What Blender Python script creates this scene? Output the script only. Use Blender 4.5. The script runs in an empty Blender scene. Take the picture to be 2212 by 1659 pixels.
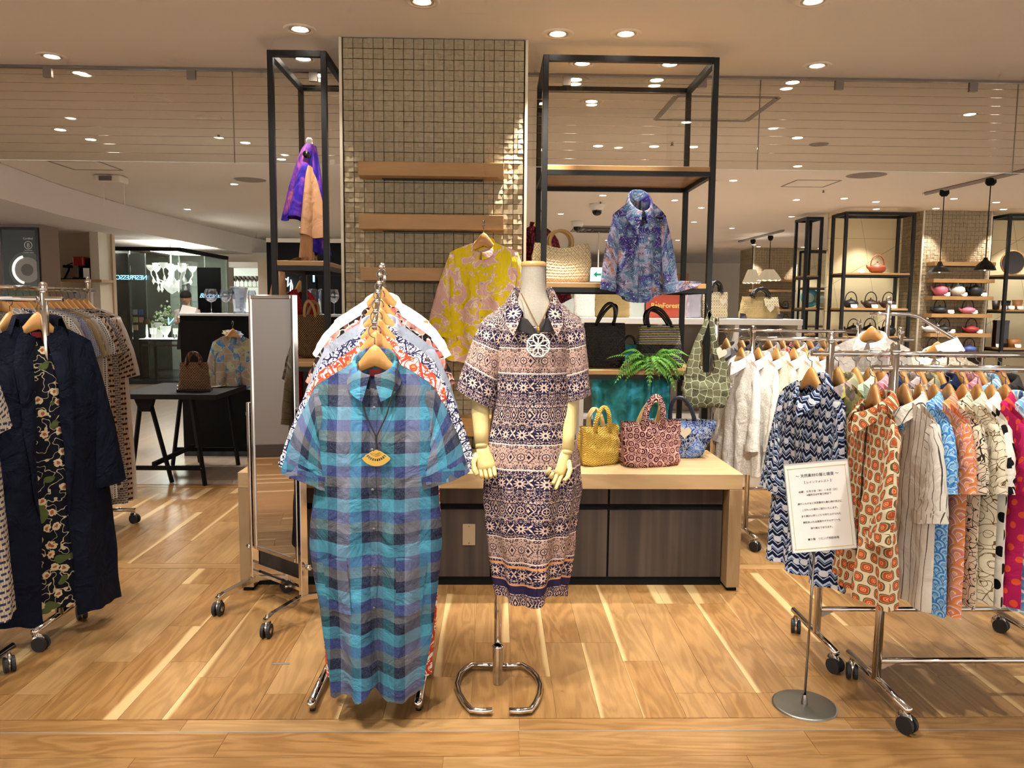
import bpy, math, random
import numpy as np
from mathutils import Matrix, Vector
random.seed(7)
rng = np.random.default_rng(5)
scene = bpy.context.scene
COL = scene.collection
PI = math.pi
R_ = math.radians

# ---------------------------------------------------------------- camera
H = 1.5
FPX, CX, CY = 1677.0, 1106.0, 829.5
_psi, _th, _ro = R_(1.34), R_(5.69), R_(0.52)
_f = np.array([math.sin(_psi)*math.cos(_th), math.cos(_psi)*math.cos(_th), -math.sin(_th)])
_r0 = np.array([math.cos(_psi), -math.sin(_psi), 0.0]); _u0 = np.cross(_r0, _f)
_r = math.cos(_ro)*_r0 + math.sin(_ro)*_u0
_u = -math.sin(_ro)*_r0 + math.cos(_ro)*_u0
cam_d = bpy.data.cameras.new('camera'); cam = bpy.data.objects.new('camera', cam_d); COL.objects.link(cam)
cam_d.sensor_fit = 'HORIZONTAL'; cam_d.sensor_width = 36.0; cam_d.lens = 36.0*FPX/2212.0
cam_d.clip_start = 0.05; cam_d.clip_end = 200
cam.matrix_world = Matrix(((_r[0], _u[0], -_f[0], 0), (_r[1], _u[1], -_f[1], 0), (_r[2], _u[2], -_f[2], H), (0, 0, 0, 1)))
scene.camera = cam

# ---------------------------------------------------------------- world, exposure
w = bpy.data.worlds.new('world'); scene.world = w; w.use_nodes = True
w.node_tree.nodes['Background'].inputs[0].default_value = (1.0, 0.95, 0.89, 1)
w.node_tree.nodes['Background'].inputs[1].default_value = 1.65
scene.view_settings.view_transform = 'Standard'; scene.view_settings.look = 'None'
scene.view_settings.exposure = 0.28; scene.view_settings.gamma = 1.0
scene.view_settings.use_curve_mapping = False
cy = scene.cycles
cy.use_denoising = True; cy.denoiser = 'OPENIMAGEDENOISE'
cy.max_bounces = 5; cy.diffuse_bounces = 3; cy.glossy_bounces = 3; cy.transmission_bounces = 3; cy.transparent_max_bounces = 12
cy.use_adaptive_sampling = True; cy.adaptive_threshold = 0.10; cy.adaptive_min_samples = 8
cy.sample_clamp_indirect = 4.0; cy.caustics_reflective = False; cy.caustics_refractive = False
LIGHT_COL = (1.0, 0.93, 0.84)
WK = 1.7   # watts factor of all ceiling lamps
CEIL = 3.055

def lin(h):
    h = h.lstrip('#'); o = []
    for i in (0, 2, 4):
        c = int(h[i:i+2], 16)/255
        o.append(c/12.92 if c <= 0.04045 else ((c+0.055)/1.055)**2.4)
    return (o[0], o[1], o[2], 1.0)

def spot(loc, aim, watts, angle=60, blend=0.5, size=0.05, col=LIGHT_COL, parent=None):
    d = bpy.data.lights.new('spot_lamp', 'SPOT'); d.energy = watts*WK; d.spot_size = R_(angle); d.spot_blend = blend
    d.shadow_soft_size = size; d.color = col
    o = bpy.data.objects.new('spot_lamp', d); COL.objects.link(o)
    v = Vector(aim)-Vector(loc)
    o.rotation_euler = v.to_track_quat('-Z', 'Y').to_euler()
    o.location = loc
    if parent is not None:
        o.parent = parent; o.location = Vector(loc)-parent.location
    return o

# ---------------------------------------------------------------- pixel helper: photo pixel at a given distance -> point in the place
def at(px, py, Y):
    d = (px-CX)/FPX*_r-(py-CY)/FPX*_u+_f
    t = Y/d[1]
    return Vector((t*d[0], Y, H+t*d[2]))

# ---------------------------------------------------------------- mesh helpers
class MB:
    def __init__(s):
        s.V = []; s.F = []; s.U = []
    def add(s, V, F, U=None):
        b = len(s.V)
        s.V.extend(tuple(map(float, v)) for v in V)
        s.F.extend(tuple(int(i)+b for i in f) for f in F)
        s.U.extend((tuple(map(float, u)) for u in U) if U is not None else [(0.0, 0.0)]*len(V))
        return s
    def box(s, x0, x1, y0, y1, z0, z1):
        V = [(x, y, z) for z in (z0, z1) for y in (y0, y1) for x in (x0, x1)]
        return s.add(V, [(0, 2, 3, 1), (4, 5, 7, 6), (0, 1, 5, 4), (2, 6, 7, 3), (0, 4, 6, 2), (1, 3, 7, 5)])
    def cbox(s, cx, cy_, cz, dx, dy, dz):
        return s.box(cx-dx/2, cx+dx/2, cy_-dy/2, cy_+dy/2, cz-dz/2, cz+dz/2)
    def tube(s, pts, r, n=8, closed=False, caps=True, flat=1.0):
        P = [Vector(p) for p in pts]; m = len(P)
        rr = r if hasattr(r, '__len__') else [r]*m
        V = []; F = []
        t0 = (P[1]-P[0]).normalized()
        up = Vector((0, 0, 1)) if abs(t0.z) < 0.9 else Vector((0, 1, 0))
        a = t0.cross(up).normalized()
        for i in range(m):
            if closed: t = (P[(i+1) % m]-P[i-1]).normalized()
            else: t = (P[min(i+1, m-1)]-P[max(i-1, 0)]).normalized()
            a = (a-t*a.dot(t)).normalized(); b = t.cross(a)
            for k in range(n):
                th = 2*PI*k/n
                V.append(P[i]+a*math.cos(th)*rr[i]+b*math.sin(th)*rr[i]*flat)
        for i in range(m if closed else m-1):
            j = (i+1) % m
            for k in range(n):
                l = (k+1) % n
                F.append((i*n+k, i*n+l, j*n+l, j*n+k))
        if caps and not closed:
            F.append(tuple(range(n))[::-1]); F.append(tuple((m-1)*n+k for k in range(n)))
        return s.add(V, F)
    def lathe(s, prof, n=24, c=(0, 0, 0), sx=1.0, sy=1.0, caps=False):
        V = []; F = []
        for r, z in prof:
            for k in range(n):
                th = 2*PI*k/n
                V.append((c[0]+r*sx*math.cos(th), c[1]+r*sy*math.sin(th), c[2]+z))
        m = len(prof)
        for i in range(m-1):
            for k in range(n):
                l = (k+1) % n
                F.append((i*n+k, i*n+l, (i+1)*n+l, (i+1)*n+k))
        if caps:
            F.append(tuple(range(n))[::-1]); F.append(tuple((m-1)*n+k for k in range(n)))
        return s.add(V, F)
    def prism(s, poly, a0, a1, axis='y'):
        n = len(poly); V = []
        for a in (a0, a1):
            for p, q in poly:
                V.append((p, a, q) if axis == 'y' else ((p, q, a) if axis == 'z' else (a, p, q)))
        F = [tuple(range(n)), tuple(range(2*n-1, n-1, -1))]
        F += [(k, n+k, n+(k+1) % n, (k+1) % n) for k in range(n)]
        return s.add(V, F, list(poly)+list(poly))
    def grid(s, X, Y, Z, UU=None, VV=None, closed=False):
        nv, nu = X.shape
        V = np.stack([X, Y, Z], -1).reshape(-1, 3)
        F = []
        for j in range(nv-1):
            for i in range(nu if closed else nu-1):
                k = (i+1) % nu
                F.append((j*nu+i, j*nu+k, (j+1)*nu+k, (j+1)*nu+i))
        U = None if UU is None else np.stack([UU, VV], -1).reshape(-1, 2)
        return s.add(V, F, U)
    def mesh(s, name, mat=None, smooth=False):
        me = bpy.data.meshes.new(name)
        me.from_pydata(s.V, [], s.F)
        ul = me.uv_layers.new(name='UVMap')
        li = np.empty(len(me.loops), dtype=np.int32); me.loops.foreach_get('vertex_index', li)
        ul.data.foreach_set('uv', np.array(s.U, dtype=np.float32)[li].ravel())
        if smooth: me.polygons.foreach_set('use_smooth', [True]*len(me.polygons))
        if mat is not None: me.materials.append(mat)
        me.update()
        return me
    def xf(s, M):
        s.V = [tuple(M @ Vector(v)) for v in s.V]; return s

def link(name, me, parent=None, loc=(0, 0, 0), rot=(0, 0, 0), sc=None):
    o = bpy.data.objects.new(name, me); COL.objects.link(o)
    o.location = loc; o.rotation_euler = rot
    if sc is not None: o.scale = sc
    if parent is not None: o.parent = parent
    return o
def obj(name, mb, mat, parent=None, smooth=False, bevel=0, loc=(0, 0, 0), rot=(0, 0, 0), seg=2, subd=0):
    o = link(name, mb.mesh(name, mat, smooth), parent, loc, rot)
    if bevel:
        m = o.modifiers.new('Bevel', 'BEVEL'); m.width = bevel; m.segments = seg; m.limit_method = 'ANGLE'
    if subd:
        m = o.modifiers.new('Subdivision', 'SUBSURF'); m.levels = subd; m.render_levels = subd
    return o
def tag(o, label, cat, group=None):
    o['label'] = label; o['category'] = cat
    if group: o['group'] = group
    return o
def thing(name, label, cat, loc=(0, 0, 0), rz=0.0, group=None):
    o = bpy.data.objects.new(name, None); COL.objects.link(o); o.empty_display_size = 0.05
    o.location = loc; o.rotation_euler = (0, 0, rz)
    return tag(o, label, cat, group)
def struct(o):
    o['kind'] = 'structure'; return o
def dup(o, parent=None):
    c = o.copy(); COL.objects.link(c); c.parent = parent
    for ch in list(o.children): dup(ch, c)
    return c
def text(name, body, size, mat, parent=None, loc=(0, 0, 0), rot=(PI/2, 0, 0), mirror=False, align='CENTER', ext=0.0008, shear=0.0, cw=1.0, bold=0.0):
    cu = bpy.data.curves.new(name, 'FONT'); cu.body = body; cu.size = size; cu.align_x = align; cu.extrude = ext
    cu.shear = shear; cu.space_character = cw; cu.offset = bold
    o = bpy.data.objects.new(name, cu); COL.objects.link(o)
    dg = bpy.context.evaluated_depsgraph_get(); me = bpy.data.meshes.new_from_object(o.evaluated_get(dg)); bpy.data.objects.remove(o)
    me.name = name
    if mirror:
        co = np.empty(len(me.vertices)*3, dtype=np.float32); me.vertices.foreach_get('co', co); co[0::3] *= -1; me.vertices.foreach_set('co', co)
        me.flip_normals()
    me.materials.clear(); me.materials.append(mat)
    return link(name, me, parent, loc, rot)

# ---------------------------------------------------------------- node expressions
T = None
class X:
    def __init__(s, k): s.s = k
    def __add__(a, b): return mth('ADD', a, b)
    __radd__ = __add__
    def __sub__(a, b): return mth('SUBTRACT', a, b)
    def __rsub__(a, b): return mth('SUBTRACT', b, a)
    def __mul__(a, b): return mth('MULTIPLY', a, b)
    __rmul__ = __mul__
    def __truediv__(a, b): return mth('DIVIDE', a, b)
    def __neg__(a): return mth('MULTIPLY', a, -1.0)
def put(i, v):
    if isinstance(v, X): T.links.new(v.s, i)
    elif isinstance(v, str): i.default_value = lin(v)
    else: i.default_value = v
def mth(op, *a):
    n = T.nodes.new('ShaderNodeMath'); n.operation = op
    for i, v in enumerate(a): put(n.inputs[i], v)
    return X(n.outputs[0])
def sin(a): return mth('SINE', a)
def cos(a): return mth('COSINE', a)
def frac(a): return mth('FRACT', a)
def floor(a): return mth('FLOOR', a)
def ab(a): return mth('ABSOLUTE', a)
def sq(a): return mth('SQRT', a)
def mn(a, b): return mth('MINIMUM', a, b)
def mx(a, b): return mth('MAXIMUM', a, b)
def gt(a, b): return mth('GREATER_THAN', a, b)
def lt(a, b): return mth('LESS_THAN', a, b)
def atan2(a, b): return mth('ARCTAN2', a, b)
def inv(a): return mth('SUBTRACT', 1.0, a)
def hyp(a, b): return sq(a*a+b*b)
def sstep(e0, e1, x):
    n = T.nodes.new('ShaderNodeMapRange'); n.interpolation_type = 'SMOOTHSTEP'
    put(n.inputs[0], x); n.inputs[1].default_value = e0; n.inputs[2].default_value = e1
    return X(n.outputs[0])
def mix(f, a, b):
    n = T.nodes.new('ShaderNodeMix'); n.data_type = 'RGBA'
    put(n.inputs[0], f); put(n.inputs[6], a); put(n.inputs[7], b)
    return X(n.outputs[2])
def vec(x, y, z=0.0):
    n = T.nodes.new('ShaderNodeCombineXYZ')
    for i, v in enumerate((x, y, z)): put(n.inputs[i], v)
    return X(n.outputs[0])
def noise(x, y, sc=1.0, det=2.0, z=0.0, dist=0.0):
    n = T.nodes.new('ShaderNodeTexNoise'); n.inputs['Scale'].default_value = sc; n.inputs['Detail'].default_value = det
    n.inputs['Distortion'].default_value = dist
    T.links.new(vec(x, y, z).s, n.inputs['Vector'])
    return X(n.outputs[0])
def voro(x, y, sc=1.0, feat='F1', out=0, rnd=1.0, z=None):
    n = T.nodes.new('ShaderNodeTexVoronoi'); n.voronoi_dimensions = '2D'; n.feature = feat
    n.inputs['Scale'].default_value = sc; n.inputs['Randomness'].default_value = rnd
    T.links.new(vec(x, y).s, n.inputs['Vector'])
    return X(n.outputs[out])
def sep(c):
    n = T.nodes.new('ShaderNodeSeparateXYZ'); T.links.new(c.s, n.inputs[0])
    return X(n.outputs[0]), X(n.outputs[1]), X(n.outputs[2])
def ramp(f, stops, const=False):
    n = T.nodes.new('ShaderNodeValToRGB'); put(n.inputs[0], f); cr = n.color_ramp
    if const: cr.interpolation = 'CONSTANT'
    while len(cr.elements) < len(stops): cr.elements.new(0.5)
    for e, (p, c) in zip(cr.elements, stops): e.position = p; e.color = lin(c)
    return X(n.outputs[0])
def coord(kind='UV'):
    n = T.nodes.new('ShaderNodeTexCoord'); return sep(X(n.outputs[kind]))
def rand():
    return X(T.nodes.new('ShaderNodeObjectInfo').outputs['Random'])

MATS = {}
def mat(name, col='#808080', rough=0.5, metal=0.0, fn=None, bump=None, spec=None, emit=0.0, emitcol=None, trans=0.0, coat=0.0, sheen=0.0, sss=0.0, alpha=None):
    """fn() -> colour expression, bump() -> (height expression, strength, distance)"""
    global T
    if name in MATS: return MATS[name]
    m = bpy.data.materials.new(name); m.use_nodes = True; T = m.node_tree
    b = T.nodes['Principled BSDF']
    b.inputs['Base Color'].default_value = lin(col)
    b.inputs['Roughness'].default_value = rough; b.inputs['Metallic'].default_value = metal
    if spec is not None: b.inputs['Specular IOR Level'].default_value = spec
    if coat: b.inputs['Coat Weight'].default_value = coat; b.inputs['Coat Roughness'].default_value = 0.15
    if trans: b.inputs['Transmission Weight'].default_value = trans
    if sheen: b.inputs['Sheen Weight'].default_value = sheen
    if emit:
        b.inputs['Emission Color'].default_value = lin(emitcol or col); b.inputs['Emission Strength'].default_value = emit
    if fn is not None: put(b.inputs['Base Color'], fn())
    if bump is not None:
        h, st, ds = bump(); n = T.nodes.new('ShaderNodeBump'); n.inputs['Strength'].default_value = st; n.inputs['Distance'].default_value = ds
        put(n.inputs['Height'], h); T.links.new(n.outputs[0], b.inputs['Normal'])
    if alpha is not None: put(b.inputs['Alpha'], alpha())
    MATS[name] = m
    return m
def glassmat(name, tint='#ffffff', refl=0.08, rough=0.02):
    """thin clear pane: mostly see-through with a Fresnel reflection"""
    m = bpy.data.materials.new(name); m.use_nodes = True; t = m.node_tree
    for n in list(t.nodes): t.nodes.remove(n)
    o = t.nodes.new('ShaderNodeOutputMaterial'); mx_ = t.nodes.new('ShaderNodeMixShader'); tr = t.nodes.new('ShaderNodeBsdfTransparent')
    g = t.nodes.new('ShaderNodeBsdfGlossy'); fr = t.nodes.new('ShaderNodeLayerWeight'); mu = t.nodes.new('ShaderNodeMath')
    tr.inputs[0].default_value = lin(tint); g.inputs['Roughness'].default_value = rough
    fr.inputs[0].default_value = 0.25; mu.operation = 'MULTIPLY_ADD'; mu.inputs[1].default_value = 0.6; mu.inputs[2].default_value = refl; mu.use_clamp = True
    t.links.new(fr.outputs['Fresnel'], mu.inputs[0]); t.links.new(mu.outputs[0], mx_.inputs[0])
    t.links.new(tr.outputs[0], mx_.inputs[1]); t.links.new(g.outputs[0], mx_.inputs[2]); t.links.new(mx_.outputs[0], o.inputs[0])
    MATS[name] = m
    return m
# ================================================================ materials
def floor_far():
    x, y, z = coord('Object')
    i = floor(x/0.155); j = floor(y/0.95+frac(i*0.37)*3.0)
    r = frac(sin(i*12.9898+j*78.233)*43758.5)
    n1 = noise(x*1.0+r*9.0, y*0.15, 12.0, 3.0); c = mix(n1, '#8f7d6c', '#a89684'); c = mix(gt(r, 0.7)*0.5*sstep(0.6, 0.9, frac(x/0.155)), c, '#b9a68f')
    c = mix(r*0.25, c, '#857060')
    return mix(lt(frac(x/0.155), 0.02)*0.4, c, '#66584c')
def cabfn():
    x, y, z = coord('Object')
    return mix(sstep(0.35, 0.7, noise(x, z*0.03, 14.0, 2.0)), '#2c241f', '#463b33')
def linenfn(a, b):
    x, y, z = coord('Object'); return mix(noise(x*1.0, z*3.0, 90.0, 3.0)*0.6+noise(x*4, z*0.4, 60.0, 2.0)*0.4, a, b)
def creamfn():
    x, y, z = coord('Object')
    l1 = lt(ab(frac(x*1.6+z*0.35)-0.5), 0.006); l2 = lt(ab(frac(x*0.55-z*0.9+0.2)-0.5), 0.005); l3 = lt(ab(frac(z*1.7)-0.5), 0.006)
    return mix(mx(mx(l1, l2), l3)*0.7, '#e0d2a8', '#8f8158')
def tilefn():
    x, y, z = coord('Object'); r = rand()
    c = mix(noise(x+r*13.0, z, 45.0, 4.0), '#87775c', '#b8a98b')
    sp = voro(x+r*5.0, z, 170.0)
    c = mix(lt(sp, 0.16)*gt(noise(x+r*7.0, z, 30.0, 1.0), 0.53), c, '#5d4f3a')
    return mix(r*0.2, c, '#8d7d60')
def fernfn():
    x, y, z = coord('Object'); return mix(noise(x, y, 14.0, 1.0, z=z), '#3a7a22', '#86bd55')
def uv():
    x, y, z = coord('UV'); return x, y
# ---- wood
def wood_fn(c_dark, c_mid, c_light, along='y', streak=0.0, scale=1.0, rnd=True, ring=1.0):
    def fn():
        x, y, z = coord('Object')
        a, b, c = {'y': (x, y, z), 'x': (y, x, z), 'z': (x, z, y)}[along]
        r = rand() if rnd else 0.37
        ox = a+c*0.6+(r*37.0 if rnd else 3.0); oy = b*0.16+(r*11.0 if rnd else 1.0)
        n1 = noise(ox, oy, 9.0*scale, 3.0, dist=0.4)
        rings = sin((n1*46.0+ox*34.0*scale)*ring)*0.5+0.5
        fine = noise(ox*6.0, oy, 60.0*scale, 3.0)
        base = mix(rings*0.42+fine*0.55, c_dark, c_mid)
        tone = noise(ox*0.3, oy*0.3, 4.0, 1.0)
        base = mix(sstep(0.4, 0.8, tone)*0.28, base, c_light)
        if streak:
            e = noise(ox*0.2, oy, 5.0, 2.0)
            s = sstep(0.0, 0.018, a-(streak-e*0.075)+(r-0.5)*0.06)
            base = mix(s*gt(frac(r*3.7), 0.45)*0.8, base, c_light)
        if rnd: base = mix(frac(r*7.31)*0.15, base, c_dark)
        return base
    return fn
def wood_bump():
    x, y, z = coord('Object'); return noise(x*8.0, y*0.8, 40.0, 3.0), 0.06, 0.002
M_plank = mat('oak_plank', rough=0.36, fn=wood_fn('#7a5429', '#ad8350', '#d8b985', 'y', streak=0.085), bump=wood_bump, coat=0.12)
M_floor_far = mat('oak_floor_far', rough=0.30, coat=0.2, fn=lambda: floor_far())
def near_far():
    x, y, z = coord('Object')
    i = floor(x/0.158); j = floor(y/0.92+frac(i*0.37)*3.0); r = frac(sin(i*12.9898+j*78.233)*43758.5)
    c = mix(noise(x+r*9.0, y*0.15, 12.0, 3.0), '#8a6038', '#ad8050'); c = mix(gt(r, 0.6)*0.7*sstep(0.6, 0.9, frac(x/0.158)), c, '#dab98a')
    return mix(lt(frac(x/0.158), 0.02)*0.4, c, '#5d3d20')
M_floor_near = mat('oak_floor_near', rough=0.36, coat=0.12, fn=near_far)
M_oak = mat('pale_oak', rough=0.45, fn=wood_fn('#9c8059', '#b89a72', '#cdb28a', 'x', rnd=False, scale=1.0, ring=0.6), bump=wood_bump)
M_oakz = mat('pale_oak_upright', rough=0.45, fn=wood_fn('#7d6445', '#9a7f5c', '#b39770', 'z', rnd=False, ring=0.6))
M_shelf = mat('oak_shelf', rough=0.42, fn=wood_fn('#97703f', '#b58b56', '#c59e68', 'x', rnd=True, ring=0.5))
M_hang = mat('hanger_wood', rough=0.35, coat=0.25, fn=wood_fn('#b07a3e', '#cf9a58', '#dfb379', 'x', rnd=True, ring=0.4))
M_cap = mat('neck_cap_wood', rough=0.35, col='#cf9d5f', coat=0.2)
M_armwood = mat('pale_mannequin_wood', rough=0.42, fn=wood_fn('#d8bf7c', '#e8d598', '#f0e0a8', 'z', rnd=False, ring=0.3), coat=0.15)
# ---- plain
M_ceil = mat('ceiling_white', '#e9e2d8', 0.85)
M_soffit = mat('soffit_white', '#ded6cf', 0.85)
M_fascia = mat('soffit_fascia', '#b5aba6', 0.85)
M_white = mat('white_paint', '#e8e4dc', 0.5)
M_trim = mat('lamp_trim_white', '#e6ddcf', 0.4)
M_bulb = mat('lamp_bulb', '#ffffff', 0.3, emit=22.0, emitcol='#fff4e2')
M_bulbw = mat('lamp_bulb_far', '#ffffff', 0.3, emit=14.0, emitcol='#fff8ee')
M_dark = mat('shadow_gap', '#1b1714', 0.8)
M_line = mat('hatch_line', '#8d857e', 0.6)
M_blk = mat('black_steel', '#0a0908', 0.45, 0.0, spec=0.35, bump=lambda: (noise(*coord('Object')[:2], 400.0, 1.0), 0.08, 0.001))
M_blackm = mat('black_matte', '#060607', 0.75, spec=0.2)
M_blackg = mat('black_gloss', '#0a0a0b', 0.22)
M_cab = mat('cabinet_brown', '#5b4d44', 0.5, fn=lambda: cabfn())
M_chrome = mat('chrome', '#d7d2cc', 0.09, 1.0)
M_chromed = mat('chrome_dark', '#8e8a86', 0.2, 1.0)
M_steel = mat('brushed_steel', '#8d8a80', 0.38, 0.85)
M_clip = mat('bronze_clip', '#8b8078', 0.35, 0.9)
M_rubber = mat('black_rubber', '#17171a', 0.6)
M_mirror = mat('mirror_glass', '#e8e8e8', 0.01, 1.0)
M_gold = mat('brass', '#b99a4c', 0.3, 0.9)
M_goldw = mat('carved_gold', '#c7a14a', 0.45, 0.35)
M_cord = mat('dark_cord', '#20181a', 0.8)
M_tan = mat('tan_cord', '#7d5a34', 0.8)
M_ivory = mat('ivory_pendant', '#e8f2ea', 0.4)
M_paper = mat('paper_white', '#f2f0ea', 0.6)
M_ink = mat('ink', '#33332f', 0.7)
M_olive = mat('gold_rule', '#c9bb62', 0.6)
M_red = mat('sign_red', '#a8422f', 0.6)
M_signtx = mat('sign_gold', '#eccb6a', 0.6)
M_linenform = mat('grey_linen', rough=0.9, fn=lambda: linenfn('#8f8779', '#bdb6a6'))
M_glass = glassmat('clear_glass', '#f4f7f4', 0.03)
M_glasscurt = glassmat('smoke_curtain_glass', '#f3f1ec', 0.035)
M_glassdark = glassmat('boutique_glass', '#e4ecea', 0.06)
M_crystal = glassmat('crystal', '#dfe6f2', 0.22)
M_crystalb = mat('crystal_white', '#f4f2ee', 0.15, emit=0.9, emitcol='#fff6ea')
M_neon = mat('neon_blue', '#bfe9ff', 0.4, emit=1.3, emitcol='#8fd8ff')
M_neonw = mat('neon_white', '#ffffff', 0.4, emit=7.0, emitcol='#dff4ff')
M_beige = mat('beige_wall', '#d0c1ae', 0.8)
M_wallgrey = mat('grey_wall', '#9a9694', 0.75)
M_base = mat('dark_baseboard', '#4f4641', 0.6)
M_cream = mat('cream_panel', rough=0.6, fn=lambda: creamfn())
M_tile = mat('tumbled_stone_tile', rough=0.85, fn=lambda: tilefn(), bump=lambda: (noise(*coord('Object')[::2], 130.0, 4.0), 0.35, 0.002))
M_joint = mat('tile_joint', '#3d3320', 0.9)
M_colpaint = mat('column_trim', '#cfc4ae', 0.6)
M_green = mat('fern_green', rough=0.55, fn=lambda: mix(rand(), '#4f8f2b', '#8fc455'))
M_fern = mat('fern_leaf', rough=0.5, fn=lambda: fernfn(), spec=0.3)
M_lacquer = mat('dark_lacquer', '#241311', 0.2)
M_iron = mat('cast_iron', '#17181a', 0.55, bump=lambda: (voro(*coord('Object')[::2], 120.0), 0.3, 0.002))
# ---- fabrics
def fab(name, fn, rough=0.85, wr=0.45, alpha=None, sheen=0.0):
    return mat(name, rough=rough, fn=fn, sheen=sheen, spec=0.18, bump=lambda: wrin(wr), alpha=alpha)
def wrin(a):
    x, y = uv()
    return noise(x*1.3, y, 9.0, 5.0, dist=0.9)+noise(x, y, 420.0, 1.0)*0.02, a, 0.035
def plain(c1, c2, sc=300.0):
    def fn():
        x, y = uv(); n = noise(x*3.0, y, sc*0.4, 2.0)*0.5+noise(x, y*3.0, sc*0.4, 2.0)*0.5
        return mix(n, c1, c2)
    return fn
def p_plaid():
    x, y = uv()
    tr = frac(y/0.158); tc = frac(x/0.236+0.53)
    row = ramp(tr, [(0, '#1a1b2c'), (0.25, '#676460'), (0.48, '#3c4680'), (0.72, '#4c93ab')], True)
    # rows from below: dark, taupe, violet, cyan
    col = ramp(tc, [(0, '#6a6d80'), (0.2, '#3a829c'), (0.36, '#16183a'), (0.52, '#3c3b49'), (0.66, '#27666f'), (0.84, '#11142e')], True)
    c = mix(0.52, row, col)
    n = noise(x*4.0, y*0.6, 160.0, 2.0)*0.5+noise(x*0.6, y*4.0, 160.0, 2.0)*0.5
    return mix(sstep(0.4, 0.75, n)*0.25, c, '#7f93ad')
def star(dx, dy, R, k, amp):
    r = hyp(dx, dy); th = atan2(dy, dx)
    return r, r-(cos(th*k)*amp+(1.0-amp))*R
def p_paisley():
    x, y = uv()
    xr = frac(x/0.070)-0.5; xm = ab(xr)*0.070
    t = frac((1.503-y)/0.36)
    yy = t*0.36
    pale = mn(gt(t, 0.43), lt(t, 0.69))
    f = ab(noise(xm, yy, 95.0, 1.5)-0.5)
    vine = lt(f, 0.020)
    dotn = voro(xm, yy, 130.0)
    m = mx(vine, lt(dotn, 0.20))
    def disc(cx, cyy, R): return lt(hyp(xm-cx, yy-cyy), R)
    def ringm(cx, cyy, R, wd): return lt(ab(hyp(xm-cx, yy-cyy)-R), wd)
    hold = 0.0; dark = 0.0
    for c0 in (0.043, 0.20):
        hold = mx(hold, disc(0.0, c0, 0.0145)); dark_r = mx(ringm(0.0, c0, 0.0125, 0.0016), lt(star(xm, yy-c0, 0.0085, 4.0, 0.5)[1], 0.0))
        m = mx(m*inv(disc(0.0, c0, 0.0145)), dark_r)
        dd = ab(xm-0.035)*1.0+ab(yy-c0)*0.62
        m = mx(m*gt(dd, 0.0155), mx(mn(lt(dd, 0.0150), gt(dd, 0.0118)), lt(dd, 0.0055)))
    for c0 in (0.008, 0.078, 0.162, 0.240):
        m = mx(m*gt(hyp(xm-0.017, yy-c0), 0.0066), ringm(0.017, c0, 0.004, 0.0017))
    for c0 in (0.118, 0.300):
        r, s = star(xm, yy-c0, 0.0215, 11.0, 0.28)
        m = mx(m*gt(r, 0.0240), lt(s, 0.0)*gt(r, 0.005))
        r2, s2 = star(xm-0.035, (yy-c0)*0.6+0.004, 0.0135, 5.0, 0.5)
        m = mx(m*gt(r2, 0.0135), lt(s2, 0.0))
    lines = mx(lt(ab(t-0.43), 0.005), lt(ab(t-0.69), 0.005))
    bg = mix(pale, '#1d1836', '#c4a494'); fg = mix(pale, '#d8bcac', '#231530')
    c = mix(m, bg, fg)
    c = mix(lines, c, '#efdccf')
    # hem bands
    c = mix(mn(lt(y, 0.522), gt(y, 0.512)), c, '#d99a6a')
    c = mix(mn(lt(y, 0.452), gt(y, 0.446)), c, '#d99a6a')
    return mix(mn(lt(y, 0.446), gt(y, 0.414)), c, '#2a2145')
def lineart(bg, fg, sc=22.0, wd=0.05, fill=None, fillc=None, v2=60.0, pw=0.09, vw=0.035):
    def fn():
        x, y = uv()
        n = noise(x, y, sc*0.9, 1.0)
        xx = x+n*0.02; yy = y+noise(y, x, sc, 1.0)*0.02
        e = voro(xx, yy, sc, 'DISTANCE_TO_EDGE'); d = voro(xx, yy, sc)
        pet = ab(frac(d*3.2)-0.5)
        m = mx(lt(e, wd), lt(pet, pw)); m = mx(m, lt(ab(noise(x, y, v2, 1.0)-0.5), vw))
        c = mix(m, bg, fg)
        if fill: c = mix(lt(d, fill)*inv(m), c, fillc)
        return c
    return fn
def blobs(stops, sc=14.0, edge='#ffffff', ew=0.045, dist=0.05, det=1.0):
    """patches coloured by cell with pale outlines"""
    def fn():
        x, y = uv(); n = noise(x, y, sc, 2.0)
        xx = x+n*dist; yy = y+noise(y, x, sc*1.1, 2.0)*dist
        cc = voro(xx, yy, sc, 'F1', 1); r, g, b = sep(cc)
        c = ramp(frac(r*1.7+n*det), stops)
        return mix(lt(voro(xx, yy, sc, 'DISTANCE_TO_EDGE'), ew), c, edge)
    return fn
def p_yellow():
    x, y = uv(); n = noise(x, y, 9.0, 3.0, dist=1.2)
    fr = ab(frac((noise(x, y, 7.0, 1.0)*9.0+x*12.0))-0.5)
    m = mx(sstep(0.50, 0.53, n), lt(fr, 0.10)*sstep(0.42, 0.46, n))
    c = mix(m, '#e6cc22', '#e0b4ab')
    return mix(lt(ab(n-0.535), 0.012), c, '#efdccb')
def p_tropic():
    x, y = uv(); n = noise(x, y, 8.0, 3.0, dist=1.0); n2 = noise(y, x, 11.0, 3.0, dist=1.5)
    c = ramp(n, [(0.28, '#150f30'), (0.42, '#352b78'), (0.5, '#4a7088'), (0.58, '#918ba6'), (0.68, '#8f6049')])
    c = mix(sstep(0.52, 0.58, n2)*0.8, c, '#2c3f5f')
    l = lt(ab(frac(noise(x, y, 14.0, 2.0, dist=2.0)*7.0)-0.5), 0.07)
    return mix(l*0.55, c, '#d6d2e2')
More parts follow.
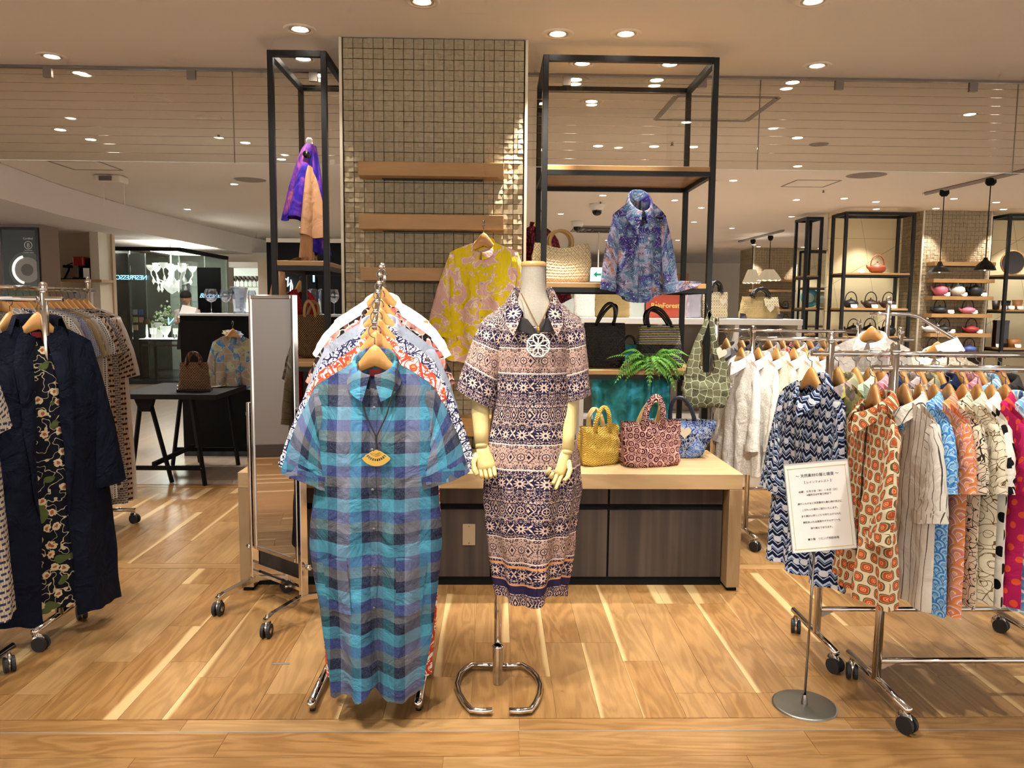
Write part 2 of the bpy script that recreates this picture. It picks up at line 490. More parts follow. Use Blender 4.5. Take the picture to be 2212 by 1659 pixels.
def p_zig():
    x, y = uv()
    z = ab(frac(x/0.036)-0.5)*0.036
    tt = frac((y+z*1.1)/0.05)
    hexm = lt(hyp(frac(x/0.072+floor(y/0.05)*0.5)*0.072-0.036, frac(y/0.05)*0.05-0.025), 0.0135)
    m = mx(lt(tt, 0.34), mn(gt(tt, 0.44), lt(tt, 0.64)))
    c = mix(m, '#b9c6d8', '#0e1738')
    c = mix(mn(gt(tt, 0.68), lt(tt, 0.8)), c, '#3d5f97')
    return mix(hexm, c, '#cfd3da')
def p_eyes():
    x, y = uv()
    j = floor(y/0.041); xx = (frac(x/0.046+j*0.5)-0.5)*0.046; yy = (frac(y/0.041)-0.5)*0.041
    r = mth('POWER', mth('POWER', ab(xx), 3.0)+mth('POWER', ab(yy), 3.0), 1.0/3.0)
    c = mix(lt(r, 0.0178), '#dccaa8', '#57553a'); c = mix(lt(r, 0.0145), c, '#cf9d70'); c = mix(lt(r, 0.013), c, '#b04f2a')
    c = mix(lt(r, 0.0072), c, '#e39a63'); c = mix(lt(r, 0.0048), c, '#d84b2a'); return mix(lt(r, 0.0018), c, '#efdcc0')
def p_stripe():
    x, y = uv(); return mix(lt(frac(x/0.026), 0.09), '#d9d2c6', '#4f463f')
def scallop(stops, edge, sz=0.045):
    def fn():
        x, y = uv()
        j = floor(y/(sz*0.5)); fx = (frac(x/sz+j*0.5)-0.5)*sz; fy = frac(y/(sz*0.5))*sz*0.5
        r = hyp(fx, fy-0.002)/(sz*0.5)
        c = ramp(frac(r*1.6+noise(x, y, 12.0, 1.0)*1.2), stops)
        return mix(lt(ab(frac(r*2.4)-0.5), 0.06), c, edge)
    return fn
def p_dots(bg, fg, p=0.075, R=0.024):
    def fn():
        x, y = uv(); j = floor(y/(p*0.8)); fx = (frac(x/p+j*0.5+noise(x, y, 3.0, 0.0)*0.3)-0.5)*p; fy = (frac(y/(p*0.8))-0.5)*p*0.8
        return mix(lt(hyp(fx*1.2, fy)+noise(x, y, 25.0, 0.0)*0.01, R), bg, fg)
    return fn
def p_weave(a, b, c_, px=0.02, py=0.02):
    """small woven bars, rows alternating"""
    def fn():
        x, y = uv(); fy = frac(y/py); j = floor(y/py); fx = frac(x/px+j*0.5)
        m = mn(lt(fy, 0.42), lt(fx, 0.78)); c = mix(m, a, b)
        return mix(mn(gt(fy, 0.45), lt(frac(x/px*3.0), 0.35))*0.55, c, c_)
    return fn
def p_check(a, b, p=0.012):
    def fn():
        x, y = uv(); return mix(mx(lt(frac(x/p), 0.45), 0.0)*lt(frac(y/p), 0.5), a, b)
    return fn
def p_lace(c1, c2, sc=90.0):
    def fn():
        x, y = uv(); return mix(lt(voro(x, y, sc), 0.32), c1, c2)
    return fn
def lace_alpha(sc=95.0, th=0.16):
    def fn():
        x, y = uv(); return gt(voro(x, y, sc), th)
    return fn
def p_embroid():
    x, y = uv(); d = voro(x, y, 12.0)*1.5+(noise(x, y, 70.0, 2.0)-0.5)*0.45; v = lt(ab(noise(x, y, 22.0, 1.0)-0.5), 0.014)
    c = mix(v, '#0d0f1a', '#b9ac8c'); c = mix(lt(d, 0.30), c, '#c9b791'); c = mix(lt(d, 0.14), c, '#9c5543')
    return mix(mn(gt(noise(y, x, 14.0, 0.0), 0.68), gt(d, 0.3)), c, '#4f5a33')
def p_circles():
    x, y = uv()
    d = voro(x, y, 24.0, rnd=0.6); cc = sep(voro(x, y, 24.0, 'F1', 1, rnd=0.6))[0]; e = voro(x, y, 24.0, 'DISTANCE_TO_EDGE', rnd=0.6)
    c = ramp(cc, [(0, '#2c2717'), (0.35, '#585a40'), (0.7, '#6f7256'), (1, '#454a32')])
    c = mix(lt(voro(x, y, 210.0), 0.2)*0.6, c, '#d5d6b8')
    return mix(lt(e, 0.045), c, '#b4b79a')
def p_scroll(bg, bg2, ln, sc=26.0):
    def fn():
        x, y = uv(); d = voro(x, y, sc, rnd=0.75); e = voro(x, y, sc, 'DISTANCE_TO_EDGE', rnd=0.75); cc = sep(voro(x, y, sc, 'F1', 1, rnd=0.75))[0]
        m = mx(lt(e, 0.035), lt(ab(frac(d*3.2)-0.5), 0.11))
        return mix(m, mix(cc, bg, bg2), ln)
    return fn
def p_patch():
    x, y = uv(); cc = sep(voro(x, y, 11.0, 'F1', 1))[0]
    c = ramp(cc, [(0, '#121d47'), (0.3, '#223f86'), (0.55, '#1a2a5a'), (0.8, '#4468ab')], True)
    m = lt(ab(noise(x, y, 60.0, 3.0, dist=1.0)-0.5), 0.05+0.0)
    m2 = gt(noise(x, y, 26.0, 3.0), 0.62)
    return mix(mx(m, m2)*0.7, c, '#b3c0d4')
def p_knit(a, b, p=0.02):
    def fn():
        x, y = uv(); k = ab(frac(x/p)-0.5)*2.0; z = frac(y/(p*0.6)+k*0.8); return mix(sstep(0.1, 0.5, ab(z-0.5)), a, b)
    return fn
def knit_bump(p=0.02):
    def fn():
        x, y = uv(); k = ab(frac(x/p)-0.5)*2.0; z = ab(frac(y/(p*0.6)+k*0.8)-0.5); return z*2.0, 0.8, 0.006
    return fn
def p_straw(a, b, px=0.012, py=0.006):
    def fn():
        x, y = uv(); j = floor(y/py); return mix(mx(lt(frac(x/px+j*0.5), 0.3), lt(frac(y/py), 0.3)), a, b)
    return fn
def straw_bump(px=0.02, py=0.012):
    def fn():
        x, y = uv(); j = floor(y/py); return sin(frac(y/py)*PI)*sin(frac(x/px+j*0.5)*PI), 0.9, 0.006
    return fn
def p_diam(a, b, p=0.05):
    def fn():
        x, y = uv(); d = ab(frac(x/p)-0.5)+ab(frac(y/(p*1.3))-0.5); return mix(lt(ab(frac(d*3.0)-0.5), 0.2), a, b)
    return fn
def p_net():
    x, y = uv(); d1 = ab(frac((x+y*0.8)/0.013)-0.5); d2 = ab(frac((x-y*0.8)/0.013)-0.5)
    return mix(mn(gt(d1, 0.2)*1.0, 1.0)*mn(gt(d2, 0.2), 1.0), '#2b2113', '#a98655')
def p_bandstraw():
    x, y = uv(); s = lt(frac(y/0.011), 0.32)*gt(y, 0.15); c = mix(s, '#0f0e0d', '#c9b894')
    return mix(mn(lt(ab(frac(y/0.016)-0.5), 0.2), lt(y, 0.10))*0.35, c, '#77756f')
F = {}
def deff():
    F['plaid'] = fab('plaid_linen', p_plaid, wr=0.6)
    F['paisley'] = fab('banded_paisley', p_paisley, rough=0.6, wr=0.2)
    F['white'] = fab('white_cotton', plain('#dcd7cc', '#f6f2ea'), wr=0.8)
    F['rose'] = fab('black_rose_print', blobs([(0, '#1c1416'), (0.45, '#231a1b'), (0.5, '#b6534f'), (0.8, '#d68f83'), (1, '#191214')], 20.0, '#e0c9bb', 0.03))
    F['denim'] = fab('pale_denim', plain('#7d8596', '#a3a9b6'))
    F['navyart'] = fab('navy_line_floral', lineart('#e6e4e6', '#23244f', 22.0, 0.055))
    F['redart'] = fab('red_line_floral', lineart('#ece4dc', '#c2452f', 15.0, 0.07, 0.22, '#e08a5a', 40.0))
    F['yellow'] = fab('yellow_palm_print', p_yellow, wr=0.7)
    F['tropic'] = fab('violet_tropical', p_tropic, wr=0.4, rough=0.55)
    F['zig'] = fab('navy_zigzag', p_zig); F['eyes'] = fab('orange_eyes', p_eyes); F['stripe'] = fab('grey_stripe', p_stripe, wr=0.5)
    F['bluew'] = fab('blue_scallop', scallop([(0, '#2a66b8'), (0.35, '#5fa6e0'), (0.6, '#9fd3ee'), (1, '#2f7ac8')], '#e4efe9'))
    F['orangew'] = fab('orange_scallop', scallop([(0, '#d98a3a'), (0.35, '#d9776a'), (0.6, '#e7a08a'), (1, '#e58b35')], '#ecdfd8', 0.07))
    F['sketch'] = fab('cream_sketch_floral', lineart('#dccdb4', '#2c2620', 14.0, 0.016, None, None, 26.0, 0.04, 0.014))
    F['sketch2'] = fab('ivory_sketch_floral', lineart('#e3d9bf', '#6a5230', 12.0, 0.014, None, None, 22.0, 0.035, 0.012))
    F['dots'] = fab('black_dot', p_dots('#ece8de', '#0e0e10')); F['magenta'] = fab('magenta_dot', p_dots('#b31f57', '#e2563a', 0.05, 0.017))
    F['skyleaf'] = fab('sky_leaf', blobs([(0, '#7fb2d6'), (0.5, '#5b98c8'), (1, '#9cc7e2')], 26.0, '#e6efee', 0.09, 0.02))
    F['yelgrey'] = fab('yellow_grey_floral', blobs([(0, '#c9bd63'), (0.4, '#8c8c70'), (0.7, '#a48f93'), (1, '#5f6448')], 24.0, '#b7ad7a', 0.03))
    F['sage'] = fab('sage_floral', blobs([(0, '#a9bda2'), (0.5, '#b9c9b4'), (1, '#8fa58e')], 16.0, '#d5dccb', 0.03))
    F['navyfl'] = fab('navy_dark_floral', blobs([(0, '#141a33'), (0.55, '#1b2444'), (0.75, '#a04a55'), (1, '#26365e')], 26.0, '#5f7fa0', 0.02))
    F['pinkfl'] = fab('pink_floral', blobs([(0, '#b4687c'), (0.5, '#d59aa5'), (1, '#9c5468')], 22.0, '#e6c7c6', 0.03))
    F['greyfl'] = fab('grey_floral', blobs([(0, '#8a8580'), (0.5, '#b09a98'), (1, '#5f5d5a')], 24.0, '#cfc6bf', 0.03))
    F['navydot'] = fab('navy_dot', p_dots('#151f3f', '#9fb0d0', 0.05, 0.008))
    F['lace'] = fab('white_lace', p_lace('#e4dfd6', '#fbf9f4')); F['lacec'] = fab('cream_lace', p_lace('#ddd2b8', '#f6efdc', 70.0)); F['ivory'] = fab('ivory_cotton', plain('#e6dfd0', '#f6f1e6'))
    F['palegrey'] = fab('pale_grey', plain('#b9b3ad', '#d3cdc6')); F['mgrey'] = fab('mid_grey', plain('#6f6c6c', '#8b8888')); F['dgrey'] = fab('charcoal', plain('#2f2c2b', '#4a4644'))
    F['bluetie'] = fab('blue_streak', blobs([(0, '#3f6fa8'), (0.5, '#86a9cc'), (1, '#2f5488')], 22.0, '#c7d5e2', 0.05))
    F['navylin'] = fab('navy_linen', plain('#03040b', '#0b1229'), wr=0.9)
    F['embroid'] = fab('black_embroidered', p_embroid)
    F['greylin'] = fab('grey_check_linen', lambda: greycheck(), wr=0.9)
    F['weave'] = fab('navy_cream_weave', p_weave('#cabfa9', '#3a3a5c', '#7d7a86', 0.03, 0.024))
    F['weave2'] = fab('brown_bar_weave', p_weave('#b8a38c', '#2f2322', '#8d7668', 0.034, 0.034)); F['weave3'] = fab('grey_bar_weave', p_weave('#a69d92', '#4a444c', '#86808a', 0.02, 0.016))
    F['check1'] = fab('taupe_dot_weave', p_check('#a8936f', '#6b5a3f', 0.009)); F['check2'] = fab('blue_dot_weave', p_check('#8c8fa3', '#3d3f58', 0.010)); F['check3'] = fab('white_navy_fleck', p_check('#c9c7c4', '#2b2c3c', 0.014))
    F['lattice'] = fab('grey_lattice', blobs([(0, '#8f8880'), (1, '#a59d93')], 40.0, '#d4cfc6', 0.09, 0.01))
    F['taupe'] = fab('taupe_linen', plain('#8f8680', '#aba29a')); F['sandgrey'] = fab('sand_grey', plain('#9b928b', '#b7aea5'))
    F['redlace'] = fab('red_lace', p_lace('#8c0f18', '#c41f2a', 60.0)); F['wine'] = fab('wine_lace', p_lace('#3d070e', '#8f1f33', 45.0))
    F['coat'] = fab('camel_cloth', plain('#a87a58', '#c69a75')); F['coatp'] = fab('violet_blue_cloth', lambda: coatp())
    F['leaf'] = fab('taupe_blue_leaf', blobs([(0, '#a08f83'), (0.45, '#ab9a8a'), (0.6, '#2f7fc0'), (0.72, '#b7bd93'), (1, '#9b8c80')], 14.0, '#c9cba8', 0.02))
    F['teal'] = fab('teal_mottled', lambda: tealfn(), rough=0.6)
    F['circ'] = fab('olive_circle_print', p_circles); F['scroll'] = fab('maroon_scroll', p_scroll('#3d0f1d', '#6d3f3c', '#c9a79c'))
    F['patch'] = fab('blue_patchwork', p_patch); F['lining'] = fab('bag_lining', plain('#a58f5f', '#bda676'))
    F['knit'] = mat('yellow_braided', rough=0.8, fn=p_knit('#b58f2f', '#e8c65c'), bump=knit_bump())
    F['straw'] = mat('cream_macrame', rough=0.85, fn=p_diam('#d2b988', '#f6ead0', 0.045), bump=straw_bump(0.03, 0.02))
    F['strawb'] = mat('brown_straw', rough=0.8, fn=p_straw('#3e2a17', '#7d5a35', 0.02, 0.012), bump=straw_bump())
    F['strawn'] = mat('natural_straw', rough=0.8, fn=p_straw('#8f7746', '#bfa672'), bump=straw_bump(0.01, 0.008))
    F['strawk'] = mat('black_straw', rough=0.6, fn=p_straw('#0a0909', '#1d1b1a', 0.02, 0.012), bump=straw_bump())
    F['strawkb'] = mat('black_banded_straw', rough=0.6, fn=p_bandstraw, bump=straw_bump())
    F['diam'] = mat('diamond_weave', rough=0.8, fn=p_diam('#d3c6a6', '#77674a', 0.05)); F['net'] = mat('jute_net', rough=0.85, fn=p_net, bump=straw_bump(0.013, 0.013))
    F['mesh'] = mat('silver_mesh', rough=0.4, metal=0.3, fn=p_straw('#8c8996', '#b8b5c2')); F['handle'] = mat('tan_ring_handle', '#a98750', 0.5)
    F['tort'] = mat('tortoise', rough=0.15, fn=lambda: mix(gt(noise(*coord('Object')[:2], 40.0, 2.0), 0.52), '#1f100a', '#7d3d14'))
def greycheck():
    x, y = uv(); c = plain('#8f8a82', '#b9b3a8')(); return mix(mx(lt(frac(x/0.06), 0.05), lt(frac(y/0.07), 0.05))*0.6, c, '#5e5a54')
def coatp():
    x, y = uv(); return ramp(noise(x, y, 7.0, 3.0, dist=0.8), [(0.3, '#1c1560'), (0.48, '#33209a'), (0.6, '#7a3f9c'), (0.72, '#c06a8c')])
def tealfn():
    x, y = uv(); return ramp(noise(x, y, 9.0, 4.0, dist=0.7), [(0.3, '#1f4f4a'), (0.5, '#2a7f86'), (0.62, '#3fa3c4')])
deff()
# ================================================================ the setting
# ---- floor: base sheet for what lies far off, planks laid one by one near by
mb = MB(); mb.add([(-16, -4, -0.012), (16, -4, -0.012), (16, 30, -0.012), (-16, 30, -0.012)], [(0, 1, 2, 3)])
floor_o = struct(obj('floor', mb, M_floor_far))
mb = MB(); mb.add([(-16, 6.42, -0.001), (16, 6.42, -0.001), (16, 30, -0.001), (-16, 30, -0.001)], [(0, 1, 2, 3)])
mb.add([(-16, -4, -0.001), (16, -4, -0.001), (16, 1.9, -0.001), (-16, 1.9, -0.001)], [(0, 1, 2, 3)])
mb.add([(-16, 1.9, -0.001), (-5.2, 1.9, -0.001), (-5.2, 6.42, -0.001), (-16, 6.42, -0.001)], [(0, 1, 2, 3)])
mb.add([(4.4, 1.9, -0.001), (16, 1.9, -0.001), (16, 6.42, -0.001), (4.4, 6.42, -0.001)], [(0, 1, 2, 3)])
obj('floor_surface', mb, M_floor_far, floor_o)
PCACHE = {}
def plank(x0, x1, y0, y1, turn=False):
    g = 0.0007
    w_, l_ = ((y1-y0), (x1-x0)) if turn else ((x1-x0), (y1-y0))
    k = (round(w_, 4), round(l_, 4))
    if k not in PCACHE:
        m = MB(); m.box(-w_/2+g, w_/2-g, -l_/2+g, l_/2-g, -0.010, 0.0); PCACHE[k] = m.mesh('plank', M_plank)
    flip = PI if random.random() < 0.5 else 0
    link('plank', PCACHE[k], floor_o, ((x0+x1)/2, (y0+y1)/2, 0), (0, 0, (PI/2 if turn else 0)+flip))
def lay(xa, xb, ya, yb, width, length, turn=False):
    """boards side by side, ends staggered"""
    if turn:
        n = max(1, round((yb-ya)/width)); w_ = (yb-ya)/n
        for i in range(n):
            x = xa-random.choice((0.0, 0.3, 0.5, 0.75))*length
            while x < xb:
                plank(max(x, xa), min(x+length, xb), ya+i*w_, ya+(i+1)*w_, True); x += length
    else:
        n = max(1, round((xb-xa)/width)); w_ = (xb-xa)/n
        for i in range(n):
            y = ya-random.choice((0.1, 0.3, 0.5, 0.65, 0.8))*length
            while y < yb-0.01:
                a, b = max(y, ya), min(y+length, yb)
                if b-a > 0.04: plank(xa+i*w_, xa+(i+1)*w_, a, b)
                y += length
lay(-2.2, 2.2, 2.16, 2.618, 0.153, 1.02, True)
lay(-2.6, 2.6, 2.622, 2.703, 0.081, 1.2, True)
lay(-2.95, 2.95, 2.706, 4.335, 0.158, 0.92)
lay(-3.3, 3.3, 4.339, 4.42, 0.081, 1.3, True)
lay(-4.0, 3.6, 4.424, 6.30, 0.19, 1.25)
lay(-4.2, 3.6, 6.304, 6.40, 0.096, 1.6, True)
mb = MB(); mb.box(-5.2, 4.4, 1.9, 6.42, -0.012, -0.003); obj('underlay', mb, M_floor_near, floor_o)
mb = MB(); mb.box(-2.6, 2.6, 2.6175, 2.6225, -0.006, 0.001); struct(obj('trim_1', mb, mat('grey_inlay', '#8b8781', 0.5)))
mb = MB(); mb.box(-0.5, 0.5, -0.5, 0.5, 0, 0.0008); o_ = obj('floor_tape', mb, mat('grey_tape', '#77736c', 0.7), loc=(-0.885, 3.145, 0.0005), rot=(0, 0, 0.02)); o_.scale = (0.072, 0.014, 1)
tag(o_, 'short strip of grey tape stuck on the floor boards', 'tape')

# ---- ceiling
mb = MB(); mb.box(-16, 16, -4, 30, CEIL, CEIL+0.05); struct(obj('ceiling', mb, M_ceil))
# dropped soffit over the shops at the side, curved edge
edge = [(-5.35, 7.0), (-5.56, 9.086), (-5.78, 10.68), (-5.86, 12.34), (-5.84, 13.5), (-5.75, 16.5), (-5.58, 19.4), (-5.3, 24.0)]
mb = MB(); mb.prism([(-15, 7.0)]+edge+[(-15, 24.0)], 2.655, CEIL-0.004, 'z')
struct(obj('ceiling_soffit', mb, M_soffit))
# ---- far walls
mb = MB(); mb.box(-15.5, 15.5, 27.0, 27.2, 0, CEIL); struct(obj('wall_back', mb, M_beige))
# grey partition beside the racks, just out of view: the tall mirror looks at it
mb = MB(); mb.box(-5.30, -5.15, 2.2, 7.3, 0, CEIL); o_ = struct(obj('wall_partition', mb, M_wallgrey))
mb = MB(); mb.box(-5.149, -5.135, 2.2, 7.3, 0, 0.12); struct(obj('baseboard_partition', mb, M_base))
mb = MB(); mb.box(-5.149, -5.12, 3.79, 3.89, 0.12, 2.4); obj('door_gap', mb, M_blackm, o_)

# ---- glass smoke curtain hanging from the ceiling
YG = 5.376
gc = thing('glass_smoke_curtain', 'hanging wired glass smoke curtain across the ceiling with metal clips', 'smoke curtain', (0, YG, CEIL))
JX = [-5.4, -3.52, -1.75, 0.02, 1.785, 3.551, 5.4]
for i in range(6):
    mb = MB(); mb.box(JX[i]+0.004, JX[i+1]-0.004, -0.003, 0.003, -0.61, -0.012); p_ = obj('pane', mb, M_glasscurt, gc)
    ed = MB(); ed.box(JX[i]+0.004, JX[i+1]-0.004, -0.0035, 0.0035, -0.613, -0.6095); obj('edge', ed, mat('glass_edge', '#e9efe9', 0.2), p_)
    jt = MB(); jt.box(JX[i]-0.003, JX[i]+0.003, -0.004, 0.004, -0.61, -0.012); obj('joint', jt, M_chromed, p_)
for k in range(11):
    mb = MB(); mb.tube([(-5.4, 0, -0.055-k*0.0555), (5.4, 0, -0.055-k*0.0555)], 0.0011, 6); obj('wire', mb, M_chrome, gc)
mb = MB(); mb.box(-5.4, 5.4, -0.018, 0.018, -0.016, 0.0); obj('channel', mb, M_clip, gc)
mc = None
for x in (-4.55, -2.96, -2.02, -1.215, 0.475, 1.39, 2.32, 3.24, 4.2):
    if mc is None:
        m = MB(); m.box(-0.028, 0.028, -0.012, 0.012, -0.075, -0.012); mc = m.mesh('clip', M_clip)
    link('clip', mc, gc, (x, 0, 0))

# ---- recessed downlights
dl_ring = MB().lathe([(0.060, -0.001), (0.066, -0.004), (0.082, -0.005), (0.088, -0.003), (0.092, 0.001)], 28).mesh('trim_ring', M_trim, True)
dl_ring2 = MB().lathe([(0.046, 0.0), (0.049, -0.003), (0.058, -0.003), (0.060, 0.0)], 28).mesh('inner_ring', mat('lamp_inner_ring', '#b9ae9f', 0.35), True)
dl_bulb = MB().lathe([(0.0005, -0.0035), (0.030, -0.003), (0.043, 0.001)], 20).mesh('bulb', M_bulb, True)
sm_ring = MB().lathe([(0.045, -0.001), (0.062, -0.004), (0.070, 0.001)], 16).mesh('trim_ring', M_trim, True)
sm_bulb = MB().lathe([(0.0005, -0.003), (0.046, -0.002)], 14).mesh('bulb', M_bulbw, True)
def downlight(x, y, label, watts=0, aim=None, angle=60, group=None, z=CEIL, blend=0.5):
    t = thing('downlight', label, 'ceiling light', (x, y, z-0.001), 0, group)
    if y < 6.8:
        link('trim_ring', dl_ring, t); link('inner_ring', dl_ring2, t); link('bulb', dl_bulb, t)
    else:
        link('trim_ring', sm_ring, t); link('bulb', sm_bulb, t)
    if watts:
        spot((x, y, z-0.02), (x, y, 0) if aim is None else aim, watts, angle, blend, 0.045, parent=t)
    return t
NEAR = [  # x, y, label, watts, aim, angle
    (-0.381, 4.17, 'round downlight cut by the top of the picture before the tiled column', 60, (-0.45, 3.4, 0.6), 58),
    (-1.113, 4.607, 'round downlight in front of the narrow black frame beside the column', 40, (-1.2, 4.9, 1.0), 55),
    (-2.822, 5.179, 'glaring downlight before the glass curtain above the grey dress rack', 60, (-2.6, 4.4, 0.4), 70),
    (-2.831, 5.534, 'downlight just behind the glass curtain above the grey dress rack', 35, (-3.0, 6.2, 0), 70),
    (-1.225, 5.142, 'downlight seen through the top opening of the narrow black frame', 45, (-1.0, 4.7, 0.9), 60),
    (-1.21, 5.50, 'downlight beside the curtain clip inside the narrow black frame', 25, (-1.2, 6.2, 0), 60),
    (0.352, 4.61, 'ceiling downlight grazing the right edge of the tiled column', 240, (0.16, 4.60, 1.6), 44),
    (0.739, 4.591, 'ceiling downlight in front of the wide black frame, farther from the column', 60, (0.8, 4.4, 0.7), 58),
    (0.553, 5.143, 'downlight seen through the wide frame before the curtain, nearer the column', 40, (0.55, 4.9, 1.0), 55),
    (1.114, 5.133, 'downlight seen through the wide frame before the curtain, by its outer corner', 45, (1.1, 4.9, 1.0), 60),
    (0.545, 5.501, 'downlight behind the curtain inside the wide frame, nearer the column', 20, None, 60),
    (1.103, 5.481, 'downlight behind the curtain inside the wide frame, by the curtain clip', 20, None, 60),
    (1.603, 4.072, 'round downlight cut by the top of the picture above the blouse racks', 110, (1.75, 4.5, 0.7), 60),
    (2.058, 5.112, 'downlight before the glass curtain above the white blouse rack', 120, (1.85, 4.6, 0.6), 70),
    (2.043, 5.485, 'small downlight just behind the glass curtain above the white blouse rack', 25, None, 70),
    (0.727, 6.059, 'downlight behind the curtain below the back bar of the wide frame', 110, (1.3, 7.2, 1.3), 75),
    (3.77, 6.275, 'downlight behind the curtain far along toward the teapot shelves', 30, None, 70),
    (-3.94, 5.62, 'downlight cut by the picture edge above the poster column', 35, None, 80)]
for a in NEAR: downlight(*a)
FAR = [(0.992, 7.679), (1.533, 7.664), (1.91, 7.66), (-2.418, 7.757), (-3.869, 7.706), (-3.934, 7.3), (0.45, 7.9), (2.75, 7.2), (3.3, 8.6), (2.9, 9.6), (4.9, 11.0), (5.5, 11.3), (4.3, 11.2),
       (-5.088, 13.186), (-2.3, 8.6), (1.5, 11.0), (2.6, 11.4), (3.2, 12.2), (1.1, 13.2), (2.2, 13.6), (3.6, 14.2), (1.9, 15.5), (3.1, 15.9), (4.6, 15.2), (0.9, 17.5), (2.6, 18.2), (4.2, 18.0), (5.2, 19.0), (1.6, 20.5), (3.6, 21.0), (6.3, 19.0), (7.2, 11.2), (6.4, 10.9), (8.0, 10.6), (5.0, 13.2), (-3.4, 10.4), (-2.9, 12.4), (-1.9, 15.0), (-3.9, 16.0)]
for i, (x, y) in enumerate(FAR):
    downlight(x, y, 'small recessed downlight in the far ceiling beyond the glass curtain', 85, None, 110, 'far ceiling downlights', blend=0.8)
# lamps of the same ceiling out of view over the aisle and, added, near the grey partition
for (x, y, ax, ay, az, wt, an) in [(-1.25, 1.95, -0.55, 2.9, 0.8, 95, 48), (-0.55, 1.7, 0.05, 3.0, 0.9, 105, 44), (0.9, 1.9, 0.75, 4.3, 0.9, 90, 44), (1.9, 1.9, 1.7, 2.9, 0.6, 85, 52), (-2.2, 2.4, -2.0, 3.5, 0.7, 60, 58), (0.1, 2.5, 0.1, 2.6, 0.0, 70, 75), (-1.4, 2.7, -1.1, 3.6, 0.0, 60, 70), (1.2, 3.0, 1.2, 3.0, 0.0, 55, 70), (-0.3, 0.3, -0.3, 1.2, 0, 60, 90), (2.4, 3.9, 2.3, 3.6, 0, 55, 80), (-2.6, 3.2, -2.5, 3.6, 0, 40, 80), (-4.2, 4.0, -5.1, 4.1, 0.8, 90, 100), (-3.6, 3.9, -3.6, 3.9, 0, 50, 100), (1.3, 1.6, 1.62, 4.6, 0.9, 90, 34)]:  # lamps near the grey partition are added to brighten it in the mirror
    downlight(x, y, 'unseen recessed downlight before and beside the clothes display', wt, (ax, ay, az), an, 'aisle downlights out of the picture')

# ---- other ceiling fittings
def disc_fit(name, label, cat, x, y, r, m, h=0.012, z=CEIL, group=None):
    t = thing(name, label, cat, (x, y, z), 0, group)
    obj('plate', MB().lathe([(0.0005, -h), (r*0.8, -h), (r, -h*0.3), (r, 0)], 24), m, t, True)
    obj('ring', MB().lathe([(r, -h*0.3), (r*1.06, -h*0.4), (r*1.1, 0.0)], 24), M_trim, t, True)
    return t
disc_fit('ceiling_speaker', 'round white speaker plate in the ceiling by the ceiling hatch outline', 'speaker', -2.404, 6.741, 0.10, M_trim)
disc_fit('ceiling_speaker', 'wide round grille plate in the ceiling left of the narrow frame', 'speaker', -3.075, 10.01, 0.20, M_line)
disc_fit('ceiling_speaker', 'wide round ceiling plate beside the pendant lamp track', 'speaker', 4.30, 9.10, 0.22, M_line)
disc_fit('ceiling_speaker', 'pale round ceiling plate under the large ceiling hatch outline', 'speaker', 1.66, 6.78, 0.10, M_trim)
disc_fit('ceiling_speaker', 'unlit round ceiling fitting behind the curtain above the teapot frames', 'speaker', 3.05, 7.45, 0.09, M_line)
disc_fit('ceiling_speaker', 'faint round ceiling plate behind the curtain near the far left', 'speaker', -2.62, 6.2, 0.13, M_ceil)
for x, y, lb in ((-2.55, 7.4, 'tiny dark sprinkler head in the ceiling left of the narrow frame'), (1.66, 7.45, 'tiny dark sprinkler head above the purple blouse frame'), (4.286, 10.246, 'small sprinkler head in the ceiling beside the small hatch outline'), (1.55, 11.6, 'tiny sprinkler head above the dome cameras')):
    t = thing('sprinkler', lb, 'sprinkler', (x, y, CEIL))
    obj('plate', MB().lathe([(0.0005, -0.006), (0.035, -0.006), (0.045, 0)], 16), M_trim, t, True)
    obj('head', MB().lathe([(0.012, -0.006), (0.012, -0.03), (0.02, -0.034), (0.0005, -0.036)], 12), M_chromed, t, True)
def hatch(pts, label, wd=0.02):
    t = thing('ceiling_hatch', label, 'ceiling hatch', (pts[0][0], pts[0][1], CEIL))
    for i in range(4):
        a = Vector((*pts[i], CEIL))-t.location; b = Vector((*pts[(i+1) % 4], CEIL))-t.location
        d = (b-a).normalized(); n = Vector((-d.y, d.x, 0))*wd
        m = MB(); m.prism([tuple((a-n*0.5).xy), tuple((b-n*0.5).xy), tuple((b+n*0.5).xy), tuple((a+n*0.5).xy)], -0.004, 0.001, 'z')
        obj('frame_strip', m, M_line, t)
hatch([(1.328, 6.6), (1.328, 5.87), (2.084, 5.87), (2.084, 6.6)], 'large square ceiling hatch outline behind the wide frame', 0.045)
hatch([(-4.94, 8.88), (-4.94, 9.43), (-4.38, 9.43), (-4.38, 8.88)], 'square ceiling hatch outline near the soffit', 0.022)
hatch([(3.645, 10.02), (3.645, 9.49), (4.18, 9.49), (4.18, 10.02)], 'small square ceiling hatch outline left of the pendant track', 0.02)
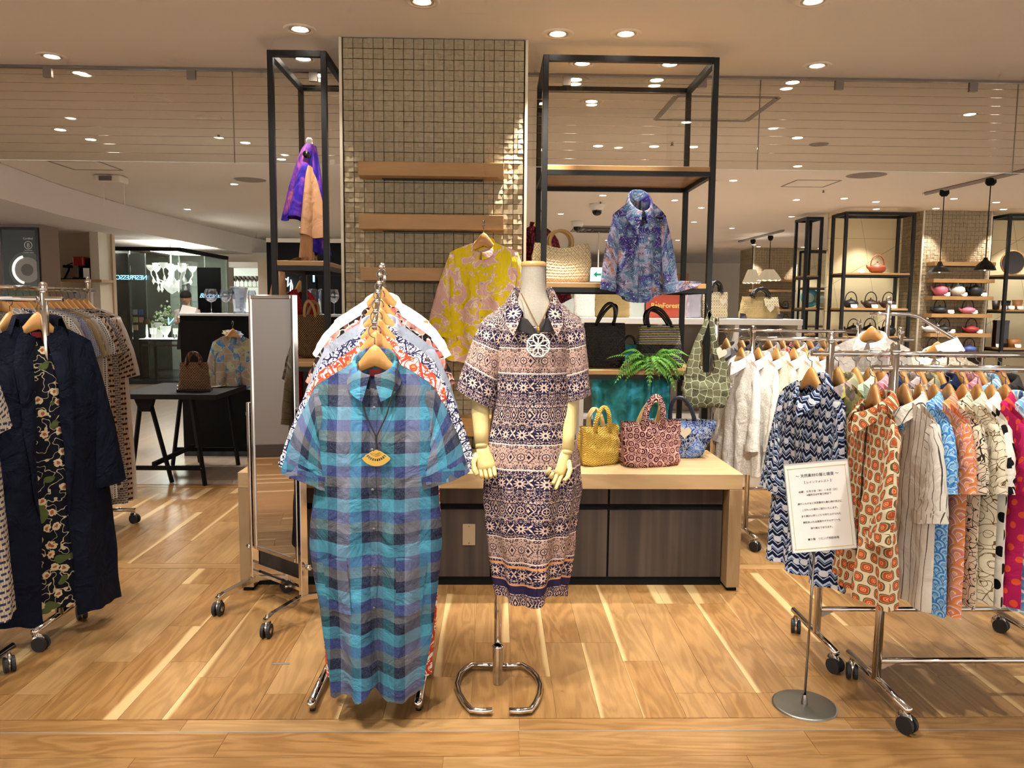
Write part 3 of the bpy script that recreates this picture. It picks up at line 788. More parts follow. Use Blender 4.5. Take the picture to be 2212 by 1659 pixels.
# dome cameras
for x, y, lb in ((1.537, 11.876, 'white dome security camera on the ceiling, higher of two'), (1.50, 14.31, 'white dome security camera on the ceiling, lower of two')):
    t = thing('dome_camera', lb, 'camera', (x, y, CEIL))
    obj('housing', MB().lathe([(0.0005, 0), (0.11, 0), (0.11, -0.05), (0.095, -0.09), (0.075, -0.1)], 20), M_white, t, True)
    obj('dome', MB().lathe([(0.075, -0.1), (0.07, -0.14), (0.045, -0.17), (0.0005, -0.18)], 16), M_blackg, t, True)
t = thing('air_vent', 'square grey ceiling air vent beside the purple blouse', 'vent', (2.1, 15.6, CEIL))
obj('frame', MB().box(-0.55, 0.55, -0.55, 0.55, -0.02, 0), M_line, t)
for k in range(3):
    a = 0.42-k*0.13
    for sx, sy, lx, ly in ((0, -1, 1, 0), (0, 1, 1, 0), (-1, 0, 0, 1), (1, 0, 0, 1)):
        obj('louver', MB().cbox(sx*a, sy*a, -0.03, (2*a if lx else 0.05), (2*a if ly else 0.05), 0.02), mat('vent_dark', '#4c4a4d', 0.6), t)
t = thing('projector', 'white ceiling projector bracket with two thin hanging rods', 'projector', (-4.72, 9.86, CEIL))
obj('body', MB().box(-0.16, 0.16, -0.12, 0.12, -0.09, 0), M_trim, t, bevel=0.02); obj('lens', MB().box(-0.09, 0.06, -0.135, -0.12, -0.075, -0.02), M_chromed, t)
for x in (-0.10, 0.15): obj('rod', MB().tube([(x, 0, -0.09), (x, 0, -0.35)], 0.004, 6), M_trim, t)

# ---- tiled column
CX0, CX1, CYF = -0.905, 0.176, 4.72
colm = MB(); colm.box(CX0, CX1, CYF+0.012, CYF+1.05, 0, CEIL); wcol = struct(obj('wall_column', colm, M_joint))
for x0, x1 in ((CX0-0.006, CX0), (CX1, CX1+0.006)): obj('side_facing', MB().box(x0, x1, CYF+0.012, CYF+1.05, 0, CEIL-0.002), M_tile, wcol)
for i, x in enumerate((CX0-0.012, CX1-0.004)):
    mb = MB(); mb.box(x, x+0.016, CYF-0.008, CYF+1.05, 0, CEIL-0.002); obj('corner_strip', mb, M_colpaint, wcol)
NT = 18; tp = (CX1-CX0-0.02)/NT
def tile_geo(seed):
    r = random.Random(seed); m = MB(); h = tp*0.94/2
    V = []; F = []
    xs = (-h, -0.001+r.uniform(-.002, .002), h); zs = (-h, r.uniform(-.002, .002), h)
    for a in range(2):
        for b in range(2):
            base = r.uniform(-0.002, 0.0015); k = r.randrange(4); e = r.uniform(0.002, 0.006)
            cs = [(xs[a], zs[b]), (xs[a+1], zs[b]), (xs[a+1], zs[b+1]), (xs[a], zs[b+1])]
            d = [base+(e if q in (k, (k+1) % 4) else 0.0) for q in range(4)]
            i0 = len(V)
            V += [(c[0], -0.009-d[q], c[1]) for q, c in enumerate(cs)]+[(c[0], 0.002, c[1]) for c in cs]
            F += [(i0, i0+1, i0+2, i0+3)]+[(i0+q, i0+4+q, i0+4+(q+1) % 4, i0+(q+1) % 4) for q in range(4)]
    return V, F
TG = [tile_geo(i) for i in range(8)]
TM = [MB().add(*g).mesh('tile', M_tile) for g in TG]
rest = MB(); nrow = int(CEIL/tp); ntile = 0
for j in range(nrow):
    for i in range(NT):
        p_ = (CX0+0.01+(i+0.5)*tp, CYF+0.010, CEIL-0.004-(j+0.5)*tp); k = random.randrange(8)
        if ntile < 298:
            link('tile', TM[k], wcol, p_); ntile += 1
        elif p_[2] > 0.5:
            V, F_ = TG[k]; rest.add([(v[0]+p_[0], v[1]+p_[1], v[2]+p_[2]) for v in V], F_)
o_ = obj('lower_tiles', rest, M_tile, wcol); o_['kind'] = 'stuff'
# floating shelves on the column
for x0, x1, z1, z0, lb in ((-0.788, 0.05, 2.322, 2.242, 'topmost of the plain oak shelves floating on the tiled column'), (-0.785, 0.05, 2.026, 1.94, 'second oak shelf down on the tiled column with a hanger hooked on it'),
                           (-0.782, 0.05, 1.722, 1.645, 'third oak shelf on the tiled column behind the yellow blouse'), (-0.782, 0.05, 0.84, 0.73, 'lowest oak shelf on the tiled column behind the hanging dresses'), (-0.782, 0.05, 1.40, 1.32, 'oak shelf on the tiled column hidden behind the hanging white shirt')):
    t = thing('wall_shelf', lb, 'shelf', ((x0+x1)/2, CYF-0.08, z0), 0, 'oak shelves on the tiled column')
    wd = (x1-x0)/2
    obj('board', MB().box(-wd, wd, -0.072, 0.078, 0, z1-z0), M_shelf, t, bevel=0.003)
    obj('bracket', MB().box(-wd*0.7, wd*0.7, 0.02, 0.079, -0.004, 0), M_blk, t)

# ---- far tiled columns with shelves
def far_column(name, x0, x1, y0, y1, tilt=0.0):
    o = struct(obj(name, MB().box(x0, x1, y0+0.01, y1, 0, CEIL), M_joint))
    m = MB(); n = int((x1-x0)/0.062); tt = (x1-x0)/n; rows = int(2.3/tt)
    for j in range(rows):
        for i in range(n):
            V, F_ = TG[random.randrange(8)]; sc = tt/tp
            m.add([(v[0]*sc+x0+(i+0.5)*tt, v[1]+y0+0.008, v[2]*sc+CEIL-(j+0.5)*tt) for v in V], F_)
    n2 = int((y1-y0)/0.062); t2 = (y1-y0)/n2
    for j in range(int(2.3/t2)):
        for i in range(n2):
            V, F_ = TG[random.randrange(8)]; sc = t2/tp
            m.add([(v[1]+x0-0.001, -v[0]*sc+y0+(i+0.5)*t2, v[2]*sc+CEIL-(j+0.5)*t2) for v in V], F_)
    q = obj('tiles', m, M_tile, o); q['kind'] = 'stuff'
    obj('corner_strip', MB().box(x0-0.02, x0+0.004, y0-0.01, y0+0.012, 0, CEIL), M_colpaint, o)
    obj('corner_strip', MB().box(x1-0.004, x1+0.02, y0-0.01, y0+0.012, 0, CEIL), M_colpaint, o)
far_column('wall_column_far', 6.72, 7.78, 12.2, 13.2)
far_column('wall_column_mid', 6.62, 7.72, 19.9, 21.0)
for x, y, ax, ay, lb in ((6.75, 11.95, 6.85, 12.2, 'downlight washing the near corner of the teapot column'), (7.8, 11.95, 7.72, 12.2, 'downlight washing the far corner of the teapot column'),
                         (6.62, 19.6, 6.7, 19.95, 'downlight washing one corner of the distant tiled column'), (7.75, 19.6, 7.68, 19.95, 'downlight washing the other corner of the distant tiled column')):
    downlight(x, y, lb, 60, (ax, ay, 1.3), 48, blend=0.25)
# ================================================================ hangers, garments, racks
_hw = MB(); _xs = np.linspace(-0.19, 0.19, 23)
def _ht(x):
    a = abs(x); return 0.052*math.exp(-(a/0.048)**2)-0.100*(a/0.205)**1.15
def _hb(x):
    a = abs(x); return _ht(x)-0.050*math.exp(-(a/0.05)**2)-0.022-0.006*(1-a/0.205)
def _hy(x): return 0.0
_V = []
for x in _xs:
    zt, zb, yy = _ht(x), _hb(x), _hy(x); th = 0.010-0.004*(abs(x)/0.19)
    zm = (zt+zb)/2
    _V += [(x, yy-th, zb+0.006), (x, yy-th, zt-0.007), (x, yy-th*0.4, zt), (x, yy+th*0.4, zt), (x, yy+th, zt-0.007), (x, yy+th, zb+0.006), (x, yy, zb)]
_F = []
for i in range(22):
    for k in range(7):
        l = (k+1) % 7; _F.append((i*7+k, (i+1)*7+k, (i+1)*7+l, i*7+l))
_F += [tuple(range(7)), tuple(22*7+k for k in range(6, -1, -1))]
HANG_ME = _hw.add(_V, _F).mesh('wooden_bar', M_hang, True)
_hk = [(0, 0, 0.035), (0, 0, 0.075)]+[(0.021*math.cos(R_(a))*-1, 0, 0.098+0.0225*math.sin(R_(a))) for a in range(-62, 216, 20)]
HOOK_ME = MB().tube(_hk, 0.0020, 7).mesh('hook', M_chromed, True)
HOOKTOP = 0.1175   # hook rests on a rail whose centre lies this far above the neck
def hanger(loc, rz, label, group=None, tilt=0.0):
    t = thing('hanger', label, 'hanger', loc, rz, group)
    t.rotation_euler = (tilt, 0, rz)
    link('wooden_bar', HANG_ME, t); link('hook', HOOK_ME, t, (0, 0, 0), (0, 0, -rz if abs(rz) < 0.1 else PI/2))
    return t

class Gm:
    """shape numbers of one garment, metres, neck at the origin"""
    def __init__(s, **k):
        s.sw = 0.215; s.nw = 0.062; s.drop = 0.062; s.nf = 0.075; s.nb = 0.006; s.L = 0.68; s.bw = 0.25; s.ww = None; s.hw = 0.27
        s.ad = 0.17; s.tc = 0.045; s.th = 0.055; s.fa = 0.012; s.nfold = 3.2; s.ph = random.uniform(0, 6.28); s.hc = 0.0; s.open = None
        s.slv = 0.30; s.sla = 17; s.slw = 0.105; s.slc = 0.085; s.sld = 0.03; s.cuff = True; s.collar = 'shirt'; s.plk = True; s.btn = 0
        s.ns = 25; s.nv = 18; s.wn = 0.006; s.ch = 0.034; s.cl = 0.05
        s.__dict__.update(k)
def _wob(a, b, ph):
    return (np.sin(a*2.1+b*3.3+ph)+np.sin(a*5.3-b*2.7+ph*1.7)*0.6+np.sin(a*3.1+b*7.9+ph*0.6)*0.5)/2.1
def gsurf(P, s, v, sd):
    a = np.abs(s)*P.sw
    sh = -P.drop*np.clip((a-P.nw)/(P.sw-P.nw), 0, 1)**1.1
    nk = (P.nf if sd < 0 else P.nb)*np.sqrt(np.clip(1-(a/P.nw)**2, 0, 1))
    zt = -nk+sh
    zh = -P.L+P.hc*s*s+getattr(P, 'hn', 0.0)*np.exp(-((s+0.08)/0.16)**2)
    z = zt+(zh-zt)*v; d = -z
    D = [0, P.drop, P.drop+P.ad]; Wd = [P.sw, P.sw, P.bw]
    if P.ww: D.append(P.L*0.55); Wd.append(P.ww)
    D.append(P.L); Wd.append(P.hw)
    W = np.interp(d, D, Wd); Tt = np.interp(d, [0, P.drop, P.drop+P.ad, P.L], [0.012, 0.019, P.tc, P.th])
    prof = np.power(np.clip(1-np.abs(s)**3, 0, 1), 0.6)
    A = P.fa*np.clip(v*1.25-0.1, 0, 1.15)
    y = sd*Tt*prof
    y = y+A*np.sin(P.nfold*PI*s+P.ph+0.8*np.sin(v*3+P.ph))*np.sqrt(prof)+P.wn*_wob(s*4, v*5, P.ph+sd)*np.clip(v*4, 0, 1)*prof
    x = s*W+A*0.6*np.cos(P.nfold*PI*s+P.ph*1.3)*(1-np.abs(s))*0.6+P.wn*0.5*_wob(v*6, s*3, P.ph)
    z = z+P.wn*0.8*_wob(s*5, 0*v, P.ph)*v
    return x, y, z
def gbody(P):
    m = MB(); v = np.linspace(0, 1, P.nv)**0.9
    for sd in (-1, 1):
        if sd < 0 and P.open:
            g = np.interp(v, [0, 0.06, 0.3, 1.0], [P.open[0]*0.4, P.open[0], P.open[1], P.open[2]])
            for e in (-1, 1):
                q = np.linspace(0, 1, P.ns//2+1)
                S = e*(1+(g[:, None]-1)*(q[None, :] if e < 0 else (1-q)[None, :])) if e > 0 else -(1+(g[:, None]-1)*q[None, :])
                Vv = np.repeat(v[:, None], S.shape[1], 1)
                x, y, z = gsurf(P, S, Vv, sd); m.grid(x, y, z, x, z)
        else:
            S, Vv = np.meshgrid(np.linspace(-1, 1, P.ns), v)
            x, y, z = gsurf(P, S, Vv, sd); m.grid(x, y, z, x+(0.7 if sd > 0 else 0), z)
    return m
def gsleeve(P, e, n=16, nt=10):
    """tube whose outer edge starts at the shoulder point and inner edge at the armpit"""
    m = MB(); al = R_(P.sla); Lh = P.slv
    O0 = np.array([P.sw-0.004, 0.0, -P.drop-0.002]); I0 = np.array([P.bw-0.02, 0.0, -P.drop-P.ad])
    ax = np.array([math.sin(al), 0, -math.cos(al)]); nn = np.array([math.cos(al), 0, math.sin(al)])
    O1 = O0+ax*Lh+np.array([0.012, 0, 0]); I1 = O1-nn*2*P.slc
    if I1[2] > I0[2]: I0 = np.array([P.bw-0.03, 0.0, max(I0[2], I1[2]+0.02)])
    fwd = -0.03 if Lh > 0.4 else -0.008
    X_, Y_, Z_, U_, V_ = [], [], [], [], []
    th = np.linspace(0, 2*PI, n+1)
    for i in range(-1, nt):
        t = max(i, 0)/(nt-1)
        O = O0+(O1-O0)*t+np.array([0.014*math.sin(t*PI), 0, 0]); I = I0+(I1-I0)*t
        if i < 0: O = O+np.array([-0.03, 0, 0.012]); I = I+np.array([-0.03, 0, 0.0])
        c = (O+I)/2; w_ = (O-I)/2; hd = (0.019 if i < 0 else 0.024+(P.sld-0.024)*min(1, t*1.6))
        cs = np.sign(np.cos(th))*np.abs(np.cos(th))**0.85; sn = np.sin(th)
        wv = 1+0.03*_wob(th, np.full_like(th, t*6), P.ph+e)*(t > 0)
        dp = hd*(1+0.4*_wob(th*2, np.full_like(th, t*8), P.ph*2+e))
        X_.append((c[0]+w_[0]*cs*wv)*e); Z_.append(c[2]+w_[2]*cs*wv); Y_.append(c[1]+sn*dp+fwd*t)
        U_.append(np.where(sn < 0, cs, 2.2-cs)*max(0.05, np.hypot(w_[0], w_[2]))+e*0.4); V_.append(np.full_like(th, -t*Lh-P.drop-(0.02 if i >= 0 else 0)))
    m.grid(np.array(X_), np.array(Y_), np.array(Z_), np.array(U_), np.array(V_))
    c = (O1+I1)/2+np.array([0, fwd, 0])
    return m, c, ax, nn, P.slc, P.sld
def gcollar(P, n=29):
    m = MB(); f = np.linspace(-1, 1, n); ph = f*PI*0.965
    ny = 0.050
    z0 = -P.nf*0.93*np.clip((1-np.cos(ph))/2, 0, 1)**1.25
    def ring(dr, dz, front=0.0, spread=0.0):
        k = np.clip((np.abs(f)-0.55)/0.45, 0, 1)
        r = P.nw+dr
        x = r*np.sin(ph)*1.0+np.sign(f)*spread*k; y = (ny+dr)*np.cos(ph)+0.004-k*0.012; z = z0+dz-front*k
        return x, y, z
    ch, cl = P.ch, P.cl
    if P.collar == 'shirt':
        rows = [ring(0.004, -0.006), ring(0.0, ch*0.9), ring(0.004, ch), ring(0.012, ch*0.9), ring(0.022, ch-cl*0.5, 0.006, 0.006), ring(0.030, ch-cl, 0.030, 0.020)]
    elif P.collar == 'stand':
        rows = [ring(0.004, -0.008), ring(0.004, ch*0.5), ring(0.001, ch)]
    elif P.collar == 'ruffle':
        rows = [ring(0.002, -0.006), ring(0.004, ch*0.5), ring(0.014, ch), ring(0.026, ch+0.01)]
        rows = [(x*(1+0.12*i/3*np.sin(f*60)), y*(1+0.12*i/3*np.sin(f*60)), z) for i, (x, y, z) in enumerate(rows)]
    else:
        rows = [ring(0.006, -0.006), ring(0.002, 0.010)]
    A = np.array(rows)
    m.grid(A[:, 0], A[:, 1], A[:, 2], A[:, 0]*1.0, A[:, 2]+A[:, 1])
    return m
def garment(name, label, cat, mtl, loc, rz, P, group=None, trimmat=None, tilt=0.0, labelcol=None):
    """top-level garment with body, sleeves, collar, placket, buttons"""
    t = thing(name, label, cat, loc, rz, group); t.rotation_euler = (tilt, 0, rz)
    obj('body', gbody(P), mtl, t, True)
    if P.slv > 0.04:
        for e in (-1, 1):
            m, c, ax, nn, hw, hd = gsleeve(P, e)
            so = obj('sleeve', m, mtl, t, True)
            if P.cuff:
                th = np.linspace(0, 2*PI, 15); rows = []
                for k in (-0.045, -0.002):
                    q = c+ax*k
                    rows.append((e*(q[0]+nn[0]*np.cos(th)*(hw+0.004)), q[1]+np.sin(th)*(hd+0.004), q[2]+nn[2]*np.cos(th)*(hw+0.004)))
                A = np.array(rows); obj('cuff', MB().grid(A[:, 0], A[:, 1], A[:, 2], A[:, 0]+0.03, A[:, 2]+0.02), trimmat or mtl, so, True)
    if P.collar != 'none': obj('collar', gcollar(P), trimmat or mtl, t, True)
    if P.plk and not P.open:
        v = np.linspace(0.0, P.plk if isinstance(P.plk, float) else 1.0, P.nv); S, Vv = np.meshgrid(np.linspace(-0.066, 0.066, 5), v)
        x, y, z = gsurf(P, S, Vv, -1); obj('placket', MB().grid(x, y-0.0035, z, x+0.015, z), trimmat or mtl, t, True)
        if getattr(P, 'pipe', None):
            S, Vv = np.meshgrid(np.linspace(0.05, 0.085, 3), v); x, y, z = gsurf(P, S, Vv, -1); obj('piping', MB().grid(x, y-0.006, z, x, z), M_cord, t, True)
        for k in range(P.btn):
            vv = np.array([[0.06+0.8*k/max(1, P.btn)]]); x, y, z = gsurf(P, np.array([[0.0]]), vv, -1)
            obj('button', MB().lathe([(0.0005, 0.003), (0.005, 0.0025), (0.0055, 0)], 10), M_chromed, t, loc=(x[0, 0], y[0, 0]-0.004, z[0, 0]), rot=(PI/2, 0, 0))
    if labelcol:
        obj('neck_label', MB().box(-0.022, 0.022, 0.012, 0.014, -0.055, -0.03), mat('label_red', '#a3201c', 0.6), t)
    return t
def lapel(P, t, mtl, w_=0.16):
    """wide shawl lapels folded back along an open front"""
    for e in (-1, 1):
        v = np.linspace(0.0, 0.62, 16); g = np.interp(v, [0, 0.06, 0.3, 1.0], [P.open[0]*0.4, P.open[0], P.open[1], P.open[2]])
        wd = np.interp(v, [0, 0.12, 0.35, 0.62], [w_*1.5, w_*1.9, w_*1.3, 0.02])
        q = np.linspace(0, 1, 7); S = e*(g[:, None]+wd[:, None]*q[None, :]); Vv = np.repeat(v[:, None], 7, 1)
        x, y, z = gsurf(P, S, Vv, -1)
        y = y-0.006-0.010*np.sin(q*PI*0.9)[None, :]
        m = MB().grid(x, y, z, x*1.1, z)
        obj('lapel', m, mtl, t, True)
    f = np.linspace(-1, 1, 15); ph = f*PI*0.62
    rows = []
    for dr, dz in ((0.004, 0.0), (0.006, 0.045), (0.02, 0.05), (0.045, -0.02)):
        rows.append(((P.nw+dr)*np.sin(ph), (0.045+dr)*np.cos(ph), dz-0.02*np.abs(f)**2))
    A = np.array(rows); obj('collar', MB().grid(A[:, 0], A[:, 1], A[:, 2], A[:, 0], A[:, 2]), mtl, t, True)

# ---- casters and rolling racks
CW_ME = MB().tube([(-0.007, 0, 0), (0.007, 0, 0)], 0.032, 18).mesh('wheel', M_rubber, False)
CH_ME = MB().tube([(-0.0085, 0, 0), (0.0085, 0, 0)], 0.013, 12).mesh('hub', M_chrome, True)
CF_ME = MB().lathe([(0.0005, 0.040), (0.018, 0.036), (0.030, 0.018), (0.033, 0.0), (0.030, -0.004)], 16, sx=0.55, sy=1.0).mesh('fork', M_chrome, True)
CS_ME = MB().tube([(0, 0, 0.036), (0, 0, 0.062)], 0.009, 10).mesh('stem', M_chrome, True)
def caster(parent, x, y, rz=0.0):
    """swivel caster standing on the floor below a foot bar"""
    f = link('caster', CF_ME, parent, (x, y, 0.038), (0, 0, rz))
    link('stem', CS_ME, f)
    for s_ in (-0.013, 0.013): link('wheel', CW_ME, f, (s_, -0.012, -0.006)); 
    link('hub', CH_ME, f, (0.013, -0.012, -0.006))
    return f
def rack(label, x0, x1, y, zr, ztop, ydep=(0.21, 0.21), over=0.08, lowbar=0.15, group=None, posts=(True, True), rr=0.0125, footz=0.092):
    """rolling garment rack, rail along x"""
    t = thing('garment_rack', label, 'garment rack', (x0, y, 0), 0, group)
    W_ = x1-x0
    obj('rail', MB().tube([(-over, 0, zr), (W_+over, 0, zr)], rr, 14), M_chrome, t, True)
    for k, x in enumerate((0, W_)):
        if not posts[k]: continue
        obj('post', MB().tube([(x, 0, footz), (x, 0, ztop-0.03)], 0.0165, 14), M_chrome, t, True)
        obj('finial', MB().lathe([(0.0165, -0.035), (0.019, -0.033), (0.019, -0.022), (0.0165, -0.02), (0.0165, -0.004), (0.010, 0.004), (0.0005, 0.006)], 14, (x, 0, ztop)), M_chrome, t, True)
        f = obj('foot_bar', MB().tube([(x, -ydep[0]-0.03, footz), (x, ydep[1]+0.03, footz)], 0.014, 12), M_chrome, t, True)
        caster(t, x, -ydep[0], 0.5+k); caster(t, x, ydep[1], -0.3+k)
    if lowbar:
        obj('lower_bar', MB().tube([(0, 0, lowbar), (W_, 0, lowbar)], 0.011, 12), M_chrome, t, True)
        obj('gusset', MB().prism([(0.016, lowbar-0.008), (0.07, lowbar-0.012), (0.016, lowbar-0.035)], -0.003, 0.003), M_chrome, t)
    return t
# ================================================================ table, frames, mirror, display stands
# ---- long oak display table with dark cabinet fronts
tb = thing('display_table', 'long low oak display table with dark brown drawer fronts', 'table', (0, 3.978, 0))
obj('top', MB().box(-1.322, 1.312, 0, 0.70, 0.553, 0.635), M_oak, tb, bevel=0.003)
for x0, x1 in ((-1.322, -1.252), (1.242, 1.312)):
    l_ = obj('leg', MB().box(x0, x1, 0, 0.70, 0.022, 0.5525), M_oakz, tb, bevel=0.002)
    obj('foot', MB().box(x0+0.01, x1-0.01, 0.015, 0.68, 0.0, 0.022), M_blackm, l_)
obj('plinth', MB().box(-1.25, 1.24, 0.10, 0.69, 0.0, 0.048), M_blackm, tb)
obj('carcass', MB().box(-1.25, 1.24, 0.105, 0.69, 0.048, 0.552), M_blackm, tb)
XJ = [-1.25, -0.64, -0.01, 0.62, 1.24]
for i in range(4):
    obj('upper_panel', MB().box(XJ[i]+0.006, XJ[i+1]-0.006, 0.088, 0.105, 0.452, 0.550), M_cab, tb)
    obj('drawer_front', MB().box(XJ[i]+0.006, XJ[i+1]-0.006, 0.088, 0.105, 0.050, 0.418), M_cab, tb)
sp_ = at(1013, 1155, 4.06)
pl = thing('socket_cover', 'small beige socket cover plate on the dark table front', 'wall plate', (sp_.x, 4.0655, sp_.z))
obj('plate', MB().box(-0.034, 0.034, -0.006, 0, -0.058, 0.058), mat('plate_beige', '#9c8a70', 0.4), pl, bevel=0.002)
for z in (0.046, -0.046): obj('screw', MB().tube([(0, -0.008, z), (0, -0.004, z)], 0.003, 8), M_chromed, pl)

# ---- black steel frames with oak shelves
def steel_frame(label, x0, x1, y0, y1, ztop, shelves, b=0.034, name='frame_shelf', zbot=0.0, wmat=None):
    t = thing(name, label, 'shelf unit', (x0, y0, zbot)); W_, D_, Z = x1-x0, y1-y0, ztop-zbot
    for x in (0, W_-b):
        for y in (0, D_-b):
            obj('post', MB().box(x, x+b, y, y+b, 0, Z), M_blk, t, bevel=0.002, seg=1)
    for y in (0, D_-b): obj('top_bar', MB().box(b, W_-b, y, y+b, Z-b, Z), M_blk, t)
    for x in (0, W_-b): obj('top_bar', MB().box(x, x+b, b, D_-b, Z-b, Z), M_blk, t)
    for z in shelves:
        z -= zbot
        s_ = obj('shelf', MB().box(b*0.7, W_-b*0.7, b*0.2, D_-b*0.2, z-0.030, z), wmat or M_shelf, t, bevel=0.002, seg=1)
        for y in (0.001, D_-b+0.004): obj('bearer', MB().box(b, W_-b, y, y+b-0.006, z-0.058, z-0.0305), M_blk, s_)
        for x in (0.002, W_-b+0.002): obj('bearer', MB().box(x, x+b-0.004, b, D_-b, z-0.058, z-0.0305), M_blk, s_)
    return t
steel_frame('wide black steel frame with oak shelves, right of the tiled column', 0.279, 1.328, 4.75, 5.44, 2.985, (2.349, 1.649, 1.117))
steel_frame('narrow black steel frame with oak shelves, left of the tiled column', -1.345, -0.998, 4.75, 5.51, 2.985, (1.764, 1.152))

# ---- tall rolling mirror
MA = -math.atan2(0.64, 0.77)
mr = thing('standing_mirror', 'tall narrow chrome framed mirror on a wheeled stand', 'mirror', (-1.045, 3.70, 0), MA)
hw_ = 0.178
fr = obj('frame', MB(), M_chrome, mr) if False else None
m = MB(); fz0, fz1 = 0.285, 1.545
for x0, x1, z0, z1 in ((-hw_, -hw_+0.02, fz0, fz1), (hw_-0.02, hw_, fz0, fz1), (-hw_+0.02, hw_-0.02, fz0, fz0+0.02), (-hw_+0.02, hw_-0.02, fz1-0.02, fz1)): m.box(x0, x1, -0.016, 0.012, z0, z1)
fr = obj('mirror_frame', m, M_chrome, mr, bevel=0.003, seg=1)
obj('glass', MB().box(-hw_+0.019, hw_-0.019, -0.010, -0.004, fz0+0.019, fz1-0.019), M_mirror, fr)
obj('backing', MB().box(-hw_+0.019, hw_-0.019, -0.003, 0.008, fz0+0.019, fz1-0.019), M_blackm, fr)
for e in (-1, 1):
    x = e*(hw_+0.022)
    obj('upright', MB().box(x-0.012, x+0.012, -0.02, 0.02, 0.105, 1.02), M_chrome, mr, bevel=0.003, seg=1)
    k_ = obj('pivot_knob', MB().tube([(x+e*0.012, 0, 0.28), (x+e*0.03, 0, 0.28), (x+e*0.032, 0, 0.28), (x+e*0.055, 0, 0.28)], [0.006, 0.006, 0.013, 0.013], 14), M_chrome, mr, True)
    obj('pivot_knob', MB().tube([(x+e*0.012, 0, 0.96), (x+e*0.03, 0, 0.96)], 0.012, 14), M_chrome, mr, True)
    pts = [(-0.215, 0.085), (-0.175, 0.104), (-0.02, 0.138), (0.02, 0.138), (0.18, 0.104), (0.215, 0.085)]
    poly = [(p, q) for p, q in pts]+[(p, q-0.028 if abs(p) < 0.2 else q-0.014) for p, q in pts[::-1]]
    obj('foot', MB().prism(poly, x-0.015, x+0.015, 'x'), M_chrome, mr, bevel=0.002, seg=1)
    for y in (-0.2, 0.2):
        caster(mr, x, y, 0.6 if y < 0 else -0.4)
for z in (0.20, 0.165): obj('crossbar', MB().box(-hw_-0.012, hw_+0.012, -0.012, 0.012, z-0.014, z+0.014) if z > 0.19 else MB().box(-hw_-0.012, hw_+0.012, -0.008, 0.008, z-0.012, z+0.004), M_chrome, mr)

# ---- front display stand with sloping arm
st = thing('waterfall_stand', 'chrome floor stand with a sloping arm carrying shirts and dresses', 'clothes stand', (-0.47, 3.3, 0))
for x in (-0.197, 0.197):
    f_ = obj('foot', MB().tube([(x, -0.545, 0.036), (x, 0.22, 0.036)], 0.015, 12), M_chrome, st, True)
    for y in (-0.53, 0.2): obj('glide', MB().tube([(x, y, 0), (x, y, 0.024)], 0.011, 10), M_chromed, f_, True)
    obj('toe_cap', MB().lathe([(0.0005, -0.017), (0.01, -0.014), (0.0165, -0.004), (0.0165, 0.012)], 12), M_chrome, f_, True, loc=(x, -0.548, 0.036), rot=(-PI/2, 0, 0))
obj('crossbar', MB().tube([(-0.197, 0, 0.036), (0.197, 0, 0.036)], 0.014, 12), M_chrome, st, True)
obj('post', MB().tube([(0, 0, 0.036), (0, 0, 1.66)], 0.0125, 12), M_chrome, st, True)
obj('finial', MB().lathe([(0.0125, 1.60), (0.015, 1.61), (0.015, 1.645), (0.012, 1.65), (0.012, 1.675), (0.0005, 1.682)], 12), M_chrome, st, True)
obj('arm', MB().tube([(0, -0.01, 1.655), (0.03, -0.3, 1.555), (0.055, -0.6, 1.423)], 0.009, 10), M_chrome, st, True)
for k in range(7):
    q = k/6; y = -0.08-0.515*q; z = 1.645-0.215*q
    obj('stop_ball', MB().lathe([(0.0005, 0.012), (0.008, 0.008), (0.011, 0.0), (0.008, -0.008), (0.0005, -0.012)], 10), M_chrome, st, True, loc=(0.005+0.05*q, y, z+0.012))

def hang_on_arm(i, Y, lab):
    z = 1.645-0.43*(3.22-Y); x = -0.47+0.055*(3.3-Y)/0.6
    hanger((x, Y, z-HOOKTOP), 0.02*((i % 3)-1), 'pale wooden hanger holding the '+lab, 'hangers on the sloping arm')
    return (x, Y, z-HOOKTOP-0.006)
L_ = hang_on_arm(0, 3.22, 'cream white shirt at the back of the stand')
garment('shirt', 'cream white cotton shirt at the back of the chrome stand', 'shirt', F['white'], L_, 0.0, Gm(L=0.95, sw=0.195, bw=0.215, hw=0.22, slv=0.16, sla=30, slw=0.12, slc=0.085, drop=0.085, nf=0.09), 'clothes on the sloping arm')
L_ = hang_on_arm(1, 3.10, 'black blouse with red roses')
garment('blouse', 'black blouse printed with red roses, second from the back on the chrome stand', 'blouse', F['rose'], L_, 0.0, Gm(L=1.0, sw=0.20, bw=0.215, hw=0.21, slv=0.2, sla=26, slw=0.105, slc=0.09, drop=0.095), 'clothes on the sloping arm')
L_ = hang_on_arm(2, 3.02, 'pale blue denim shirt dress')
garment('shirt_dress', 'plain pale grey blue shirt dress on the chrome stand', 'dress', F['denim'], L_, 0.0, Gm(L=1.05, sw=0.215, bw=0.215, hw=0.2, slv=0.3, sla=18, slw=0.11, slc=0.085, drop=0.10), 'clothes on the sloping arm')
L_ = hang_on_arm(3, 2.93, 'white dress with navy flower drawings')
garment('shirt_dress', 'white shirt dress covered in navy line drawn flowers', 'dress', F['navyart'], L_, 0.0, Gm(L=1.12, sw=0.215, bw=0.20, hw=0.19, slv=0.42, sla=21, slw=0.115, slc=0.08, drop=0.105, nf=0.1, collar='shirt', ch=0.03), 'clothes on the sloping arm', )
L_ = hang_on_arm(4, 2.83, 'white dress with red flower outlines')
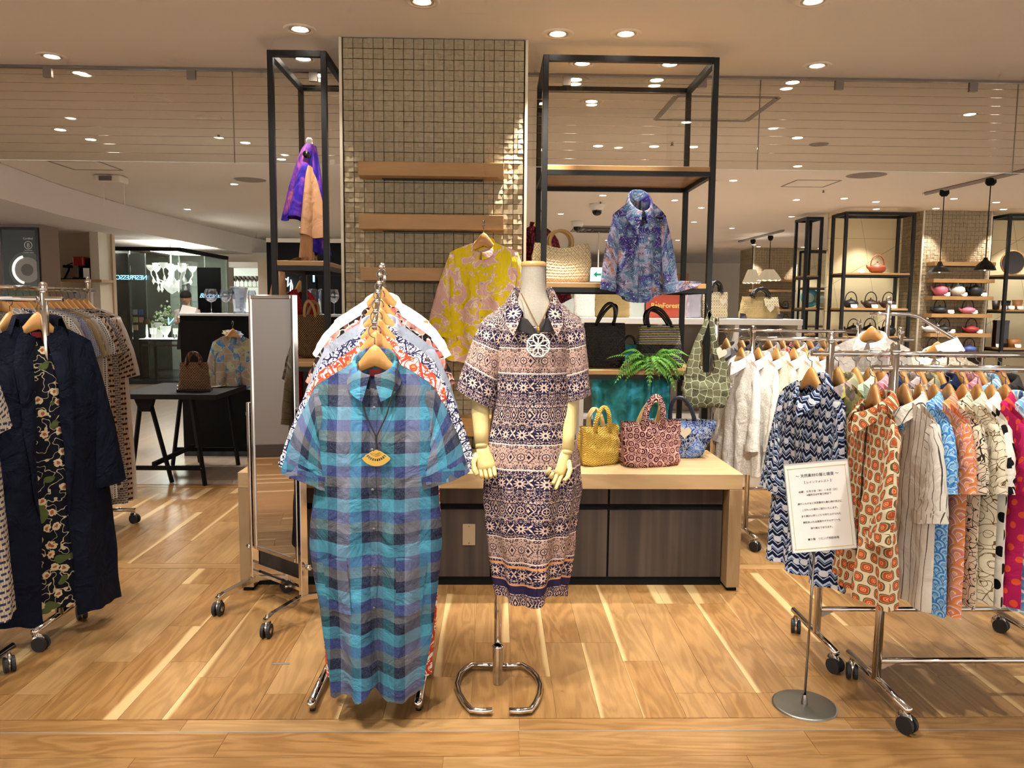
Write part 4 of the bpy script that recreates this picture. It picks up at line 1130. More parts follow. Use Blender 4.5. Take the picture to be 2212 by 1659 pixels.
garment('shirt_dress', 'white dress with red and orange flower outlines behind the plaid dress', 'dress', F['redart'], L_, 0.0, Gm(L=1.24, sw=0.212, bw=0.215, ww=0.235, hw=0.20, slv=0.10, sla=20, slw=0.09, slc=0.085, drop=0.10), 'clothes on the sloping arm')
L_ = hang_on_arm(5, 2.72, 'blue plaid dress')
PP = Gm(L=1.20, sw=0.215, nw=0.066, drop=0.095, bw=0.212, ww=0.238, hw=0.168, ad=0.2, slv=0.315, sla=20, slw=0.125, slc=0.108, sld=0.042, tc=0.07, th=0.085, fa=0.034, nfold=2.6, ph=1.2, hn=0.045, ns=41, nv=40, wn=0.010, nf=0.095, ch=0.045, cl=0.06, btn=6, hc=-0.0)
plaid = garment('shirt_dress', 'long blue and grey plaid linen dress at the front of the stand', 'dress', F['plaid'], L_, 0.0, PP, 'clothes on the sloping arm', labelcol=True)
for e in (-1, 1):
    v = np.linspace(0.56, 0.73, 6); S, Vv = np.meshgrid(np.linspace(0.36*e, 0.80*e, 7), v); x, y, z = gsurf(PP, S, Vv, -1)
    obj('pocket', MB().grid(x, y-0.006, z, x, z+0.01), F['plaid'], plaid, True)
# fan pendant
fp = thing('fan_necklace', 'gold fan shaped pendant on a black cord over the plaid dress', 'necklace', (L_[0]+0.015, L_[1]-0.083, L_[2]-0.31))
for e in (-1, 1):
    obj('cord', MB().tube([(0, 0, 0.055), (e*0.035, 0.004, 0.13), (e*0.065, 0.02, 0.24), (e*0.07, 0.06, 0.315)], 0.0025, 6), M_cord, fp)
obj('cord_drop', MB().tube([(0, 0, 0.012), (0, 0, 0.06)], 0.0035, 6), M_cord, fp)
arc = lambda r, a0, a1, n: [(r*math.sin(R_(a0+(a1-a0)*k/n)), -r*math.cos(R_(a0+(a1-a0)*k/n))) for k in range(n+1)]
for r0, r1 in ((0.0, 0.014), (0.026, 0.032), (0.041, 0.058)):
    po = arc(r1, -58, 58, 16)+(arc(r0, 58, -58, 16) if r0 else [(0, 0)]); obj('fan_band', MB().prism([(p, q+0.012) for p, q in po], -0.003, 0.003), M_goldw, fp)
for k in range(11):
    a = R_(-58+k*11.6); obj('fan_rib', MB().tube([(0.012*math.sin(a), 0, 0.012-0.012*math.cos(a)), (0.045*math.sin(a), 0, 0.012-0.045*math.cos(a))], 0.0022, 5), M_goldw, fp)

# ---- yellow blouse hooked on the second column shelf
q = at(1045, 522, 4.50)
hanger((q.x, q.y, q.z), R_(-14), 'wooden hanger hooked over the second shelf holding the yellow blouse')
garment('blouse', 'yellow blouse with pink palm trees hanging on the tiled column', 'blouse', F['yellow'], (q.x, q.y, q.z-0.006), R_(-14), Gm(L=0.70, sw=0.205, bw=0.215, hw=0.25, slv=0.47, sla=15, slw=0.095, slc=0.10, drop=0.055, nf=0.1, collar='stand', plk=0.55, cuff=False, fa=0.026, ns=33, nv=24, btn=5, hc=0.05))

# ---- acrylic notice on a floor stand
sg = thing('sign_stand', 'white notice board on a thin floor stand with a round base', 'sign', (1.188, 2.79, 0))
obj('base', MB().lathe([(0.0005, 0.008), (0.11, 0.008), (0.118, 0.005), (0.118, 0)], 40), M_steel, sg, True)
obj('collar', MB().lathe([(0.013, 0.008), (0.010, 0.03), (0.006, 0.045)], 14), M_chromed, sg, True)
obj('pole', MB().tube([(0, 0, 0.03), (0.012, 0.0, 0.76)], 0.0045, 10), M_chromed, sg, True)
bd = obj('board', MB().box(-0.117, 0.117, 0, 0.005, -0.165, 0.165), M_paper, sg, loc=(0.018, -0.012, 0.778), rot=(R_(-6), R_(-6.5), R_(-4)))
m = MB()
for x0, x1, z0, z1 in ((-0.117, -0.115, -0.165, 0.165), (0.115, 0.117, -0.165, 0.165), (-0.115, 0.115, -0.165, -0.163), (-0.115, 0.115, 0.163, 0.165)): m.box(x0, x1, -0.002, 0.006, z0, z1)
obj('acrylic_edge', m, mat('acrylic_edge', '#a7a7a3', 0.2), bd)
m = MB()
for x0, x1, z0, z1 in ((-0.104, -0.103, -0.152, 0.146), (0.103, 0.104, -0.152, 0.146), (-0.108, 0.108, -0.153, -0.1515), (-0.108, 0.108, 0.145, 0.1465)): m.box(x0, x1, -0.0012, 0, z0, z1)
obj('gold_rule', m, M_olive, bd)
for s_, z, tx in ((0.0135, 0.112, '～ 天然素材の服と雑貨 ～'), (0.0105, 0.088, '【 レインフォレスト 】'), (0.0092, 0.055, '会期：６月３日（水）～９日（火）'), (0.0085, 0.042, '※最終日は午後５時まで'), (0.0085, 0.011, '綿やシルクなど天然素材と着心地の良さに'), (0.0085, -0.012, 'こだわった服をご紹介いたします。'),
                  (0.0085, -0.035, 'また細かい手しごとで作り上げられた'), (0.0085, -0.058, '個性あふれる雑貨やアクセサリーも'), (0.0085, -0.081, '取り揃えております。'), (0.0095, -0.122, '■５階　リビング特設会場')):
    text('lettering', tx, s_, M_ink, bd, (0, -0.0008, z), ext=0.0002)

# ---- mannequin
MC = (0.147, 2.97)
mq = thing('mannequin', 'headless grey linen mannequin with pale jointed wooden arms on a chrome base', 'mannequin', (MC[0], MC[1], 0))
prof = [(1.652, .0455, .046, 0), (1.60, .046, .047, 0), (1.56, .049, .051, 0), (1.53, .058, .060, 0), (1.505, .085, .068, 0), (1.485, .13, .074, 0), (1.455, .158, .082, 0), (1.40, .160, .095, 0), (1.30, .152, .112, 0), (1.22, .140, .112, 0), (1.05, .122, .095, 0), (0.90, .150, .11, 0), (0.80, .155, .115, 0), (0.74, .14, .10, 0)]
th = np.linspace(0, 2*PI, 29)[:-1]
X_ = np.array([[a*math.cos(t_) for t_ in th] for z, a, b, o in prof]); Y_ = np.array([[b*math.sin(t_) for t_ in th] for z, a, b, o in prof]); Z_ = np.array([[z]*28 for z, a, b, o in prof])
obj('torso', MB().grid(X_, Y_, Z_, closed=True), M_linenform, mq, True)
obj('neck_cap', MB().lathe([(0.0005, 1.672), (0.04, 1.671), (0.0475, 1.667), (0.0485, 1.655), (0.046, 1.651)], 32), M_cap, mq, True)
obj('pole', MB().tube([(-0.125, 0, 0.05), (-0.125, 0, 0.78)], 0.0145, 14), M_chrome, mq, True)
obj('socket', MB().lathe([(0.0005, 0.0), (0.019, 0.002), (0.0205, 0.15), (0.0225, 0.152), (0.0225, 0.158), (0.016, 0.162)], 18, (-0.125, 0, 0)), M_chrome, mq, True)
def bl(px, py): v_ = at(px, py, 2.9); return v_
def gp(px, py, z):
    d = (px-CX)/FPX*_r-(py-CY)/FPX*_u+_f; t_ = (z-H)/d[2]; return (t_*d[0]-MC[0], t_*d[1]-MC[1], z)
ringp = [gp(1063, 1535, .018), gp(1040, 1536, .018), gp(1018, 1534, .018), gp(1004, 1518, .018), gp(993, 1500, .018), gp(987, 1480, .018), gp(992, 1459, .018), gp(1003, 1446, .018), gp(1018, 1436, .018), gp(1050, 1436, .018), gp(1073, 1437, .018)]
ring2 = [gp(1100, 1535, .018), gp(1122, 1536, .018), gp(1145, 1534, .018), gp(1156, 1520, .018), gp(1164, 1502, .018), gp(1167, 1482, .018), gp(1161, 1463, .018), gp(1148, 1448, .018), gp(1128, 1436, .018), gp(1100, 1437, .018), gp(1073, 1437, .018)]
bs = obj('base_ring', MB().tube(ringp, 0.0115, 12).tube(ring2, 0.0115, 12), M_chrome, mq, True)
# arms: forearm, wrist, palm, jointed fingers
def arm(name, elbow, wrist, knuck, side, poses, thumb):
    e, w_, k_ = Vector(elbow), Vector(wrist), Vector(knuck)
    up = e+(e-w_).normalized()*0.14+Vector((0.03*side*-1, 0.03, 0))
    a = obj(name, MB().tube([up, e+(e-w_)*0.12, e, e.lerp(w_, 0.35), e.lerp(w_, 0.75), w_], [0.034, 0.036, 0.0355, 0.034, 0.029, 0.026], 18), M_armwood, mq, True)
    obj('wrist', MB().tube([w_+(w_-e).normalized()*-0.004, w_+(w_-e).normalized()*0.016], [0.0235, 0.024], 16), M_armwood, a, True)
    d = (k_-w_).normalized(); sd = Vector((1, 0, 0)); sd = (sd-d*sd.dot(d)).normalized(); nrm = d.cross(sd)
    m = MB(); rows = [(0.012, .024, .019), (0.035, .026, .019), (0.062, .034, .017), (0.085, .036, .015), (0.098, .034, .012)]
    V = []
    for l, a1, b1 in rows:
        for t_ in range(12):
            an = 2*PI*t_/12; V.append(w_+d*l+sd*a1*math.cos(an)+nrm*b1*math.sin(an))
    Fq = [(i*12+j, i*12+(j+1) % 12, (i+1)*12+(j+1) % 12, (i+1)*12+j) for i in range(4) for j in range(12)]+[tuple(range(48, 60)), tuple(range(11, -1, -1))]
    hd = obj('hand', m.add(V, Fq), M_armwood, a, True)
    fw = nrm if nrm.y < 0 else -nrm
    for i, (cu, ln) in enumerate(poses):
        p = w_+d*0.096+sd*(-0.0255+0.017*i); dirv = d.copy(); pts = [p-d*0.008, p]; cur = 0
        for sg_, bend in zip((0.034, 0.024, 0.019), cu):
            cur += R_(bend); dirv = (d*math.cos(cur)+fw*math.sin(cur)); p = p+dirv*sg_*ln; pts.append(p.copy())
        obj('finger', MB().tube(pts, [0.0078, 0.0086, 0.0080, 0.0072, 0.0056], 8), M_armwood, a, True)
    b0 = w_+d*0.035+sd*side*-0.024*thumb[0]; pts = [b0, b0+sd*side*-0.020*thumb[0]+d*0.028+fw*0.012, b0+sd*side*-0.024*thumb[0]+d*0.058+fw*0.024, b0+sd*side*-0.018*thumb[0]+d*0.078+fw*0.034]
    obj('thumb', MB().tube(pts, [0.011, 0.0102, 0.009, 0.0065], 8), M_armwood, a, True)
arm('arm', (-0.200, -0.02, 1.165), (-0.192, -0.075, 0.985), (-0.168, -0.10, 0.88), -1, [((40, 45, 35), 1.0), ((38, 42, 32), 1.08), ((36, 38, 30), 1.02), ((34, 36, 28), 0.85)], (-1,))
arm('arm', (0.142, -0.03, 1.175), (0.128, -0.09, 0.965), (0.075, -0.125, 0.865), 1, [((48, 60, 40), 0.9), ((40, 52, 40), 1.02), ((26, 36, 30), 1.05), ((16, 26, 20), 0.98)], (-1,))

# dress on the mannequin
dr = thing('shirt_dress', 'navy and cream banded paisley shirt dress worn by the mannequin', 'dress', (MC[0], MC[1], 0))
DZ = [1.545, 1.52, 1.50, 1.47, 1.42, 1.33, 1.2, 1.05, 0.92, 0.80, 0.65, 0.50, 0.37]
DW = [.066, .10, .130, .152, .156, .148, .142, .158, .182, .186, .168, .146, .124]
DD = [.068, .078, .085, .095, .112, .128, .130, .126, .134, .138, .125, .108, .094]
def dsurf(th, zq):
    z = zq; W_ = np.interp(-z, [-a for a in DZ], DW); D_ = np.interp(-z, [-a for a in DZ], DD)
    A = np.interp(-z, [-1.35, -0.9, -0.37], [0.0, 0.006, 0.016])
    c, s = np.cos(th), np.sin(th)
    k = np.sign(c)*np.abs(c)**0.85; q_ = np.sign(s)*np.abs(s)**0.85
    f_ = A*np.sin(th*9+0.6+np.sin(z*3))+A*0.7*np.sin(th*5+2.2)+0.004*_wob(th*2, z*7, 1.0)
    return k*(W_+f_), q_*(D_+f_), z+0.0*th
thv = np.linspace(0, 2*PI, 97); zv = np.concatenate([np.linspace(1.545, 1.42, 10), np.linspace(1.40, 0.37, 44)])
TH, ZQ = np.meshgrid(thv, zv); x, y, z = dsurf(TH, ZQ)
front = np.clip(-np.sin(TH), 0, 1)**6
z = np.where(ZQ > 1.40, z-np.clip((ZQ-1.40)/0.145, 0, 1)**1.0*np.clip(-np.sin(TH)*1.1, 0, 1)**3*0.115, z)
z = z-0.02*np.clip((0.6-ZQ)/0.23, 0, 1)*np.sin(TH*3+0.5)
arcu = (TH-1.5*PI)*0.165
obj('body', MB().grid(x, y, z, arcu, ZQ), F['paisley'], dr, True)
S, Vv = np.meshgrid(np.linspace(-0.085, 0.085, 5), np.linspace(1.43, 0.37, 40)); x, y, z = dsurf(S+1.5*PI, Vv); z = z-0.02*np.clip((0.6-Vv)/0.23, 0, 1)*np.sin((S+1.5*PI)*3+0.5)
obj('placket', MB().grid(x, y-0.004, z, S*0.165+0.01, Vv), F['paisley'], dr, True)
def dsleeve(e):
    rows = []
    ctr = [((0.100, 0.0, 1.492), 0.032, 0.05), ((0.126, 0.0, 1.455), 0.050, 0.07), ((0.142, -0.002, 1.41), 0.056, 0.08), ((0.150, -0.008, 1.34), 0.056, 0.082), ((0.158, -0.016, 1.27), 0.054, 0.078), ((0.166, -0.026, 1.20), 0.052, 0.072), ((0.170, -0.03, 1.155), 0.052, 0.07)] if e > 0 else \
          [((0.100, 0.0, 1.492), 0.032, 0.05), ((0.128, 0.0, 1.455), 0.050, 0.07), ((0.150, -0.002, 1.41), 0.058, 0.08), ((0.168, -0.01, 1.34), 0.062, 0.082), ((0.186, -0.018, 1.27), 0.066, 0.078), ((0.204, -0.026, 1.20), 0.072, 0.074), ((0.216, -0.03, 1.15), 0.076, 0.072)]
    sl = 0.30 if e > 0 else 0.55
    t_ = np.linspace(0, 2*PI, 25)
    XX, YY, ZZ, UU, VV = [], [], [], [], []
    for i, (c, a, b) in enumerate(ctr):
        tl = min(1, i/4)*sl
        wv = 1+0.06*_wob(t_, np.full_like(t_, i*0.9), e*2.0)
        XX.append(e*(c[0]+a*np.cos(t_)*wv)); YY.append(c[1]+b*np.sin(t_)*wv); ZZ.append(c[2]+a*np.cos(t_)*tl*(1 if True else 0)+0*t_)
        UU.append(t_*0.08+e); VV.append(np.full_like(t_, c[2]))
    return MB().grid(np.array(XX), np.array(YY), np.array(ZZ), np.array(UU), np.array(VV))
for e in (-1, 1): obj('sleeve', dsleeve(e), F['paisley'], dr, True)
# open shirt collar with dark underside turned out at the tips
f = np.linspace(-1, 1, 33); ph = f*PI*0.80; k = np.clip((np.abs(f)-0.5)/0.5, 0, 1)
def crow(dr_, dz, fr_=0.0, spd=0.0):
    return ((0.066+dr_)*np.sin(ph)+np.sign(f)*spd*k, (0.068+dr_)*np.cos(ph)-k*(0.055+dr_*0.6), 1.545+dz-0.095*k**1.2-fr_*k)
A = np.array([crow(0.002, -0.012), crow(0.003, 0.028), crow(0.008, 0.032), crow(0.018, 0.020), crow(0.034, -0.010, 0.01, 0.004), crow(0.046, -0.034, 0.022, 0.012)])
obj('collar', MB().grid(A[:, 0], A[:, 1], A[:, 2], np.repeat(f[None, :]*0.2, 6, 0), A[:, 2]-0.09), F['paisley'], dr, True)
for e in (-1, 1):
    tipm = MB(); P0 = Vector((e*0.010+0.0, -0.140, 1.405)); P1 = Vector((e*0.026, -0.128, 1.455)); P2 = Vector((e*0.050, -0.130, 1.462)); P3 = Vector((e*0.072, -0.136, 1.413))
    if e < 0: P0 = Vector((0.028, -0.146, 1.385)); P3 = Vector((-0.078, -0.134, 1.420))
    V = [P0, P1, P2, P3]; V2 = [v_+Vector((0, 0.006, 0)) for v_ in V]
    obj('collar_tip', tipm.add(V+V2, [(0, 1, 2, 3), (7, 6, 5, 4), (0, 4, 5, 1), (1, 5, 6, 2), (2, 6, 7, 3), (3, 7, 4, 0)]), mat('dark_lining', '#1b1113', 0.55), dr, False, bevel=0.002)
# flower pendant
pn = at(1163, 747, 2.80)
pd = thing('flower_necklace', 'white openwork flower pendant on a tan cord around the mannequin neck', 'necklace', (pn.x, 2.815, pn.z))
R0 = 0.030
for k in range(8):
    a = R_(k*45+22.5); c_ = Vector((math.sin(a), 0, math.cos(a))); n_ = Vector((math.cos(a), 0, -math.sin(a)))
    pts = [c_*(0.006+0.036*t_)+n_*(0.0085*math.sin(t_*PI)) for t_ in np.linspace(0, 1, 7)]+[c_*(0.006+0.036*t_)-n_*(0.0085*math.sin(t_*PI)) for t_ in np.linspace(1, 0, 7)[1:-1]]
    obj('petal', MB().tube(pts, 0.0022, 6, closed=True), M_ivory, pd, True)
pts = [Vector(((0.038+0.0045*abs(math.sin(4*R_(a)))) * math.sin(R_(a)), 0.001, (0.038+0.0045*abs(math.sin(4*R_(a)))) * math.cos(R_(a)))) for a in range(0, 360, 6)]
obj('outer_ring', MB().tube(pts, 0.0026, 6, closed=True), M_ivory, pd, True)
obj('centre_boss', MB().lathe([(0.0005, 0.004), (0.004, 0.003), (0.006, 0)], 10), M_ivory, pd, True, rot=(PI/2, 0, 0))
obj('bead', MB().lathe([(0.0005, 0.011), (0.005, 0.009), (0.0065, 0.004), (0.0065, -0.004), (0.005, -0.009), (0.0005, -0.011)], 12), M_gold, pd, True, loc=(0, 0, 0.058))
for e in (-1, 1): obj('cord', MB().tube([(0, 0, 0.066), (e*0.018, 0.008, 0.10), (e*0.042, 0.04, 0.15), (e*0.060, 0.11, 0.19)], 0.0022, 6), M_tan, pd)
# ================================================================ bags and goods on the frames and the table
def bag_body(wb, wt, h, db, dt, n=32, nz=12, bulge=0.0, sq_=0.55, wr=0.004, sag=0.0, ph=0.0):
    th = np.linspace(0, 2*PI, n+1); XX, YY, ZZ, UU, VV = [], [], [], [], []
    for k in range(nz+1):
        t_ = k/nz; a = wb+(wt-wb)*t_+bulge*math.sin(t_*PI); b = db+(dt-db)*t_**1.3+bulge*0.5*math.sin(t_*PI)
        if k == 0: a -= 0.008; b -= 0.008
        c, s = np.cos(th), np.sin(th); f_ = wr*_wob(th*1.5, np.full_like(th, t_*5), ph)
        x = np.sign(c)*np.abs(c)**sq_*(a+f_); y = np.sign(s)*np.abs(s)**sq_*(b+f_)
        XX.append(x); YY.append(y); ZZ.append(np.full_like(th, h*t_)-sag*t_*np.cos(x/max(wt, 1e-3)*PI/2)**2+(0.0 if k else 0.0))
        UU.append(np.where(s < 0, x, 0.6-x)); VV.append(np.full_like(th, h*t_))
    m = MB().grid(np.array(XX), np.array(YY), np.array(ZZ), np.array(UU), np.array(VV))
    m.F.append(tuple(range(n))[::-1])
    return m
def strap(hs, z0, hh, wd, y, th=0.005, lean=0.0, nseg=18):
    def P(r, t_): return ((hs+r)*math.cos(t_)+lean*math.sin(t_), z0+(hh+r)*math.sin(t_))
    ts = [PI*k/nseg for k in range(nseg+1)]
    po = [((hs+wd/2), z0-0.04)]+[P(wd/2, t_) for t_ in ts]+[(-(hs+wd/2), z0-0.04), (-(hs-wd/2), z0-0.04)]+[P(-wd/2, t_) for t_ in ts[::-1]]+[((hs-wd/2), z0-0.04)]
    return MB().prism(po, y-th/2, y+th/2)
def rope(hs, z0, hh, r, y, lean=0.0, n=14, lx=0.0):
    return MB().tube([((hs)*math.cos(PI*k/n)+lx*math.sin(PI*k/n), y+lean*math.sin(PI*k/n), z0+hh*math.sin(PI*k/n)) for k in range(n+1)], r, 10)
def bag(label, loc, rz, body, mtl, h, wt, dt, handles, lining=None, name='handbag', group=None):
    t = thing(name, label, 'bag', loc, rz, group); b = obj('body', body, mtl, t, True)
    obj('lining', MB().lathe([(0.0005, h-0.03), (0.7, h-0.03), (0.93, h-0.012)], 24, sx=wt, sy=max(dt, 0.01)), lining or F['lining'], t, True)
    for hm, hmat in handles: obj('handle', hm, hmat, t, True)
    return t
def heart(parent, loc, rot, s_=0.03, m=None):
    po = []
    for k in range(24):
        a = 2*PI*k/24; po.append((s_*1.0*(math.sin(a)**3), s_*(13*math.cos(a)-5*math.cos(2*a)-2*math.cos(3*a)-math.cos(4*a))/15))
    return obj('heart_tag', MB().prism(po, -0.001, 0.001), m or mat('tag_cream', '#d8cdb6', 0.6), parent, loc=loc, rot=rot)
# straw bag with ring handles on the wide frame
q = at(1212, 611, 4.93)
t = bag('cream macrame straw bag with two round ring handles on the middle shelf', (q.x, 4.93, 1.6495), R_(4), bag_body(0.165, 0.17, 0.25, 0.07, 0.03, bulge=0.022, sag=0.035, sq_=0.7), F['straw'], 0.215, 0.17, 0.03, [])
for y, x in ((-0.02, 0.0), (0.02, -0.012)):
    obj('ring_handle', MB().tube([(x-0.005+0.072*math.cos(2*PI*k/28), y, 0.255+0.072*math.sin(2*PI*k/28)) for k in range(28)], 0.009, 8, closed=True), F['handle'], t, True)
# wine lace blouse behind the wide frame
q = at(1163, 487, 5.53)
hanger((q.x, q.y, q.z), R_(48), 'pale wooden hanger holding the wine red lace blouse')
garment('blouse', 'wine red lace blouse hanging behind the wide black frame', 'blouse', F['wine'], (q.x, q.y, q.z-0.006), R_(48), Gm(L=0.8, sw=0.21, hw=0.24, slv=0.45, collar='stand', plk=False))
# violet tropical blouse
q = at(1383, 432, 4.665)
gs = thing('garment_stand', 'slim display stand hidden inside the purple blouse', 'stand', (q.x, q.y+0.1, 1.6495)); obj('rod', MB().tube([(0, 0.05, 0), (0, 0.05, 0.2), (0, -0.1, 0.3), (0, -0.1, q.z-1.66)], 0.006, 8), M_blk, gs); obj('crossbar', MB().tube([(-0.14, -0.1, q.z-1.75), (0.14, -0.1, q.z-1.75)], 0.007, 8), M_blk, gs); obj('foot', MB().box(-0.08, 0.08, 0.0, 0.12, 0, 0.006), M_blk, gs)
tb_ = garment('blouse', 'purple and blue tropical print blouse draped over the middle shelf edge', 'blouse', F['tropic'], (q.x, q.y, q.z-0.006), R_(8), Gm(L=0.60, sw=0.165, bw=0.145, hw=0.135, slv=0.44, sla=9, slw=0.07, slc=0.046, drop=0.085, nf=0.15, ch=0.075, cl=0.085, ns=33, nv=24, fa=0.02, tc=0.035, th=0.035, hc=0.06, cuff=True))
nx = 16; XX, YY, ZZ = np.zeros((9, nx)), np.zeros((9, nx)), np.zeros((9, nx))
for i in range(nx):
    s_ = i/(nx-1); dep = 0.15*(1-s_)+0.012; fall = 0.12*(1-s_)**0.6+0.006; xa = 0.03+0.37*s_
    for j in range(9):
        r = j/8
        if r < 0.55: YY[j, i] = 0.050+dep*(1-r/0.55)-0.016*s_; ZZ[j, i] = 0.010+0.012*math.sin(s_*9+r*3)*(1-s_)
        else: YY[j, i] = 0.050-0.012*math.sin((r-0.55)/0.45*PI/2); ZZ[j, i] = 0.020*(1-s_)+0.008-fall*(r-0.55)/0.45
        XX[j, i] = xa-0.03*r*(1-s_)
drp = obj('draped_tail', MB().grid(XX, YY, ZZ, XX*1.2+0.3, ZZ+YY), F['tropic'], tb_, True); drp.location = (0, 0.03, 1.652-q.z+0.006); drp.rotation_euler = (0, 0, -R_(8))
# black bags and fern on the lower shelf
q = at(1304, 799, 4.98)
bag('plain black woven straw tote with thin black handles on the lower shelf', (q.x, 4.98, 1.1175), R_(-6), bag_body(0.135, 0.13, 0.285, 0.055, 0.03), F['strawk'], 0.285, 0.13, 0.03, [(rope(0.055, 0.27, 0.14, 0.010, -0.03, -0.03, lx=0.03), M_blackg), (rope(0.05, 0.27, 0.13, 0.010, 0.03, 0.02, lx=0.06), M_blackg)])
q = at(1421, 799, 4.98)
bag('black straw handbag with cream stripes around the top', (q.x, 4.98, 1.1175), R_(5), bag_body(0.16, 0.13, 0.27, 0.075, 0.035), F['strawkb'], 0.27, 0.13, 0.035, [(rope(0.075, 0.26, 0.125, 0.011, -0.035, -0.02, lx=-0.05), M_blackg), (rope(0.075, 0.26, 0.11, 0.011, 0.035, 0.02, lx=-0.04), M_blackg)])
q = at(1400, 792, 4.84)
fn_ = thing('fern', 'bright green fern spilling over the lower shelf edge', 'plant', (q.x, 4.785, 1.118))
obj('crown_base', MB().lathe([(0.0005, 0.025), (0.025, 0.02), (0.03, 0)], 12), M_fern, fn_, True)
rf = random.Random(4)
for i in range(46):
    a = R_(rf.uniform(158, 385)); ln = rf.uniform(0.16, 0.34); rise = rf.uniform(0.02, 0.11); fall = rf.uniform(0.04, 0.20) if math.sin(a) < 0.1 else 0.0
    dx, dy = math.cos(a)*0.85, math.sin(a)*0.45
    rib = [Vector((dx*ln*s_, dy*ln*s_-0.01, 0.02+rise*math.sin(s_*PI*0.8)-fall*s_**2.2)) for s_ in np.linspace(0, 1, 11)]
    for p_ in rib:
        if p_.y > -0.032: p_.z = max(p_.z, 0.006)
    m = MB().tube(rib, [0.0016]*10+[0.0006], 4, caps=False)
    for j in range(1, 18):
        u = j/18; f0 = u*10; k = min(9, int(f0)); p_ = rib[k].lerp(rib[k+1], f0-k); tg = (rib[k+1]-rib[k]).normalized()
        sd = tg.cross(Vector((0, 0, 1))).normalized(); ll = 0.040*math.sin(PI*min(1, u*0.85+0.18))**0.7+0.004
        for e in (-1, 1):
            tip = p_+sd*e*ll+tg*ll*0.45-Vector((0, 0, ll*0.25)); w2 = tg*0.0030
            m.add([p_-w2*0.6, p_+sd*e*ll*0.5+tg*ll*0.1-w2+Vector((0, 0, 0.002)), tip, p_+sd*e*ll*0.5+tg*ll*0.25+w2+Vector((0, 0, 0.002)), p_+w2*0.6], [(0, 1, 2, 3, 4)])
    obj('frond', m, M_fern, fn_)
# olive shoulder bag hanging on the frame post
q = at(1523, 880, 4.66)
sb = thing('shoulder_bag', 'olive patchwork circle print shoulder bag hanging on the frame post', 'bag', (q.x, 4.655, q.z))
obj('body', bag_body(0.115, 0.128, 0.215, 0.035, 0.018, bulge=0.022, wr=0.009, ph=2.0), F['circ'], sb, True)
for y, ap in ((-0.022, 0.0), (0.010, 0.012)):
    for e in (-1, 1):
        po = [(e*0.128, 0.19), (e*0.120, 0.26), (e*0.075 if e < 0 else 0.052, 0.40), (ap+e*0.017, 0.555), (ap+e*0.004, 0.59), (ap-e*0.012, 0.565), (e*0.040 if e < 0 else 0.022, 0.40), (e*0.045, 0.255), (e*0.02, 0.19)]
        m = MB().prism(po if e > 0 else po[::-1], y-0.003, y+0.003); m.U = [(v[0], v[2]) for v in m.V]
        obj('strap', m, F['circ'], sb)
heart(sb, (0.075, -0.035, 0.335), (0, R_(20), R_(8)), 0.036)
hk = obj('hook', MB().tube([(0.0, 0.02, 0.585), (0.0, 0.03, 0.61), (0.0, 0.06, 0.63), (0.0, 0.094, 0.63)], 0.004, 8), M_blackg, sb, True)
# teal cloth hung below the lower shelf
q = at(1360, 822, 4.86)
tc = thing('shawl', 'teal green mottled cloth hanging below the lower shelf', 'shawl', (q.x, 4.84, 1.058))
S, Vv = np.meshgrid(np.linspace(-1, 1, 40), np.linspace(0, 1, 14))
obj('cloth', MB().grid(S*(0.245-0.02*Vv), 0.02*np.sin(S*9+1)*(0.4+Vv*0.8)+0.01*np.sin(S*17), -0.40*Vv+0.02*np.sin(S*3)*Vv, S*0.3, -0.4*Vv), F['teal'], tc, True)
obj('cloth_fold', MB().grid(0.19+S*0.06, -0.02+0.015*np.sin(S*6), -0.33*Vv-0.02*S*Vv, S*0.1, -0.4*Vv), F['teal'], tc, True)
# bags on the table
t = bag('yellow braided fabric handbag on the table', (0.585, 4.255, 0.6355), R_(28), bag_body(0.13, 0.122, 0.215, 0.075, 0.03, wr=0.010, sag=0.01), F['knit'], 0.205, 0.115, 0.03, [(strap(0.048, 0.20, 0.115, 0.026, -0.032, 0.010, 0.01), F['knit']), (strap(0.048, 0.20, 0.10, 0.026, 0.03, 0.010, -0.012), F['lining'])])
t = bag('maroon handbag with cream scroll embroidery on the table', (0.865, 4.225, 0.6355), R_(14), bag_body(0.165, 0.178, 0.245, 0.085, 0.035, wr=0.008, sag=0.006), F['scroll'], 0.235, 0.165, 0.035, [(strap(0.055, 0.23, 0.15, 0.036, -0.038, 0.008, 0.012), F['scroll']), (strap(0.055, 0.23, 0.13, 0.034, 0.035, 0.008, 0.05), F['lining'])])
t = bag('blue patchwork bowl shaped handbag at the table corner', (1.105, 4.47, 0.6355), R_(-8), bag_body(0.105, 0.195, 0.215, 0.07, 0.05, wr=0.007, sq_=0.75, bulge=0.012), F['patch'], 0.20, 0.185, 0.05, [(rope(0.07, 0.2, 0.155, 0.010, -0.04, -0.02, lx=-0.03), mat('navy_handle', '#121a33', 0.5)), (rope(0.07, 0.2, 0.14, 0.010, 0.04, 0.02, lx=-0.02), MATS['navy_handle'])])
heart(t, (0.005, -0.075, 0.155), (0, 0, 0), 0.037)
